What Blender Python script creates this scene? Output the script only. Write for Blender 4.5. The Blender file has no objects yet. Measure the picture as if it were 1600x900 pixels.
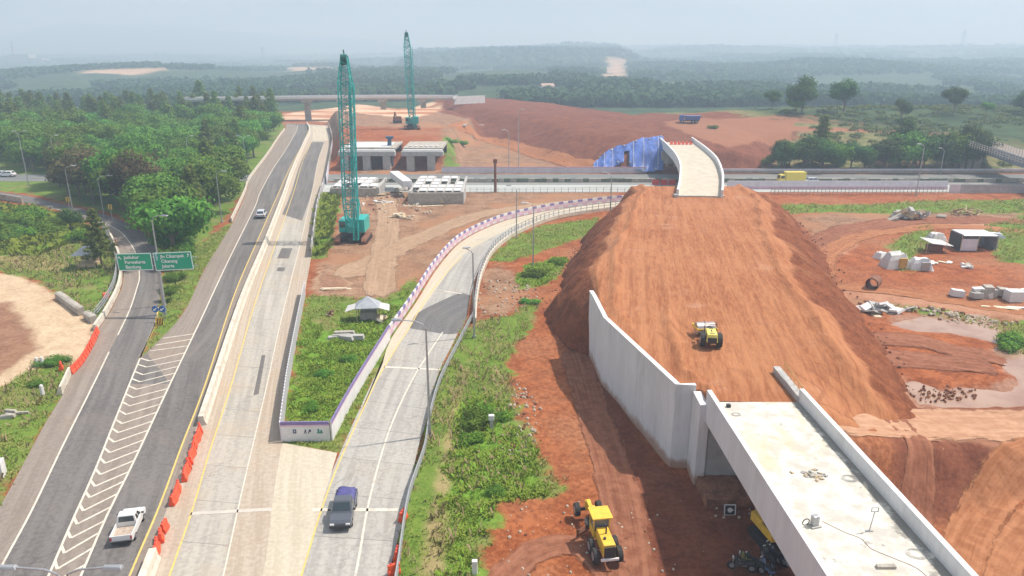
import bpy, math, random
import numpy as np
from mathutils import Vector, Matrix
random.seed(7); rng = np.random.default_rng(7)
sc = bpy.context.scene; col = sc.collection
R = math.radians
# ------------------------------------------------------------------ camera
CAM_H, PITCH, FPX = 32.0, R(18.0), 1142.0
cd = bpy.data.cameras.new('camera'); cam = bpy.data.objects.new('camera', cd); col.objects.link(cam)
cam.location = (0, 0, CAM_H); cam.rotation_euler = (R(90) - PITCH, 0, 0)
cd.sensor_width = 36.0; cd.lens = 36.0 * FPX / 1600.0; cd.clip_start = 0.5; cd.clip_end = 30000
sc.camera = cam
ST, CT = math.sin(PITCH), math.cos(PITCH)
def P(px, py, h=0.0):
    """survey point: where the sight line of photograph point (px,py) meets height h"""
    dx, dy = (px - 800) / FPX, (450 - py) / FPX
    ry, rz = CT + dy * ST, -ST + dy * CT
    s = (h - CAM_H) / rz
    return Vector((dx * s, ry * s, h))
def PP(l, h=0.0): return [P(a, b, h) for a, b in l]
# ------------------------------------------------------------------ noise
def _hash(ix, iy, seed):
    n = (ix.astype(np.int64) * 374761393 + iy.astype(np.int64) * 668265263 + seed * 974634777) & 0xffffffff
    n = ((n ^ (n >> 13)) * 1274126177) & 0xffffffff
    return ((n ^ (n >> 16)) & 0xffff) / 65535.0
def vnoise(x, y, seed=0):
    ix, iy = np.floor(x), np.floor(y); fx, fy = x - ix, y - iy
    fx = fx * fx * (3 - 2 * fx); fy = fy * fy * (3 - 2 * fy)
    a, b = _hash(ix, iy, seed), _hash(ix + 1, iy, seed)
    c, d = _hash(ix, iy + 1, seed), _hash(ix + 1, iy + 1, seed)
    return (a * (1 - fx) + b * fx) * (1 - fy) + (c * (1 - fx) + d * fx) * fy
def fbm(x, y, seed=0, oct=4):
    s, a, t = 0, 1.0, 0
    for o in range(oct):
        s = s + a * vnoise(x * 2 ** o, y * 2 ** o, seed + o * 17); t += a; a *= .5
    return s / t
def sstep(e0, e1, x):
    t = np.clip((x - e0) / (e1 - e0), 0, 1); return t * t * (3 - 2 * t)
def sdf(poly, X, Y):
    """signed distance, positive inside"""
    n = len(poly); d2 = np.full(X.shape, 1e18); ins = np.zeros(X.shape, bool)
    for i in range(n):
        ax, ay = poly[i][0], poly[i][1]; bx, by = poly[(i + 1) % n][0], poly[(i + 1) % n][1]
        ex, ey = bx - ax, by - ay; wx, wy = X - ax, Y - ay
        t = np.clip((wx * ex + wy * ey) / (ex * ex + ey * ey + 1e-9), 0, 1)
        d2 = np.minimum(d2, (wx - t * ex) ** 2 + (wy - t * ey) ** 2)
        if abs(ey) > 1e-9:
            c = ((ay <= Y) & (by > Y)) | ((by <= Y) & (ay > Y))
            xi = ax + (Y - ay) / ey * ex
            ins ^= c & (X < xi)
    d = np.sqrt(d2); return np.where(ins, d, -d)
def usdf(polys, X, Y):
    r = np.full(X.shape, -1e9)
    for p in polys: r = np.maximum(r, sdf(p, X, Y))
    return r
def cr(pts, n):
    """smooth resampling of a polyline (Catmull-Rom, even spacing)"""
    p = [Vector(q) for q in pts]
    if len(p) > 2:
        q = [2 * p[0] - p[1]] + p + [2 * p[-1] - p[-2]]; o = []
        for i in range(1, len(q) - 2):
            for k in range(12):
                t = k / 12; a, b, c, d = q[i - 1], q[i], q[i + 1], q[i + 2]
                o.append(.5 * ((2 * b) + (c - a) * t + (2 * a - 5 * b + 4 * c - d) * t * t + (3 * b - a - 3 * c + d) * t ** 3))
        o.append(p[-1]); p = o
    L = [0]
    for a, b in zip(p, p[1:]): L.append(L[-1] + (b - a).length)
    out = []; j = 0
    for k in range(n):
        s = L[-1] * k / (n - 1)
        while j < len(p) - 2 and L[j + 1] < s: j += 1
        t = (s - L[j]) / max(1e-9, L[j + 1] - L[j]); out.append(p[j].lerp(p[j + 1], min(1, t)))
    return out
def plen(pts): return sum((b - a).length for a, b in zip(pts, pts[1:]))
# ------------------------------------------------------------------ materials
def nt(name):
    m = bpy.data.materials.new(name); m.use_nodes = True
    t = m.node_tree; b = t.nodes['Principled BSDF']; return m, t, b
def N(t, ty, **kw):
    n = t.nodes.new(ty)
    for k, v in kw.items():
        if k in n.inputs: n.inputs[k].default_value = v
        else: setattr(n, k, v)
    return n
def noise(t, vec, scale, detail=4, rough=.55):
    n = N(t, 'ShaderNodeTexNoise', Scale=scale, Detail=detail, Roughness=rough)
    if vec is not None: t.links.new(vec, n.inputs['Vector'])
    return n.outputs['Fac']
def ramp(t, fac, lo, hi, a=0., b=1.):
    n = N(t, 'ShaderNodeMapRange'); n.interpolation_type = 'SMOOTHSTEP'
    t.links.new(fac, n.inputs[0]); n.inputs[1].default_value = lo; n.inputs[2].default_value = hi
    n.inputs[3].default_value = a; n.inputs[4].default_value = b; return n.outputs[0]
def mth(t, op, a, b=None, c=None):
    n = N(t, 'ShaderNodeMath', operation=op)
    for i, v in enumerate((a, b, c)):
        if v is None: continue
        if isinstance(v, (int, float)): n.inputs[i].default_value = v
        else: t.links.new(v, n.inputs[i])
    return n.outputs[0]
def mix(t, fac, a, b):
    n = N(t, 'ShaderNodeMix', data_type='RGBA')
    for i, v in ((0, fac), (6, a), (7, b)):
        if isinstance(v, (int, float)): n.inputs[i].default_value = v
        elif isinstance(v, (tuple, list)): n.inputs[i].default_value = (*v[:3], 1)
        else: t.links.new(v, n.inputs[i])
    return n.outputs[2]
def sc3(c, k): return tuple(min(1, x * k) for x in c[:3])
def coords(t, kind='Object', scale=(1, 1, 1)):
    tc = N(t, 'ShaderNodeTexCoord'); mp = N(t, 'ShaderNodeMapping'); mp.inputs['Scale'].default_value = scale
    t.links.new(tc.outputs[kind], mp.inputs['Vector']); return mp.outputs[0]
def posc(t, scale=(1, 1, 1)):
    g = N(t, 'ShaderNodeNewGeometry'); mp = N(t, 'ShaderNodeMapping'); mp.inputs['Scale'].default_value = scale
    t.links.new(g.outputs['Position'], mp.inputs['Vector']); return mp.outputs[0]
def addbump(t, b, fac, strength=.3, dist=.05):
    n = N(t, 'ShaderNodeBump', Strength=strength, Distance=dist); t.links.new(fac, n.inputs['Height'])
    t.links.new(n.outputs[0], b.inputs['Normal'])
def mat(name, c, rough=.75, var=.18, scale=1.5, c2=None, dirt=None, dirt_amt=.5, dscale=.6, metal=0., bump=0., stretch=(1, 1, 1), coat=0., spec=None):
    m, t, b = nt(name); v = coords(t, 'Object', stretch)
    f = noise(t, v, scale, 5); f2 = noise(t, v, scale * 6.3, 3)
    f = mth(t, 'MULTIPLY_ADD', f2, .4, mth(t, 'MULTIPLY', f, .6))
    o = mix(t, ramp(t, f, .35, .65), sc3(c, 1 - var), c2 if c2 else sc3(c, 1 + var))
    if dirt:
        d = noise(t, v, dscale, 6, .65)
        o = mix(t, ramp(t, d, .62 - .22 * dirt_amt, .72, 0, .9 * dirt_amt + .1), o, dirt)
    t.links.new(o, b.inputs['Base Color'])
    b.inputs['Roughness'].default_value = rough; b.inputs['Metallic'].default_value = metal
    if coat: b.inputs['Coat Weight'].default_value = coat
    if spec is not None: b.inputs['Specular IOR Level'].default_value = spec
    if bump: addbump(t, b, f, bump, .04)
    return m
# ------------------------------------------------------------------ mesh builder
class MB:
    def __init__(s): s.v = []; s.f = []; s.m = []; s.uv = None
    def add(s, vs, fs, mi=0, M=None):
        o = len(s.v); s.v += [tuple(M @ Vector(v)) if M is not None else tuple(v) for v in vs]
        s.f += [tuple(i + o for i in f) for f in fs]; s.m += [mi] * len(fs); return s
    def box(s, c, d, mi=0, rz=0., M=None, top=(1, 1), sh=(0, 0)):
        """centre c, size d, top face scaled by top and shifted by sh"""
        x, y, z = d[0] / 2, d[1] / 2, d[2] / 2; tx, ty = x * top[0], y * top[1]
        vs = [(-x, -y, -z), (x, -y, -z), (x, y, -z), (-x, y, -z), (sh[0] - tx, sh[1] - ty, z), (sh[0] + tx, sh[1] - ty, z), (sh[0] + tx, sh[1] + ty, z), (sh[0] - tx, sh[1] + ty, z)]
        T = Matrix.Translation(c) @ Matrix.Rotation(rz, 4, 'Z')
        if M is not None: T = M @ T
        return s.add(vs, [(0, 3, 2, 1), (4, 5, 6, 7), (0, 1, 5, 4), (1, 2, 6, 5), (2, 3, 7, 6), (3, 0, 4, 7)], mi, T)
    def cyl(s, p0, p1, r0, r1=None, n=10, mi=0, caps=True, M=None):
        p0, p1 = Vector(p0), Vector(p1); r1 = r0 if r1 is None else r1
        z = (p1 - p0).normalized(); x = z.orthogonal().normalized(); y = z.cross(x)
        vs = []
        for p, r in ((p0, r0), (p1, r1)):
            for i in range(n):
                a = 2 * math.pi * i / n; vs.append(p + x * (r * math.cos(a)) + y * (r * math.sin(a)))
        fs = [(i, (i + 1) % n, n + (i + 1) % n, n + i) for i in range(n)]
        if caps: fs += [tuple(range(n - 1, -1, -1)), tuple(range(n, 2 * n))]
        return s.add(vs, fs, mi, M)
    def tube(s, pts, r, n=6, mi=0, M=None):
        for a, b in zip(pts, pts[1:]): s.cyl(a, b, r, r, n, mi, True, M)
        return s
    def prism(s, poly, z0, z1, mi=0, M=None):
        n = len(poly)
        ar = sum(poly[i][0] * poly[(i + 1) % n][1] - poly[(i + 1) % n][0] * poly[i][1] for i in range(n))
        if ar < 0: poly = list(reversed(poly))
        vs = [(p[0], p[1], z0) for p in poly] + [(p[0], p[1], z1) for p in poly]
        return s.add(vs, [tuple(range(n - 1, -1, -1)), tuple(range(n, 2 * n))] + [(i, (i + 1) % n, n + (i + 1) % n, n + i) for i in range(n)], mi, M)
    def side(s, prof, x0, x1, mi=0, M=None):
        """profile in (y,z) extruded along x"""
        T = Matrix(((0, 0, 1, 0), (1, 0, 0, 0), (0, 1, 0, 0), (0, 0, 0, 1)))
        return s.prism(prof, x0, x1, mi, (M @ T) if M is not None else T)
    def sweep(s, path, prof, mis=None, closed=True):
        """profile [(offset to the right, z)] swept along a world path"""
        n, k = len(path), len(prof); vs = []
        for i, p in enumerate(path):
            a = path[max(0, i - 1)]; b = path[min(n - 1, i + 1)]; d = (b - a); d.z = 0; d.normalize()
            r = Vector((d.y, -d.x, 0))
            for o, z in prof: vs.append(p + r * o + Vector((0, 0, z)))
        o = len(s.v); s.v += [tuple(v) for v in vs]
        for i in range(n - 1):
            for j in range(k if closed else k - 1):
                j2 = (j + 1) % k
                s.f.append((o + i * k + j, o + i * k + j2, o + (i + 1) * k + j2, o + (i + 1) * k + j))
                mi = 0 if mis is None else (mis(i, j) if callable(mis) else mis[j]); s.m.append(mi)
        if closed:
            s.f.append(tuple(o + j for j in range(k - 1, -1, -1))); s.m.append(0)
            s.f.append(tuple(o + (n - 1) * k + j for j in range(k))); s.m.append(0)
        return s
    def ico(s, c, r, mi=0, jit=.2, sq=(1, 1, 1), sub=1):
        t = (1 + 5 ** .5) / 2
        vs = [(-1, t, 0), (1, t, 0), (-1, -t, 0), (1, -t, 0), (0, -1, t), (0, 1, t), (0, -1, -t), (0, 1, -t), (t, 0, -1), (t, 0, 1), (-t, 0, -1), (-t, 0, 1)]
        fs = [(0, 11, 5), (0, 5, 1), (0, 1, 7), (0, 7, 10), (0, 10, 11), (1, 5, 9), (5, 11, 4), (11, 10, 2), (10, 7, 6), (7, 1, 8), (3, 9, 4), (3, 4, 2), (3, 2, 6), (3, 6, 8), (3, 8, 9), (4, 9, 5), (2, 4, 11), (6, 2, 10), (8, 6, 7), (9, 8, 1)]
        k = r / math.sqrt(1 + t * t)
        vs = [Vector(c) + Vector((v[0] * sq[0], v[1] * sq[1], v[2] * sq[2])) * k * (1 + random.uniform(-jit, jit)) for v in vs]
        return s.add(vs, fs, mi)
    def build(s, name, mats, parent=None, smooth=False, bevel=0., loc=None, rz=None):
        me = bpy.data.meshes.new(name); me.from_pydata(s.v, [], s.f)
        for m in (mats if isinstance(mats, (list, tuple)) else [mats]): me.materials.append(m)
        if any(s.m): me.polygons.foreach_set('material_index', s.m)
        if s.uv is not None:
            u = me.uv_layers.new(name='UVMap'); L = np.empty(len(me.loops), np.int32); me.loops.foreach_get('vertex_index', L)
            u.data.foreach_set('uv', np.asarray(s.uv, np.float32)[L].ravel())
        if smooth: me.polygons.foreach_set('use_smooth', [True] * len(me.polygons))
        me.update(); o = bpy.data.objects.new(name, me); col.objects.link(o)
        if parent is not None: o.parent = parent
        if loc is not None: o.location = loc
        if rz is not None: o.rotation_euler = (0, 0, rz)
        if bevel:
            b = o.modifiers.new('bevel', 'BEVEL'); b.width = bevel; b.segments = 2; b.limit_method = 'ANGLE'; b.angle_limit = R(40)
        return o
def tag(o, label, cat, group=None, kind=None):
    o['label'] = label; o['category'] = cat
    if group: o['group'] = group
    if kind: o['kind'] = kind
    return o
def thing(name, label, cat, loc=(0, 0, 0), rz=0., group=None):
    o = bpy.data.objects.new(name, None); col.objects.link(o); o.location = loc; o.rotation_euler = (0, 0, rz)
    return tag(o, label, cat, group)
def dup(root, loc, rz=0., label=None, group=None, scale=None):
    r = root.copy(); col.objects.link(r); r.location = loc; r.rotation_euler = (0, 0, rz)
    if scale is not None: r.scale = scale if hasattr(scale, '__len__') else (scale,) * 3
    if label: r['label'] = label
    if group: r['group'] = group
    for ch in list(root.children):
        c = ch.copy(); col.objects.link(c); c.parent = r
        for g in ch.children:
            d = g.copy(); col.objects.link(d); d.parent = c
    return r
def struct(o): o['kind'] = 'structure'; return o
def ribbon(name, left, right, z, m, n=60, kind='structure'):
    l, r = cr(left, n), cr(right, n); b = MB(); b.uv = []; s = 0; K = 4
    for i in range(n):
        if i: s += (((l[i] + r[i]) - (l[i - 1] + r[i - 1])) / 2).length
        w = (r[i] - l[i]).length
        for j in range(K + 1):
            p = l[i].lerp(r[i], j / K); b.v.append((p.x, p.y, p.z + z)); b.uv.append((w * j / K, s))
    for i in range(n - 1):
        for j in range(K):
            a = i * (K + 1) + j; b.f.append((a, a + 1, a + K + 2, a + K + 1)); b.m.append(0)
    o = b.build(name, m); o['kind'] = kind; return o
def strip(b, path, w, z, dash=None):
    """painted line of width w along path, added to builder b"""
    n = len(path); s = 0; pr = None
    for i in range(n - 1):
        a, c = path[i], path[i + 1]; d = (c - a); L = d.length
        if L < 1e-6: continue
        if dash is None or (s % (dash[0] + dash[1])) < dash[0]:
            d0 = (path[i + 1] - path[max(0, i - 1)]).normalized(); d1 = (path[min(n - 1, i + 2)] - a).normalized()
            r0, r1 = Vector((d0.y, -d0.x, 0)) * w / 2, Vector((d1.y, -d1.x, 0)) * w / 2
            u = Vector((0, 0, z)); b.add([a - r0 + u, a + r0 + u, c + r1 + u, c - r1 + u], [(0, 1, 2, 3)])
        s += L
    return b
def heading(a, b):
    """rotation that turns local +Y into direction a->b"""
    d = Vector(b) - Vector(a); return math.atan2(-d.x, d.y)
# ------------------------------------------------------------------ light, sky, view
SUN = Vector((.58, .17, 1.0)).normalized(); ELEV = math.asin(SUN.z)
ld = bpy.data.lights.new('sun', 'SUN'); ld.energy = 4.7; ld.angle = R(1.2); ld.color = (1, .955, .88)
lo = bpy.data.objects.new('sun', ld); col.objects.link(lo); lo.rotation_euler = SUN.to_track_quat('Z', 'Y').to_euler(); lo.location = (60, 20, 100)
w = bpy.data.worlds.new('World'); sc.world = w; w.use_nodes = True; t = w.node_tree
sky = N(t, 'ShaderNodeTexSky'); sky.sky_type = 'NISHITA'; sky.sun_disc = False; sky.sun_elevation = ELEV
sky.sun_rotation = math.atan2(SUN.x, SUN.y); sky.air_density = 1.0; sky.dust_density = 4.0; sky.ozone_density = 2.0
tcs = N(t, 'ShaderNodeTexCoord'); mps = N(t, 'ShaderNodeMapping'); mps.inputs['Scale'].default_value = (1, 1, 4); t.links.new(tcs.outputs['Generated'], mps.inputs['Vector'])
cl = ramp(t, noise(t, mps.outputs[0], 2.2, 6, .6), .38, .68, .25, .75)
t.links.new(mix(t, cl, sky.outputs[0], (6.2, 6.5, 6.8)), t.nodes['Background'].inputs[0]); t.nodes['Background'].inputs[1].default_value = .12
sc.view_settings.view_transform = 'Standard'; sc.view_settings.look = 'None'; sc.view_settings.exposure = 0.2; sc.view_settings.gamma = 1
sc.view_settings.use_curve_mapping = False
try:
    sc.cycles.volume_bounces = 1; sc.cycles.max_bounces = 6; sc.cycles.diffuse_bounces = 2; sc.cycles.transparent_max_bounces = 12
    sc.cycles.use_denoising = True
except Exception: pass
# ================================================================== SETTING: road edges (surveyed lines, ground level)
SLIP_L = PP([(-130,1010),(0,792),(67.5,667.5),(98,617),(112,586),(153,517),(175,483),(191,446),(192,411),(180,378),(168,357),(129,344),(109,334),(68,322.5),(36,316),(-80,301)])
SLIP_R = PP([(25,1018),(76,900),(111,819),(148.5,735),(175.5,667.5),(202.5,600),(219,560),(243,503),(251,450),(250,410),(236,374),(209,354),(169,337),(118,324),(75,314),(36,305),(-80,290)])
HW_L = PP([(25,1018),(76,900),(148.5,735),(202.5,600),(219,560),(229,551),(287,489),(320,421),(364,347),(385,300),(392,280),(419,243),(437,215),(446,202),(447,193)])
MED_L = PP([(170,1020),(224,893),(294,704),(331,597),(375,469),(412,381),(441,306),(453,272),(475,222),(481,210),(482,202),(478,194)])
HW2_R = PP([(360,1040),(410,900),(428,769),(441,690),(452,594),(476,459),(486,401),(497,320),(505,290),(514,247),(517,220),(512,196)])
RAMP_L = PP([(425,1020),(465,900),(498,792),(530,711),(580,600),(598,568),(611,530),(650,473),(684,419),(720,379),(764,355),(804,341),(871,327),(939,318.5),(989,313.5),(1040,309)])
RAMP_R = PP([(572,1020),(607,897),(636,785),(653,701),(671,644),(685,583),(715,521),(733,470),(745,428),(766,391),(807,362),(871,339),(970,324.5),(1050,318)])
def poly_of(l, r, n=40): return [tuple(p) for p in cr(l, n)] + [tuple(p) for p in reversed(cr(r, n))]
PAVED = [poly_of(SLIP_L, SLIP_R), poly_of(HW_L, HW2_R), poly_of(RAMP_L, RAMP_R), [(-420,186.8),(-57,186.8),(-57,171.5),(420,171.5),(420,200.5),(-420,200.5)],
         [tuple(p) for p in PP([(441,692),(520,705),(498,792),(465,900),(425,1020),(360,1040),(410,900),(428,769)])]]
# ---- raised ground: the far embankment, the fill behind the piers, the right bank, the haul road
FAR_TOP = [tuple(p) for p in PP([(1044,221),(1112,221),(1145,213),(1150,203),(1080,191),(960,176),(850,161),(745,151),(692,154),(760,168),(850,185),(930,205),(995,217)], 7.2)]
FILL_TOP = [tuple(p) for p in PP([(538,221),(688,221),(700,200),(735,184),(690,169),(530,172),(522,190)], 6.0)]
BANK_TOP = [(36,262),(70,246),(150,240),(260,243),(330,300),(260,345),(120,330),(60,312)]
PUD = [tuple(p) for p in PP([(1376,562),(1380,574),(1405,590),(1440,592),(1470,604),(1540,602),(1582,590),(1566,562),(1548,546),(1575,530),(1640,540),(1720,560),(1720,640),(1560,634),(1430,640),(1398,612),(1374,575)])]
PUD2 = [tuple(p) for p in PP([(1400,494),(1440,489),(1540,491),(1582,512),(1570,536),(1520,524),(1470,518),(1410,510),(1385,502)])]
HAUL = cr([P(1236,640,6.6), P(1290,655,6.0), P(1380,660,4.4), P(1480,664,3.2), P(1600,664,2.6), P(1800,655,2.2)], 40)
_paved_cache = {}
def hgt(X, Y, pav=None):
    X = np.asarray(X, float); Y = np.asarray(Y, float)
    if pav is None: pav = usdf(PAVED, X, Y)
    off = sstep(0, 2.5, -pav)
    near = 1 - sstep(330, 430, Y)
    h = ((fbm(X / 9, Y / 9, 3) - .5) * .9 + (fbm(X / 1.7, Y / 1.7, 5, 3) - .5) * .28) * off * near - .05 * (1 - off)
    d = sdf(FAR_TOP, X, Y); wob = (fbm(X / 14, Y / 14, 8) - .5) * 7
    e = 7.2 * sstep(-24, 0, d + wob * (d < -1)) ; h2 = e
    d = sdf(FILL_TOP, X, Y); h2 = np.maximum(h2, 6.0 * sstep(-7, -.5, d))
    d = sdf(BANK_TOP, X, Y); wob = (fbm(X / 22, Y / 22, 18) - .5) * 22
    h2 = np.maximum(h2, (7.2 + 3.5 * sstep(0, 40, d)) * sstep(-42, 0, d + wob * (d < 0)))
    h2 = h2 * sstep(0, 4.5, -pav) * sstep(200, 206, Y)
    h = h + h2 * (1 + .06 * (fbm(X / 5, Y / 5, 11) - .5))
    # haul road mound
    m = (X > 14) & (X < 90) & (Y > 30) & (Y < 70)
    if m.any():
        xs, ys = X[m], Y[m]; best = np.full(xs.shape, 1e9); hh = np.zeros(xs.shape)
        for a, b in zip(HAUL, HAUL[1:]):
            ex, ey = b.x - a.x, b.y - a.y; t = np.clip(((xs - a.x) * ex + (ys - a.y) * ey) / (ex * ex + ey * ey), 0, 1)
            dd = np.hypot(xs - a.x - t * ex, ys - a.y - t * ey); z = a.z + (b.z - a.z) * t
            hh = np.where(dd < best, z, hh); best = np.minimum(best, dd)
        g = hh * sstep(6.6, 2.9, best) * sstep(21.3, 23.2, xs)
        h[m] = np.maximum(h[m], g + (fbm(xs / 2, ys / 2, 41) - .5) * .35 + (fbm(xs / .8, ys / .8, 42, 3) - .5) * .35 * sstep(2.6, 4, best))
    pm = sstep(-1.0, 1.6, np.maximum(sdf(PUD, X, Y), sdf(PUD2, X, Y)) + (fbm(X / 3.5, Y / 3.5, 77) - .5) * 4.5)
    h = h * (1 - .8 * pm) - .48 * pm
    # far country
    fy = sstep(400, 620, Y)
    roll = (fbm(X / 380, Y / 380, 21) - .5) * 44 - 6
    rise = sstep(700, 3200, Y) * 40 * sstep(-500, 700, X) + sstep(1500, 6000, Y) * 20
    mesa = 29 * sstep(1400, 1620, Y + (fbm(X / 90, Y / 90, 5) - .5) * 120) * sstep(-260, -190, X - (Y - 1500) * -.1) * (1 - sstep(205, 300, X - (Y - 1500) * .12)) * (1 - sstep(2600, 3400, Y))
    rid = 17 * np.exp(-((Y - 1250 - (X - 500) * .25) / 190) ** 2) * sstep(150, 330, X) * (1 - sstep(560, 900, X)) * (.6 + .8 * fbm(X / 130, Y / 130, 31))
    lrid = 15 * np.exp(-((Y - 1050 + (X + 500) * .2) / 170) ** 2) * sstep(-330, -560, X) + 10 * np.exp(-((Y - 1500) / 160) ** 2) * sstep(-240, -330, X) * sstep(-800, -500, X)
    h = h * (1 - fy) + fy * (roll + rise + np.maximum(mesa, 0) + rid + lrid)
    mt = 205 * np.exp(-((X + 2900) / 900) ** 2 - ((Y - 5600) / 800) ** 2) * (.8 + .4 * fbm(X / 700, Y / 700, 51)) + 120 * np.exp(-((X + 1500) / 800) ** 2 - ((Y - 6000) / 800) ** 2)
    return h + mt
def hz(x, y): return float(hgt(np.array([x]), np.array([y]))[0])
def Pt(px, py):
    """where a sight line meets the modelled terrain"""
    dx, dy = (px - 800) / FPX, (450 - py) / FPX; ry, rz = CT + dy * ST, -ST + dy * CT
    Ys = np.geomspace(60, 9000, 2500); s = Ys / ry; z = CAM_H + rz * s
    below = np.nonzero(z < hgt(dx * s, Ys))[0]; i = below[0] if len(below) else len(Ys) - 1
    return Vector((dx * s[i], Ys[i], float(z[i])))
# ---- colour regions of the ground
GP = lambda l: [tuple(p) for p in PP(l)]
TP = lambda l: [tuple(Pt(*q)) for q in l]
GRASS = [GP([(-120,1000),(-90,620),(0,606),(55,578),(112,560),(105,600),(98,620),(67,668),(34,736),(0,793),(-60,893)]),
  GP([(-120,300),(0,318),(68,325),(125,346),(165,360),(183,400),(188,440),(172,480),(152,503),(112,472),(60,440),(0,424),(-120,415)]),
  GP([(229,552),(243,505),(256,445),(252,395),(240,372),(300,385),(366,345),(322,421),(288,489),(254,553)]),
  GP([(440,694),(455,590),(478,462),(520,462),(600,468),(650,436),(660,450),(612,530),(600,570),(580,606),(532,711),(500,700)]),
  GP([(488,405),(497,325),(508,288),(536,292),(524,345),(508,405)]),
  GP([(600,905),(628,800),(652,700),(678,600),(726,505),(800,492),(846,466),(836,500),(790,565),(806,640),(846,715),(886,765),(778,782),(765,850),(740,960),(600,1010)]),
  GP([(762,408),(800,372),(850,352),(934,340),(934,362),(880,380),(800,408)]), GP([(805,440),(830,415),(885,403),(880,425),(850,445),(815,450)]),
  GP([(1215,322),(1600,311),(1700,320),(1660,334),(1300,334),(1235,335)]), GP([(1385,385),(1450,352),(1470,380),(1420,405)]), GP([(1530,360),(1600,335),(1700,330),(1700,420),(1560,410)]),
  GP([(1565,545),(1562,515),(1600,500),(1700,500),(1700,560),(1600,556)]), GP([(1380,400),(1440,405),(1430,425),(1385,418)]), GP([(1390,478),(1500,486),(1600,506),(1600,516),(1480,498)]),
  GP([(692,266),(694,240),(708,244),(722,268)]),
  GP([(-150,300),(-150,262),(60,262),(180,300),(240,345),(208,345),(160,328),(100,316),(36,301),(0,298)]),
  GP([(-120,296),(0,285),(60,288),(110,300),(170,328),(225,350),(262,400),(300,388),(352,342),(383,296),(418,240),(446,196),(420,185),(300,183),(-200,187)])]
BANKG = [[(34,205),(60,201),(420,201),(420,400),(330,420),(120,400),(60,360),(36,250)]]
LUSH = [GP([(446,664),(458,590),(480,500),(520,520),(600,480),(640,450),(606,520),(570,585),(518,664)]), GP([(695,705),(735,612),(790,640),(826,716),(856,762),(770,788),(748,850),(738,905),(702,905)]), GP([(805,440),(830,415),(885,403),(850,445)]),
  GP([(-120,305),(0,320),(120,345),(150,370),(60,400),(-120,392)]), GP([(490,400),(500,325),(510,290),(532,292),(520,345),(505,400)]), GP([(1240,326),(1600,316),(1600,326),(1300,333)])]
DRY = [GP([(655,905),(672,800),(690,720),(712,600),(735,560),(720,640),(700,760),(690,905)]), GP([(-60,415),(0,418),(80,425),(110,415),(60,400),(0,398)])]
PALE = [GP([(-120,428),(20,428),(62,446),(112,482),(152,505),(156,516),(116,582),(92,562),(60,577),(0,607),(-120,650)]), GP([(490,440),(500,420),(545,440),(548,458),(505,462)]),
  GP([(560,318),(600,300),(640,310),(650,345),(600,350)])]
BROWN = [GP([(744,500),(752,430),(775,412),(830,440),(800,490)]), GP([(-120,462),(15,472),(52,520),(60,548),(0,590),(-120,620)]), GP([(486,470),(505,400),(530,345),(536,292),(560,265),(700,268),(960,304),(964,320),(800,346),(722,380),(662,448),(600,472),(520,466)]),
  GP([(690,272),(690,205),(740,192),(870,200),(945,272)]), GP([(1235,340),(1390,325),(1600,318),(1700,330),(1700,345),(1400,350),(1280,372)]), GP([(1300,440),(1420,470),(1600,480),(1700,520),(1600,505),(1380,480),(1310,470)]), GP([(500,205),(530,170),(690,170),(735,185),(690,225),(525,225)])]
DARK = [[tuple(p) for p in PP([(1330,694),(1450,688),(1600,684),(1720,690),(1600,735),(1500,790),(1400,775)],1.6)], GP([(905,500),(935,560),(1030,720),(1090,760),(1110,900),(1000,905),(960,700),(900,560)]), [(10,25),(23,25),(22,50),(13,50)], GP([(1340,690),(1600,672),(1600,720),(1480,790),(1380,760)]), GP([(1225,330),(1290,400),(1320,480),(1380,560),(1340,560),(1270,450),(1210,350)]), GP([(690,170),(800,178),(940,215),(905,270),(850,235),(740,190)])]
TRACK = [[tuple(p) for p in PP([(1262,634),(1400,648),(1600,643),(1800,640),(1800,676),(1600,680),(1400,674),(1290,668)],4)], GP([(1250,440),(1260,390),(1340,350),(1500,342),(1700,345),(1700,365),(1500,355),(1360,368),(1300,410),(1290,450)]), GP([(1290,450),(1420,462),(1700,500),(1700,512),(1420,476),(1290,462)])]
TPALE = [TP([(408,187),(470,174),(560,163),(690,160),(692,172),(640,186),(500,190)])]
FPALE = [TP([(934,131),(952,93),(974,93),(985,128)]), TP([(120,115),(160,108),(265,107),(235,114)]), TP([(440,111),(455,106),(520,106),(525,110)]), TP([(1022,140),(1045,137),(1055,142)])]
RTRACK = [TP([(1036,190),(1088,184),(1170,193),(1215,199),(1215,209),(1190,214),(1170,226),(1140,230),(1112,224)]), TP([(1305,188),(1420,184),(1440,196),(1330,198)]), TP([(1490,188),(1590,186),(1590,196),(1500,198)]), [tuple(p) for p in PP([(1262,634),(1400,648),(1600,643),(1800,640),(1800,676),(1600,680),(1400,674),(1290,668)],4)], TP([(1085,198),(1180,203),(1300,206),(1420,208),(1510,222),(1530,214),(1420,202),(1300,199),(1180,196),(1085,190)]), [tuple(p) for p in PP([(1110,220),(1235,232),(1240,205),(1110,208)], 4)], TP([(1150,190),(1240,178),(1400,186),(1330,196),(1240,192)])]
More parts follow.
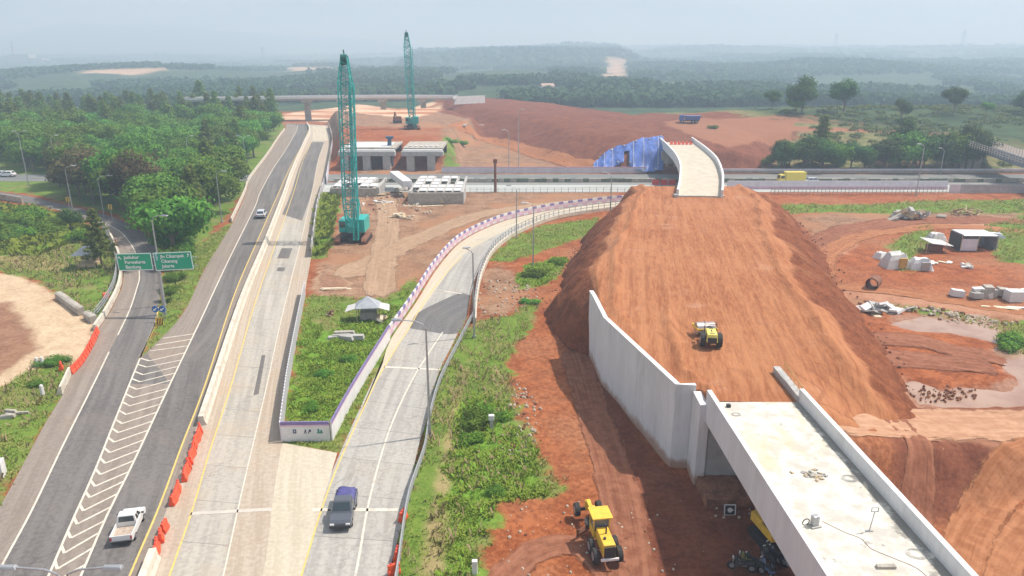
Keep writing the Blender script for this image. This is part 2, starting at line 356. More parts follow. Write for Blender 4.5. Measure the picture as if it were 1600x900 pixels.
# ---- the sheet itself: a fan of cells, fine near, wide to the horizon
NA, NR = 620, 860
th = np.radians(np.linspace(-60, 60, NA)); rr = np.geomspace(40, 13000, NR)
A, RR = np.meshgrid(th, rr); GX = RR * np.sin(A); GY = RR * np.cos(A) - 46
pav = usdf(PAVED, GX, GY); GZ = hgt(GX, GY, pav)
me = bpy.data.meshes.new('ground'); nv = NA * NR
me.vertices.add(nv); me.vertices.foreach_set('co', np.stack([GX, GY, GZ], -1).astype(np.float32).ravel())
ii = (np.arange(NR - 1)[:, None] * NA + np.arange(NA - 1)[None, :]).ravel()
quads = np.stack([ii, ii + 1, ii + NA + 1, ii + NA], -1).astype(np.int32); nq = len(quads)
me.loops.add(nq * 4); me.loops.foreach_set('vertex_index', quads.ravel()); me.polygons.add(nq)
me.polygons.foreach_set('loop_start', np.arange(nq, dtype=np.int32) * 4); me.polygons.foreach_set('use_smooth', np.ones(nq, bool))
def attr(name, arr):
    a = me.attributes.new(name, 'FLOAT', 'POINT'); a.data.foreach_set('value', np.clip(arr, -30, 30).astype(np.float32).ravel())
farm = np.maximum((GY - 415) / 6, np.minimum(30, (GY - 330) / 8 + (GX - 30) / 9) * (GX > 0) - 30 * (GX <= 0))
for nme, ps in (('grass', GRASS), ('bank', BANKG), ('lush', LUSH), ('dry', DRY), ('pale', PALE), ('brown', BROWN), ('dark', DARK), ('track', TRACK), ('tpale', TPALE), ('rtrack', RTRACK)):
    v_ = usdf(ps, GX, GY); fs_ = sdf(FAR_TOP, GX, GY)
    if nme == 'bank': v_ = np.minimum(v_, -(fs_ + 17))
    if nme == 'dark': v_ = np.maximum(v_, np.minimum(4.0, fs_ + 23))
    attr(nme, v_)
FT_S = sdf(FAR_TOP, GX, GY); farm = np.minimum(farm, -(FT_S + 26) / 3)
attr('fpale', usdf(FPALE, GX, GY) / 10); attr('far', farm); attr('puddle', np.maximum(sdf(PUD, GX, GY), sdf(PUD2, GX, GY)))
me.update(); me.validate(); ground = bpy.data.objects.new('ground', me); col.objects.link(ground); struct(ground)
def ground_mat():
    m, t, b = nt('ground_soil'); v = posc(t)
    n_big, n_mid, n_sm, n_fine = noise(t, v, .05, 5, .6), noise(t, v, .35, 6, .62), noise(t, v, 2.2, 5, .65), noise(t, v, 9, 3, .6)
    def msk(a, amp=3., w=.5, nz=None, off=0.):
        n = N(t, 'ShaderNodeAttribute'); n.attribute_name = a
        s = mth(t, 'MULTIPLY_ADD', mth(t, 'SUBTRACT', nz if nz is not None else n_mid, .5), amp, n.outputs['Fac'])
        return ramp(t, s, off - w, off + w)
    # red laterite soil
    mott = mth(t, 'MULTIPLY_ADD', n_sm, .5, mth(t, 'MULTIPLY', n_mid, .5))
    red = mix(t, ramp(t, mott, .41, .60), (.205, .058, .021), (.36, .118, .044))
    red = mix(t, ramp(t, n_big, .42, .68), red, mix(t, ramp(t, n_sm, .38, .62), (.24, .095, .046), (.37, .165, .082)))
    c = red
    brown = mix(t, ramp(t, mott, .40, .60), (.19, .105, .062), (.33, .20, .125))
    brown = mix(t, ramp(t, n_big, .45, .62), brown, mix(t, n_sm, (.27, .13, .065), (.38, .20, .11)))
    c = mix(t, msk('brown', 8, 1.5), c, brown)
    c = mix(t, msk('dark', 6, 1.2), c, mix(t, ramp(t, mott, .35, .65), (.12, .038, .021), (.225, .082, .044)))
    trk = mix(t, ramp(t, mott, .35, .65), (.33, .15, .085), (.44, .235, .145))
    c = mix(t, msk('track', 3, .8), c, trk)
    pale = mix(t, ramp(t, mott, .34, .66), (.42, .30, .19), (.60, .46, .31))
    pal_f = msk('pale', 4, .8); brn2 = mth(t, 'MULTIPLY', pal_f, msk('brown', 4, .8))
    c = mix(t, pal_f, c, pale)
    c = mix(t, brn2, c, mix(t, ramp(t, mott, .35, .65), (.20, .10, .06), (.32, .18, .11)))
    bank = mix(t, ramp(t, n_mid, .38, .6), (.10, .12, .04), (.21, .19, .085))
    bank = mix(t, ramp(t, noise(t, v, .06, 5, .7), .56, .66), bank, (.22, .10, .058))
    c = mix(t, msk('bank', 14, 2), c, bank)
    c = mix(t, msk('rtrack', 3, .8), c, mix(t, n_sm, (.21, .078, .04), (.34, .165, .095)))
    gr = mix(t, ramp(t, mott, .36, .64), (.085, .155, .02), (.165, .24, .04))
    gr = mix(t, ramp(t, noise(t, v, .16, 5, .7), .5, .66), gr, (.22, .20, .075))
    c = mix(t, msk('grass', 6, .5), c, gr)
    lu = mix(t, ramp(t, n_sm, .36, .64), (.08, .17, .016), (.16, .29, .035))
    c = mix(t, msk('lush', 4, .7), c, lu)
    c = mix(t, msk('dry', 2, .5), c, mix(t, n_sm, (.25, .20, .085), (.36, .29, .14)))
    # far country: woods, scrub and fields
    f1, f2 = noise(t, v, .0035, 6, .6), noise(t, v, .018, 6, .65); f3 = noise(t, v, .09, 4, .6)
    fa = mix(t, ramp(t, f3, .38, .62), (.024, .05, .02), (.05, .085, .032))
    fb = mix(t, ramp(t, f3, .4, .6), (.05, .08, .034), (.085, .11, .045))
    fc = mix(t, ramp(t, mth(t, 'MULTIPLY_ADD', f2, .5, mth(t, 'MULTIPLY', f1, .5)), .52, .64), fa, fb)
    fc = mix(t, ramp(t, noise(t, v, .006, 5, .6), .64, .72), fc, (.15, .11, .075))
    c = mix(t, msk('far', 8, 1.5), c, fc)
    c = mix(t, msk('tpale', 8, 1.5, n_mid), c, mix(t, ramp(t, noise(t, posc(t, (.2, 1, 1)), .12, 3), .42, .58), (.40, .17, .085), (.60, .44, .30)))
    c = mix(t, mth(t, 'MULTIPLY', msk('fpale', 9, 1.2, f2), .9), c, mix(t, f2, (.40, .20, .11), (.60, .46, .32)))
    pud = msk('puddle', 5, .6); wet = mix(t, ramp(t, n_sm, .3, .7), (.26, .13, .085), (.36, .22, .155))
    c = mix(t, mth(t, 'MULTIPLY', pud, .85), c, wet)
    # litter: small pale stones and clods
    vo = N(t, 'ShaderNodeTexVoronoi', Scale=1.6); t.links.new(v, vo.inputs['Vector'])
    sp = mth(t, 'MULTIPLY', mth(t, 'LESS_THAN', vo.outputs['Distance'], .085), mth(t, 'GREATER_THAN', n_mid, .53))
    c = mix(t, mth(t, 'MULTIPLY', sp, .55), c, (.50, .42, .34))
    k = mth(t, 'MULTIPLY_ADD', n_fine, .5, .75)
    mm = N(t, 'ShaderNodeMix', data_type='RGBA', blend_type='MULTIPLY'); mm.inputs[0].default_value = 1
    t.links.new(c, mm.inputs[6]); cb = N(t, 'ShaderNodeCombineColor')
    for i in range(3): t.links.new(k, cb.inputs[i])
    t.links.new(cb.outputs[0], mm.inputs[7]); t.links.new(mm.outputs[2], b.inputs['Base Color'])
    b.inputs['Roughness'].default_value = .95; b.inputs['Specular IOR Level'].default_value = .15
    addbump(t, b, mth(t, 'MULTIPLY_ADD', n_sm, .7, mth(t, 'MULTIPLY', n_fine, .3)), .55, .25)
    return m
me.materials.append(ground_mat())
# ---- water standing in the pit
def water_mat():
    m, t, b = nt('muddy_water'); v = posc(t); b.inputs['Base Color'].default_value = (.36, .235, .175, 1)
    t.links.new(mix(t, ramp(t, noise(t, v, .25, 4), .35, .65), (.30, .17, .115), (.39, .255, .18)), b.inputs['Base Color'])
    b.inputs['Roughness'].default_value = .12; addbump(t, b, noise(t, v, 5, 3), .04, .02); return m
b = MB(); b.add([(28, 56, -.30), (95, 56, -.30), (95, 96, -.30), (28, 96, -.30)], [(0, 1, 2, 3)])
struct(b.build('water', water_mat()))
# ================================================================== roads
def road_mat(name, c1, c2, wear=(.06,), joint=0., jcol=(.12, .11, .10), blotch=(.3, .25, .2), bl=.35, cracks=.3):
    m, t, b = nt(name); uv = coords(t, 'UV'); us = coords(t, 'UV', (1.1, .045, 1)); pv = posc(t)
    f = mth(t, 'MULTIPLY_ADD', noise(t, us, 1.0, 4, .6), .6, mth(t, 'MULTIPLY', noise(t, pv, 3.0, 4), .4))
    c = mix(t, ramp(t, f, .41, .59), c1, c2)
    c = mix(t, mth(t, 'MULTIPLY', ramp(t, noise(t, coords(t, 'UV', (.9, .02, 1)), 1.0, 5, .7), .55, .7), .45), c, sc3(c1, .62))
    c = mix(t, mth(t, 'MULTIPLY', ramp(t, noise(t, pv, .11, 6, .7), .48, .70), bl), c, blotch)
    if joint:
        sx = N(t, 'ShaderNodeSeparateXYZ'); t.links.new(uv, sx.inputs[0])
        fr = mth(t, 'FRACT', mth(t, 'DIVIDE', sx.outputs[1], joint)); j = mth(t, 'LESS_THAN', fr, .014)
        c = mix(t, mth(t, 'MULTIPLY', j, .55), c, jcol)
        cell = N(t, 'ShaderNodeTexWhiteNoise', noise_dimensions='1D'); t.links.new(mth(t, 'FLOOR', mth(t, 'DIVIDE', sx.outputs[1], joint)), cell.inputs['W'])
        c = mix(t, mth(t, 'MULTIPLY', cell.outputs[0], .08), c, jcol)
    if cracks:
        vo = N(t, 'ShaderNodeTexVoronoi', Scale=.16, feature='DISTANCE_TO_EDGE')
        dv = N(t, 'ShaderNodeVectorMath', operation='ADD'); nn = N(t, 'ShaderNodeTexNoise', Scale=.5, Detail=4); t.links.new(pv, nn.inputs['Vector'])
        sc_ = N(t, 'ShaderNodeVectorMath', operation='SCALE'); sc_.inputs['Scale'].default_value = 3; t.links.new(nn.outputs['Color'], sc_.inputs[0])
        t.links.new(pv, dv.inputs[0]); t.links.new(sc_.outputs[0], dv.inputs[1]); t.links.new(dv.outputs[0], vo.inputs['Vector'])
        c = mix(t, mth(t, 'MULTIPLY', mth(t, 'LESS_THAN', vo.outputs['Distance'], .008), cracks), c, sc3(c1, .5))
    t.links.new(c, b.inputs['Base Color']); b.inputs['Roughness'].default_value = .85; b.inputs['Specular IOR Level'].default_value = .3
    addbump(t, b, noise(t, pv, 14, 3), .25, .02); return m
M_ASPH = road_mat('worn_asphalt', (.122, .112, .106), (.175, .163, .154), blotch=(.215, .18, .152), bl=.5)
M_ASPH_D = road_mat('dark_asphalt', (.12, .115, .115), (.165, .158, .155), blotch=(.2, .18, .16))
M_SHLD = road_mat('dusty_shoulder', (.215, .178, .148), (.275, .232, .196), blotch=(.29, .225, .17), bl=.5, cracks=.15)
M_CONC = road_mat('concrete_carriageway', (.345, .318, .278), (.445, .415, .36), joint=5., blotch=(.45, .35, .24), bl=.55)
M_CONC2 = road_mat('concrete_slip_ramp', (.315, .30, .275), (.415, .40, .365), joint=5., blotch=(.42, .35, .27), bl=.45)
M_CDIRT = road_mat('dusty_concrete', (.365, .30, .23), (.455, .39, .315), joint=5., jcol=(.30, .22, .16), blotch=(.43, .31, .205), bl=.6, cracks=0)
M_CPALE = road_mat('pale_concrete', (.45, .395, .30), (.54, .485, .385), joint=5., jcol=(.4, .34, .25), blotch=(.5, .4, .26), bl=.4, cracks=.1)
M_TOLL = road_mat('toll_road_asphalt', (.14, .15, .15), (.19, .20, .195), bl=.3, cracks=0)
ribbon('road', SLIP_L, SLIP_R, .012, M_ASPH, 120)
ribbon('road', HW_L, MED_L, .012, M_ASPH, 120)
ribbon('road', MED_L, HW2_R, .012, M_CONC, 120)
ribbon('road', RAMP_L, RAMP_R, .016, M_CONC2, 120)
# painted lines, as surveyed
LA = PP([(150,1030),(202.5,900),(250,789),(283.5,698),(322,597),(368,456),(405,370),(436,300),(453,262),(473.5,224),(479.5,210),(481,203)])
LB = PP([(75,1020),(126.5,900),(169,802),(206,728),(266,600),(315.6,496),(358,405),(398,324),(407.5,299),(428,261.5),(447.5,232.5),(463,205),(465,196)])
LC = PP([(25,1018),(76,900),(111,819),(148.5,735),(175.5,667.5),(202.5,600),(219,560),(243,505)])
LD1 = PP([(-70,1030),(0,890),(50.6,796),(101,691),(145,603),(170.5,550)])
LD2 = PP([(184,524),(202.5,485),(214,450),(218,430),(213,398),(199,374),(182,358),(150,343),(118,333),(75,324)])
LG = PP([(225,1020),(265,900),(300,799),(327,708),(362,600),(396,482),(426,394.5),(459,300),(472.5,254),(487.5,220)])
LH = PP([(318,1020),(349,900),(378,769),(417.5,600),(442,489),(472.5,367.5),(488,298),(497.5,250),(507,222)])
LJ = PP([(433,1020),(471,900),(504,792),(535,711),(585,602),(603,570),(628,530),(640,512),(660,477),(690,435),(722,401)])
LK = PP([(520,1020),(555,900),(578.6,775.5),(609,671),(642,598),(668,555),(692,519)])
ribbon('road_shoulder', cr(SLIP_L[:7], 40), cr(LD1 + LD2[:2], 40), .018, M_SHLD, 90)
ribbon('road_shoulder', cr(SLIP_L[6:], 40), cr(LD2[1:] + PP([(36,316.5),(-80,301.5)]), 40), .018, M_SHLD, 60)
ribbon('road_shoulder', cr(HW_L[5:], 40), cr(LB[4:], 40), .018, M_SHLD, 90)
ribbon('road_shoulder', cr(LC[:6], 40), cr(LB[:5], 40), .018, M_SHLD, 60)
ribbon('road_shoulder', cr(LA, 40), cr(MED_L, 40), .018, M_SHLD, 90)
ribbon('road_shoulder', cr(LH, 40), cr(HW2_R, 40), .018, M_CDIRT, 90)
ribbon('road_shoulder', cr(MED_L, 40), cr(LG[:-2] + PP([(472,254),(486,222),(484,208)]), 40), .018, M_CDIRT, 90)
ribbon('road', PP([(441,335),(455,300),(470,254),(487,222)]), PP([(472,345),(487,300),(497,250),(507,222)]), .020, M_ASPH, 30)
ribbon('road', PP([(487,220),(489,208),(487,197)]), PP([(515,220),(514,208),(509,197)]), .021, M_CPALE, 8)
ribbon('road_shoulder', PP([(360,1040),(410,900),(428,769),(441,692)]), PP([(432,1020),(471,900),(502,792),(527,708)]), .022, M_CPALE, 40)
ribbon('road', cr(RAMP_L[5:], 30), cr(LJ[3:8] + PP([(655,490),(684,448),(722,400),(768,372),(806,355),(871,335),(940,325),(1000,318)]), 30), .020, M_CPALE, 60)
ribbon('road', PP([(640,513),(652,490),(690,470),(720,457)]), PP([(692,522),(716,520),(728,498),(735,462)]), .024, M_ASPH_D, 20)
for p in ([(461,318),(471,318),(468,330),(457,330)], [(440,388),(457,388),(451,404),(433,404)], [(434,418),(446,418),(444,424),(432,424)], [(409,555),(415,555),(404,616),(396,618)]):
    q = PP(p); b = MB(); b.uv = [(0, 0), (1, 0), (1, 4), (0, 4)]; b.add([v + Vector((0, 0, .022)) for v in q], [(3, 2, 1, 0)]); struct(b.build('road', M_ASPH))
b = MB(); b.uv = []
for i in range(24):
    for y in (172.2, 182.3, 185.8): b.uv.append((y, i * 20)); b.v.append((-56 + i * 20, y, .004))
for i in range(23): b.f += [(i * 3, i * 3 + 3, i * 3 + 4, i * 3 + 1), (i * 3 + 1, i * 3 + 4, i * 3 + 5, i * 3 + 2)]; b.m += [1, 0]
struct(b.build('road', [M_TOLL, road_mat('toll_concrete', (.36, .38, .36), (.44, .46, .44), bl=.3, cracks=0)]))
b = MB(); b.uv = []
for i in range(41):
    for y in (187.4, 198.5): b.uv.append((y, -400 + i * 20)); b.v.append((-400 + i * 20, y, .004))
for i in range(40): b.f.append((i * 2, i * 2 + 2, i * 2 + 3, i * 2 + 1)); b.m.append(0)
struct(b.build('road', M_TOLL))
M_WHITE = mat('road_paint_white', (.62, .57, .48), .8, .12, 4, dirt=(.33, .29, .25), dirt_amt=.62, dscale=1.3)
M_YELL = mat('road_paint_yellow', (.66, .48, .13), .8, .12, 4, dirt=(.40, .33, .24), dirt_amt=.6, dscale=1.3)
def mark(paths, w, m, z=.030, dash=None):
    b = MB()
    for p in paths: strip(b, cr(p, 120), w, z, dash)
    o = b.build('road_marking', m); return struct(o)
mark([LB, LC], .16, M_WHITE); mark([LD1], .15, M_WHITE); mark([LD2], .15, M_WHITE); mark([LH], .10, M_WHITE); mark([LK], .15, M_WHITE)
mark([LA], .14, M_YELL); mark([LG, LJ], .12, M_YELL)
mark([PP([(219,560),(243,505),(247,480)])], .18, M_YELL)
mark([PP([(488,797),(622,797)])], .36, M_WHITE); mark([PP([(600,573.5),(688,578)])], .35, M_WHITE); mark([PP([(694,455),(722,459)])], .3, M_WHITE)
mark([PP([(298,803),(425,796)])], .4, mat('faded_paint', (.50, .46, .40), .85, .1)); mark([[Vector((-56, 184.2, 0)), Vector((400, 184.2, 0))]], .25, M_WHITE, .01)
# chevrons between the two white lines
b = MB(); c_path, b_path = cr(LC[:7], 400), cr(LB, 900)
fy = lambda path, y: min(path, key=lambda p: abs(p.y - y))
y = 24.0; k = 0
while y < 81:
    c, e = fy(c_path, y), fy(b_path, y); wv = e - c
    if y < 74.0:
        ap = c + wv * .30 + Vector((0, -.8, 0)); en = fy(b_path, y + 1.3)
        strip(b, [c, ap], .19, .034); strip(b, [ap + Vector((0, .03, 0)), en], .19, .038)
    else:
        s = fy(b_path, y + 1.6); q = min(cr(HW_L[5:8], 80), key=lambda p: abs(p.y - y)) + Vector((.25, 0, 0))
        if q.x < s.x: strip(b, [q, s], .2, .034)
    y += 1.42 + .008 * (y - 24)
struct(b.build('road_marking', M_WHITE))
# ---- worn vehicle tracks over the soil: strips that follow the terrain
def track_mat(name, c1, c2, c3):
    m, t, b = nt(name); uv = coords(t, 'UV'); sx = N(t, 'ShaderNodeSeparateXYZ'); t.links.new(uv, sx.inputs[0]); pv = posc(t)
    st = noise(t, coords(t, 'UV', (1.6, .05, 1)), 1.2, 5, .65); st2 = noise(t, coords(t, 'UV', (5, .12, 1)), 1.0, 4, .6)
    c = mix(t, ramp(t, mth(t, 'MULTIPLY_ADD', st, .55, mth(t, 'MULTIPLY', noise(t, pv, 1.1, 6, .65), .45)), .40, .60), c1, c2); c = mix(t, mth(t, 'MULTIPLY', ramp(t, st2, .52, .70), .32), c, c3); c = mix(t, mth(t, 'MULTIPLY', ramp(t, noise(t, pv, 1.4, 5, .7), .5, .68), .4), c, c3)
    t.links.new(c, b.inputs['Base Color']); b.inputs['Roughness'].default_value = .95; b.inputs['Specular IOR Level'].default_value = .12; addbump(t, b, mth(t, 'ADD', st2, noise(t, pv, 3, 4)), .4, .15)
    at = N(t, 'ShaderNodeAttribute'); at.attribute_name = 'edge'; e = mth(t, 'MULTIPLY_ADD', mth(t, 'SUBTRACT', noise(t, coords(t, 'UV', (1, .25, 1)), 1.1, 5, .7), .5), 1.5, at.outputs['Fac'])
    tr = N(t, 'ShaderNodeBsdfTransparent'); ms = N(t, 'ShaderNodeMixShader'); t.links.new(ramp(t, e, .28, .5), ms.inputs[0]); t.links.new(tr.outputs[0], ms.inputs[1]); t.links.new(b.outputs[0], ms.inputs[2]); t.links.new(ms.outputs[0], t.nodes['Material Output'].inputs['Surface']); return m
M_TRK = track_mat('beaten_earth', (.29, .115, .050), (.39, .175, .085), (.22, .078, .033)); M_TRKD = track_mat('dark_rutted_earth', (.20, .075, .04), (.30, .13, .075), (.13, .048, .028)); M_TRKP = track_mat('dusty_track', (.31, .20, .125), (.39, .265, .175), (.25, .15, .09))
def earth_track(path, w, m, n=110, k=18):
    c = cr(path, n); X_, Y_, U_, V_ = [], [], [], []; s = 0
    for i, p in enumerate(c):
        d = (c[min(n - 1, i + 1)] - c[max(0, i - 1)]); d.z = 0; d.normalize(); r = Vector((d.y, -d.x, 0))
        if i: s += (p - c[i - 1]).length
        for j in range(k + 1): o_ = (j / k - .5) * w; X_.append(p.x + r.x * o_); Y_.append(p.y + r.y * o_); U_.append(o_ + 20); V_.append(s)
    X_, Y_, U_, V_ = map(np.array, (X_, Y_, U_, V_)); Z_ = hgt(X_, Y_) + .07 + .05 * (fbm(U_ * 1.6, V_ / 14, 111) - .5) * 3
    b = MB(); b.v = list(map(tuple, np.stack([X_, Y_, Z_], -1))); b.uv = np.stack([U_, V_], -1)
    for i in range(n - 1):
        for j in range(k): q = i * (k + 1) + j; b.f.append((q, q + 1, q + k + 2, q + k + 1)); b.m.append(0)
    o = b.build('dirt_track', m, smooth=True); o['kind'] = 'structure'
    e = (1 - np.abs(np.tile(np.linspace(-1, 1, k + 1), n))) * 1.6; e *= np.repeat(np.minimum(1, np.minimum(np.arange(n), n - 1 - np.arange(n)) / 8), k + 1); a = o.data.attributes.new('edge', 'FLOAT', 'POINT'); a.data.foreach_set('value', np.clip(e, 0, 1).astype(np.float32))
earth_track([P(1258,644,6.2), P(1300,655,5.9), P(1380,660,4.4), P(1480,664,3.2), P(1600,664,2.6), P(1800,655,2.2)], 6.8, track_mat('pale_haul_road', (.38, .205, .12), (.48, .285, .18), (.31, .15, .085)))
earth_track(PP([(1475,1000),(1500,880),(1530,810),(1590,755),(1700,722)]), 3.6, M_TRK); earth_track(PP([(1540,960),(1580,860),(1640,790),(1720,750)]), 3, M_TRK); earth_track(PP([(1400,900),(1430,800),(1400,740),(1360,700)]), 3, M_TRKD)
earth_track(PP([(1300,470),(1262,430),(1268,392),(1320,362),(1400,348),(1500,345),(1700,348)]), 8, M_TRKD); earth_track(PP([(1285,440),(1290,400),(1340,372),(1420,358),(1520,357),(1700,372)]), 5, M_TRK)
earth_track(PP([(1290,447),(1380,456),(1480,470),(1600,488),(1720,505)]), 3.2, M_TRK); earth_track(PP([(1330,560),(1400,560),(1470,566),(1560,575)]), 6, M_TRKD); earth_track(PP([(1340,530),(1430,534),(1500,550),(1580,560)]), 5, M_TRKD)
earth_track(PP([(990,980),(985,860),(960,740),(925,640),(895,540)]), 4, M_TRKD); earth_track(PP([(760,960),(820,870),(900,850),(960,900),(1000,980)]), 3, M_TRKD)
earth_track(PP([(590,470),(600,400),(606,350),(600,300)]), 6, M_TRKP); earth_track(PP([(520,440),(580,410),(660,370),(760,335),(900,315)]), 7, M_TRKP); earth_track(PP([(700,225),(740,215),(800,230),(860,250),(940,268)]), 8, M_TRK)
# ================================================================== haze
def haze(density):
    m = bpy.data.materials.new('haze'); m.use_nodes = True; t = m.node_tree; t.nodes.clear()
    o = t.nodes.new('ShaderNodeOutputMaterial'); v = t.nodes.new('ShaderNodeVolumePrincipled')
    v.inputs['Color'].default_value = (.58, .79, 1.0, 1); v.inputs['Absorption Color'].default_value = (.30, .20, 1, 1); v.inputs['Density'].default_value = density; v.inputs['Anisotropy'].default_value = .15
    t.links.new(v.outputs[0], o.inputs['Volume'])
    b = MB(); b.box((0, 6600, 117), (30000, 14400, 246)); h = b.build('haze', m); h['kind'] = 'stuff'; return h
haze(.00072)
# ================================================================== materials of built things
M_WALL = mat('cast_concrete_wall', (.64, .64, .635), .8, .07, .6, dirt=(.44, .43, .41), dirt_amt=.4, dscale=.5, stretch=(1, 1, .22), bump=.1)
def mud_foot(m):
    t = m.node_tree; b = t.nodes['Principled BSDF']; src = b.inputs['Base Color'].links[0].from_socket; g = N(t, 'ShaderNodeNewGeometry'); sx = N(t, 'ShaderNodeSeparateXYZ'); t.links.new(g.outputs['Position'], sx.inputs[0])
    f = mth(t, 'MULTIPLY_ADD', noise(t, posc(t), .9, 6, .7), -2.2, sx.outputs[2]); t.links.new(mix(t, ramp(t, f, -.9, .1, .85, 0), src, (.36, .20, .12)), b.inputs['Base Color'])
mud_foot(M_WALL)
M_CON = mat('grey_concrete', (.40, .39, .37), .85, .12, 1.2, dirt=(.25, .22, .19), dirt_amt=.45, dscale=.4, bump=.1)
M_CONB = mat('weathered_concrete', (.38, .35, .30), .9, .2, 1.5, dirt=(.22, .17, .13), dirt_amt=.6, dscale=.5, bump=.15)
M_CONP = mat('pale_barrier_concrete', (.58, .53, .44), .85, .15, 1.2, dirt=(.35, .28, .2), dirt_amt=.5, dscale=.8)
M_CONW = mat('whitewashed_concrete', (.66, .65, .64), .8, .08, 1., dirt=(.45, .41, .37), dirt_amt=.4, dscale=.5)
M_GREYP = mat('galvanised_steel', (.42, .43, .44), .45, .1, 3, metal=.6)
M_STEEL = mat('painted_grey_steel', (.30, .31, .32), .5, .1, 3)
M_DARK = mat('dark_rubber', (.025, .024, .023), .8, .2, 6, dirt=(.12, .07, .045), dirt_amt=.4, dscale=3)
M_BLACK = mat('black_parts', (.03, .03, .032), .6, .15, 4)
M_PURP = mat('purple_paint', (.20, .16, .34), .7, .12, 1.5, dirt=(.3, .25, .3), dirt_amt=.3)
M_PINK = mat('pink_paint', (.62, .42, .50), .7, .12, 1.5)
M_LILAC = mat('lilac_white_sheet', (.62, .59, .64), .7, .1, .8, dirt=(.45, .40, .42), dirt_amt=.4, dscale=.3)
M_RED = mat('red_plastic', (.62, .05, .04), .5, .12, 3, dirt=(.4, .12, .08), dirt_amt=.3, dscale=2)
M_ORNG = mat('orange_plastic', (.80, .085, .03), .45, .12, 3, dirt=(.5, .16, .09), dirt_amt=.4, dscale=2.5)
M_TEAL = mat('teal_crane_paint', (.01, .38, .34), .4, .12, 1.5, dirt=(.06, .22, .20), dirt_amt=.4, dscale=.8)
M_TEALL = mat('pale_teal_lattice', (.02, .36, .33), .5, .15, 1.5)
M_YEL = mat('machine_yellow', (.75, .47, .05), .45, .1, 2, dirt=(.42, .22, .08), dirt_amt=.4, dscale=1.5)
M_YELP = mat('pale_machine_yellow', (.80, .70, .16), .45, .08, 2, dirt=(.5, .36, .15), dirt_amt=.3, dscale=1.5)
M_GLASS = mat('dark_glass', (.03, .045, .05), .08, .1, 2, spec=.8)
M_WOOD = mat('raw_timber', (.50, .38, .23), .85, .2, 4, stretch=(1, .2, 1)); M_WOODP = mat('pale_timber', (.66, .56, .40), .85, .15, 3)
M_RUST = mat('rusty_steel', (.20, .085, .05), .85, .3, 3, bump=.2)
M_SOILH = mat('heaped_soil', (.21, .085, .045), .95, .3, 1.2, c2=(.33, .15, .08), bump=.4)
M_TARP = mat('blue_tarpaulin', (.035, .09, .36), .55, .3, .7, c2=(.08, .165, .50), dirt=(.28, .22, .24), dirt_amt=.3, dscale=.5, stretch=(1, .25, .25))
M_WTARP = mat('white_tarpaulin', (.52, .51, .49), .6, .12, 1.2, dirt=(.5, .45, .4), dirt_amt=.3)
M_TIN = mat('weathered_tin', (.40, .42, .45), .5, .15, 1.5, metal=.25, dirt=(.25, .2, .17), dirt_amt=.3)
M_PLASTICW = mat('white_plastic_sheet', (.62, .63, .64), .5, .06, 1.)
# ================================================================== red embankment carrying the unfinished road
pl = lambda pts: (np.array([p.y for p in pts]), np.array([p.x for p in pts]))
LT = [Vector((22.35, 40, 7)), Vector((22.35, 49.4, 7)), Vector((14.7, 49.45, 7)), Vector((14.7, 51.9, 7)), Vector((12.9, 52.3, 7))] + PP([(950,499),(933,464),(938,435),(944,400),(957,365),(974,335),(988,314),(994,300)], 7)
RT = [Vector((24.5, 40, 7)), Vector((25.2, 46, 7)), Vector((28.2, 49, 7)), Vector((30.2, 52.5, 7))] + PP([(1337,577),(1320,549),(1278,497),(1246,444),(1215,399),(1197,343),(1184,312),(1176,298)], 7)
TL = [Vector((22.35, 40, 0)), Vector((22.35, 49.4, 0)), Vector((14.7, 49.45, 0)), Vector((14.7, 51.9, 0)), Vector((12.9, 52.3, 0)), Vector((9.1, 67.2, 0)), Vector((8.7, 74.2, 0)), Vector((6.3, 76.5, 0)), Vector((4.6, 81, 0)), Vector((4.0, 88.7, 0))] + PP([(880,432),(922,372),(962,337),(988,317),(990,305)])
TR = [Vector((26.5, 40, 0)), Vector((28.5, 46, 0)), Vector((33, 49, 0)), Vector((37, 53, 0)), Vector((37.8, 57, 0))] + PP([(1420,628),(1385,560),(1345,500),(1312,450),(1290,410),(1262,370),(1222,325)])
n_s, n_c = 300, 120
Ys = np.concatenate([np.linspace(41, 49.4, 24), np.linspace(49.45, 150, n_s - 24)]); fx = lambda L: np.interp(Ys, *pl(L))
xl, xr, tl, tr = fx(LT), fx(RT), fx(TL), fx(TR)
xl0, xr0 = xl, xr
xl = xl + (fbm(Ys / 6, Ys * 0, 101, 3) - .5) * 2.6 * sstep(77, 84, Ys); xr = xr + (fbm(Ys / 7, Ys * 0 + 3, 102, 3) - .5) * 3.0 * sstep(54, 60, Ys); tl = tl + (fbm(Ys / 5, Ys * 0 + 5, 103, 3) - .5) * 3.4 * sstep(77, 84, Ys); tr = tr + (fbm(Ys / 6, Ys * 0 + 9, 104, 3) - .5) * 3.0 * sstep(58, 64, Ys)
hh = 6.85 * (1 - sstep(141.5, 149.5, Ys)); vv = np.linspace(0, 1, n_c)
a0, a1 = .22, .74; EX = np.zeros((n_s, n_c)); EZ = np.zeros((n_s, n_c)); SL = np.zeros((n_s, n_c))
for j, v in enumerate(vv):
    if v < a0: k = v / a0; k = k; EX[:, j] = tl + (xl - tl) * k; EZ[:, j] = k + .15 * math.sin(math.pi * k); SL[:, j] = 1 - sstep(.72, 1., k)
    elif v < a1: k = (v - a0) / (a1 - a0); EX[:, j] = xl + (xr - xl) * k; EZ[:, j] = 1
    else: k = 1 - (v - a1) / (1 - a1); EX[:, j] = tr + (xr - tr) * k; EZ[:, j] = k + .15 * math.sin(math.pi * k); SL[:, j] = 1 - sstep(.72, 1., k)
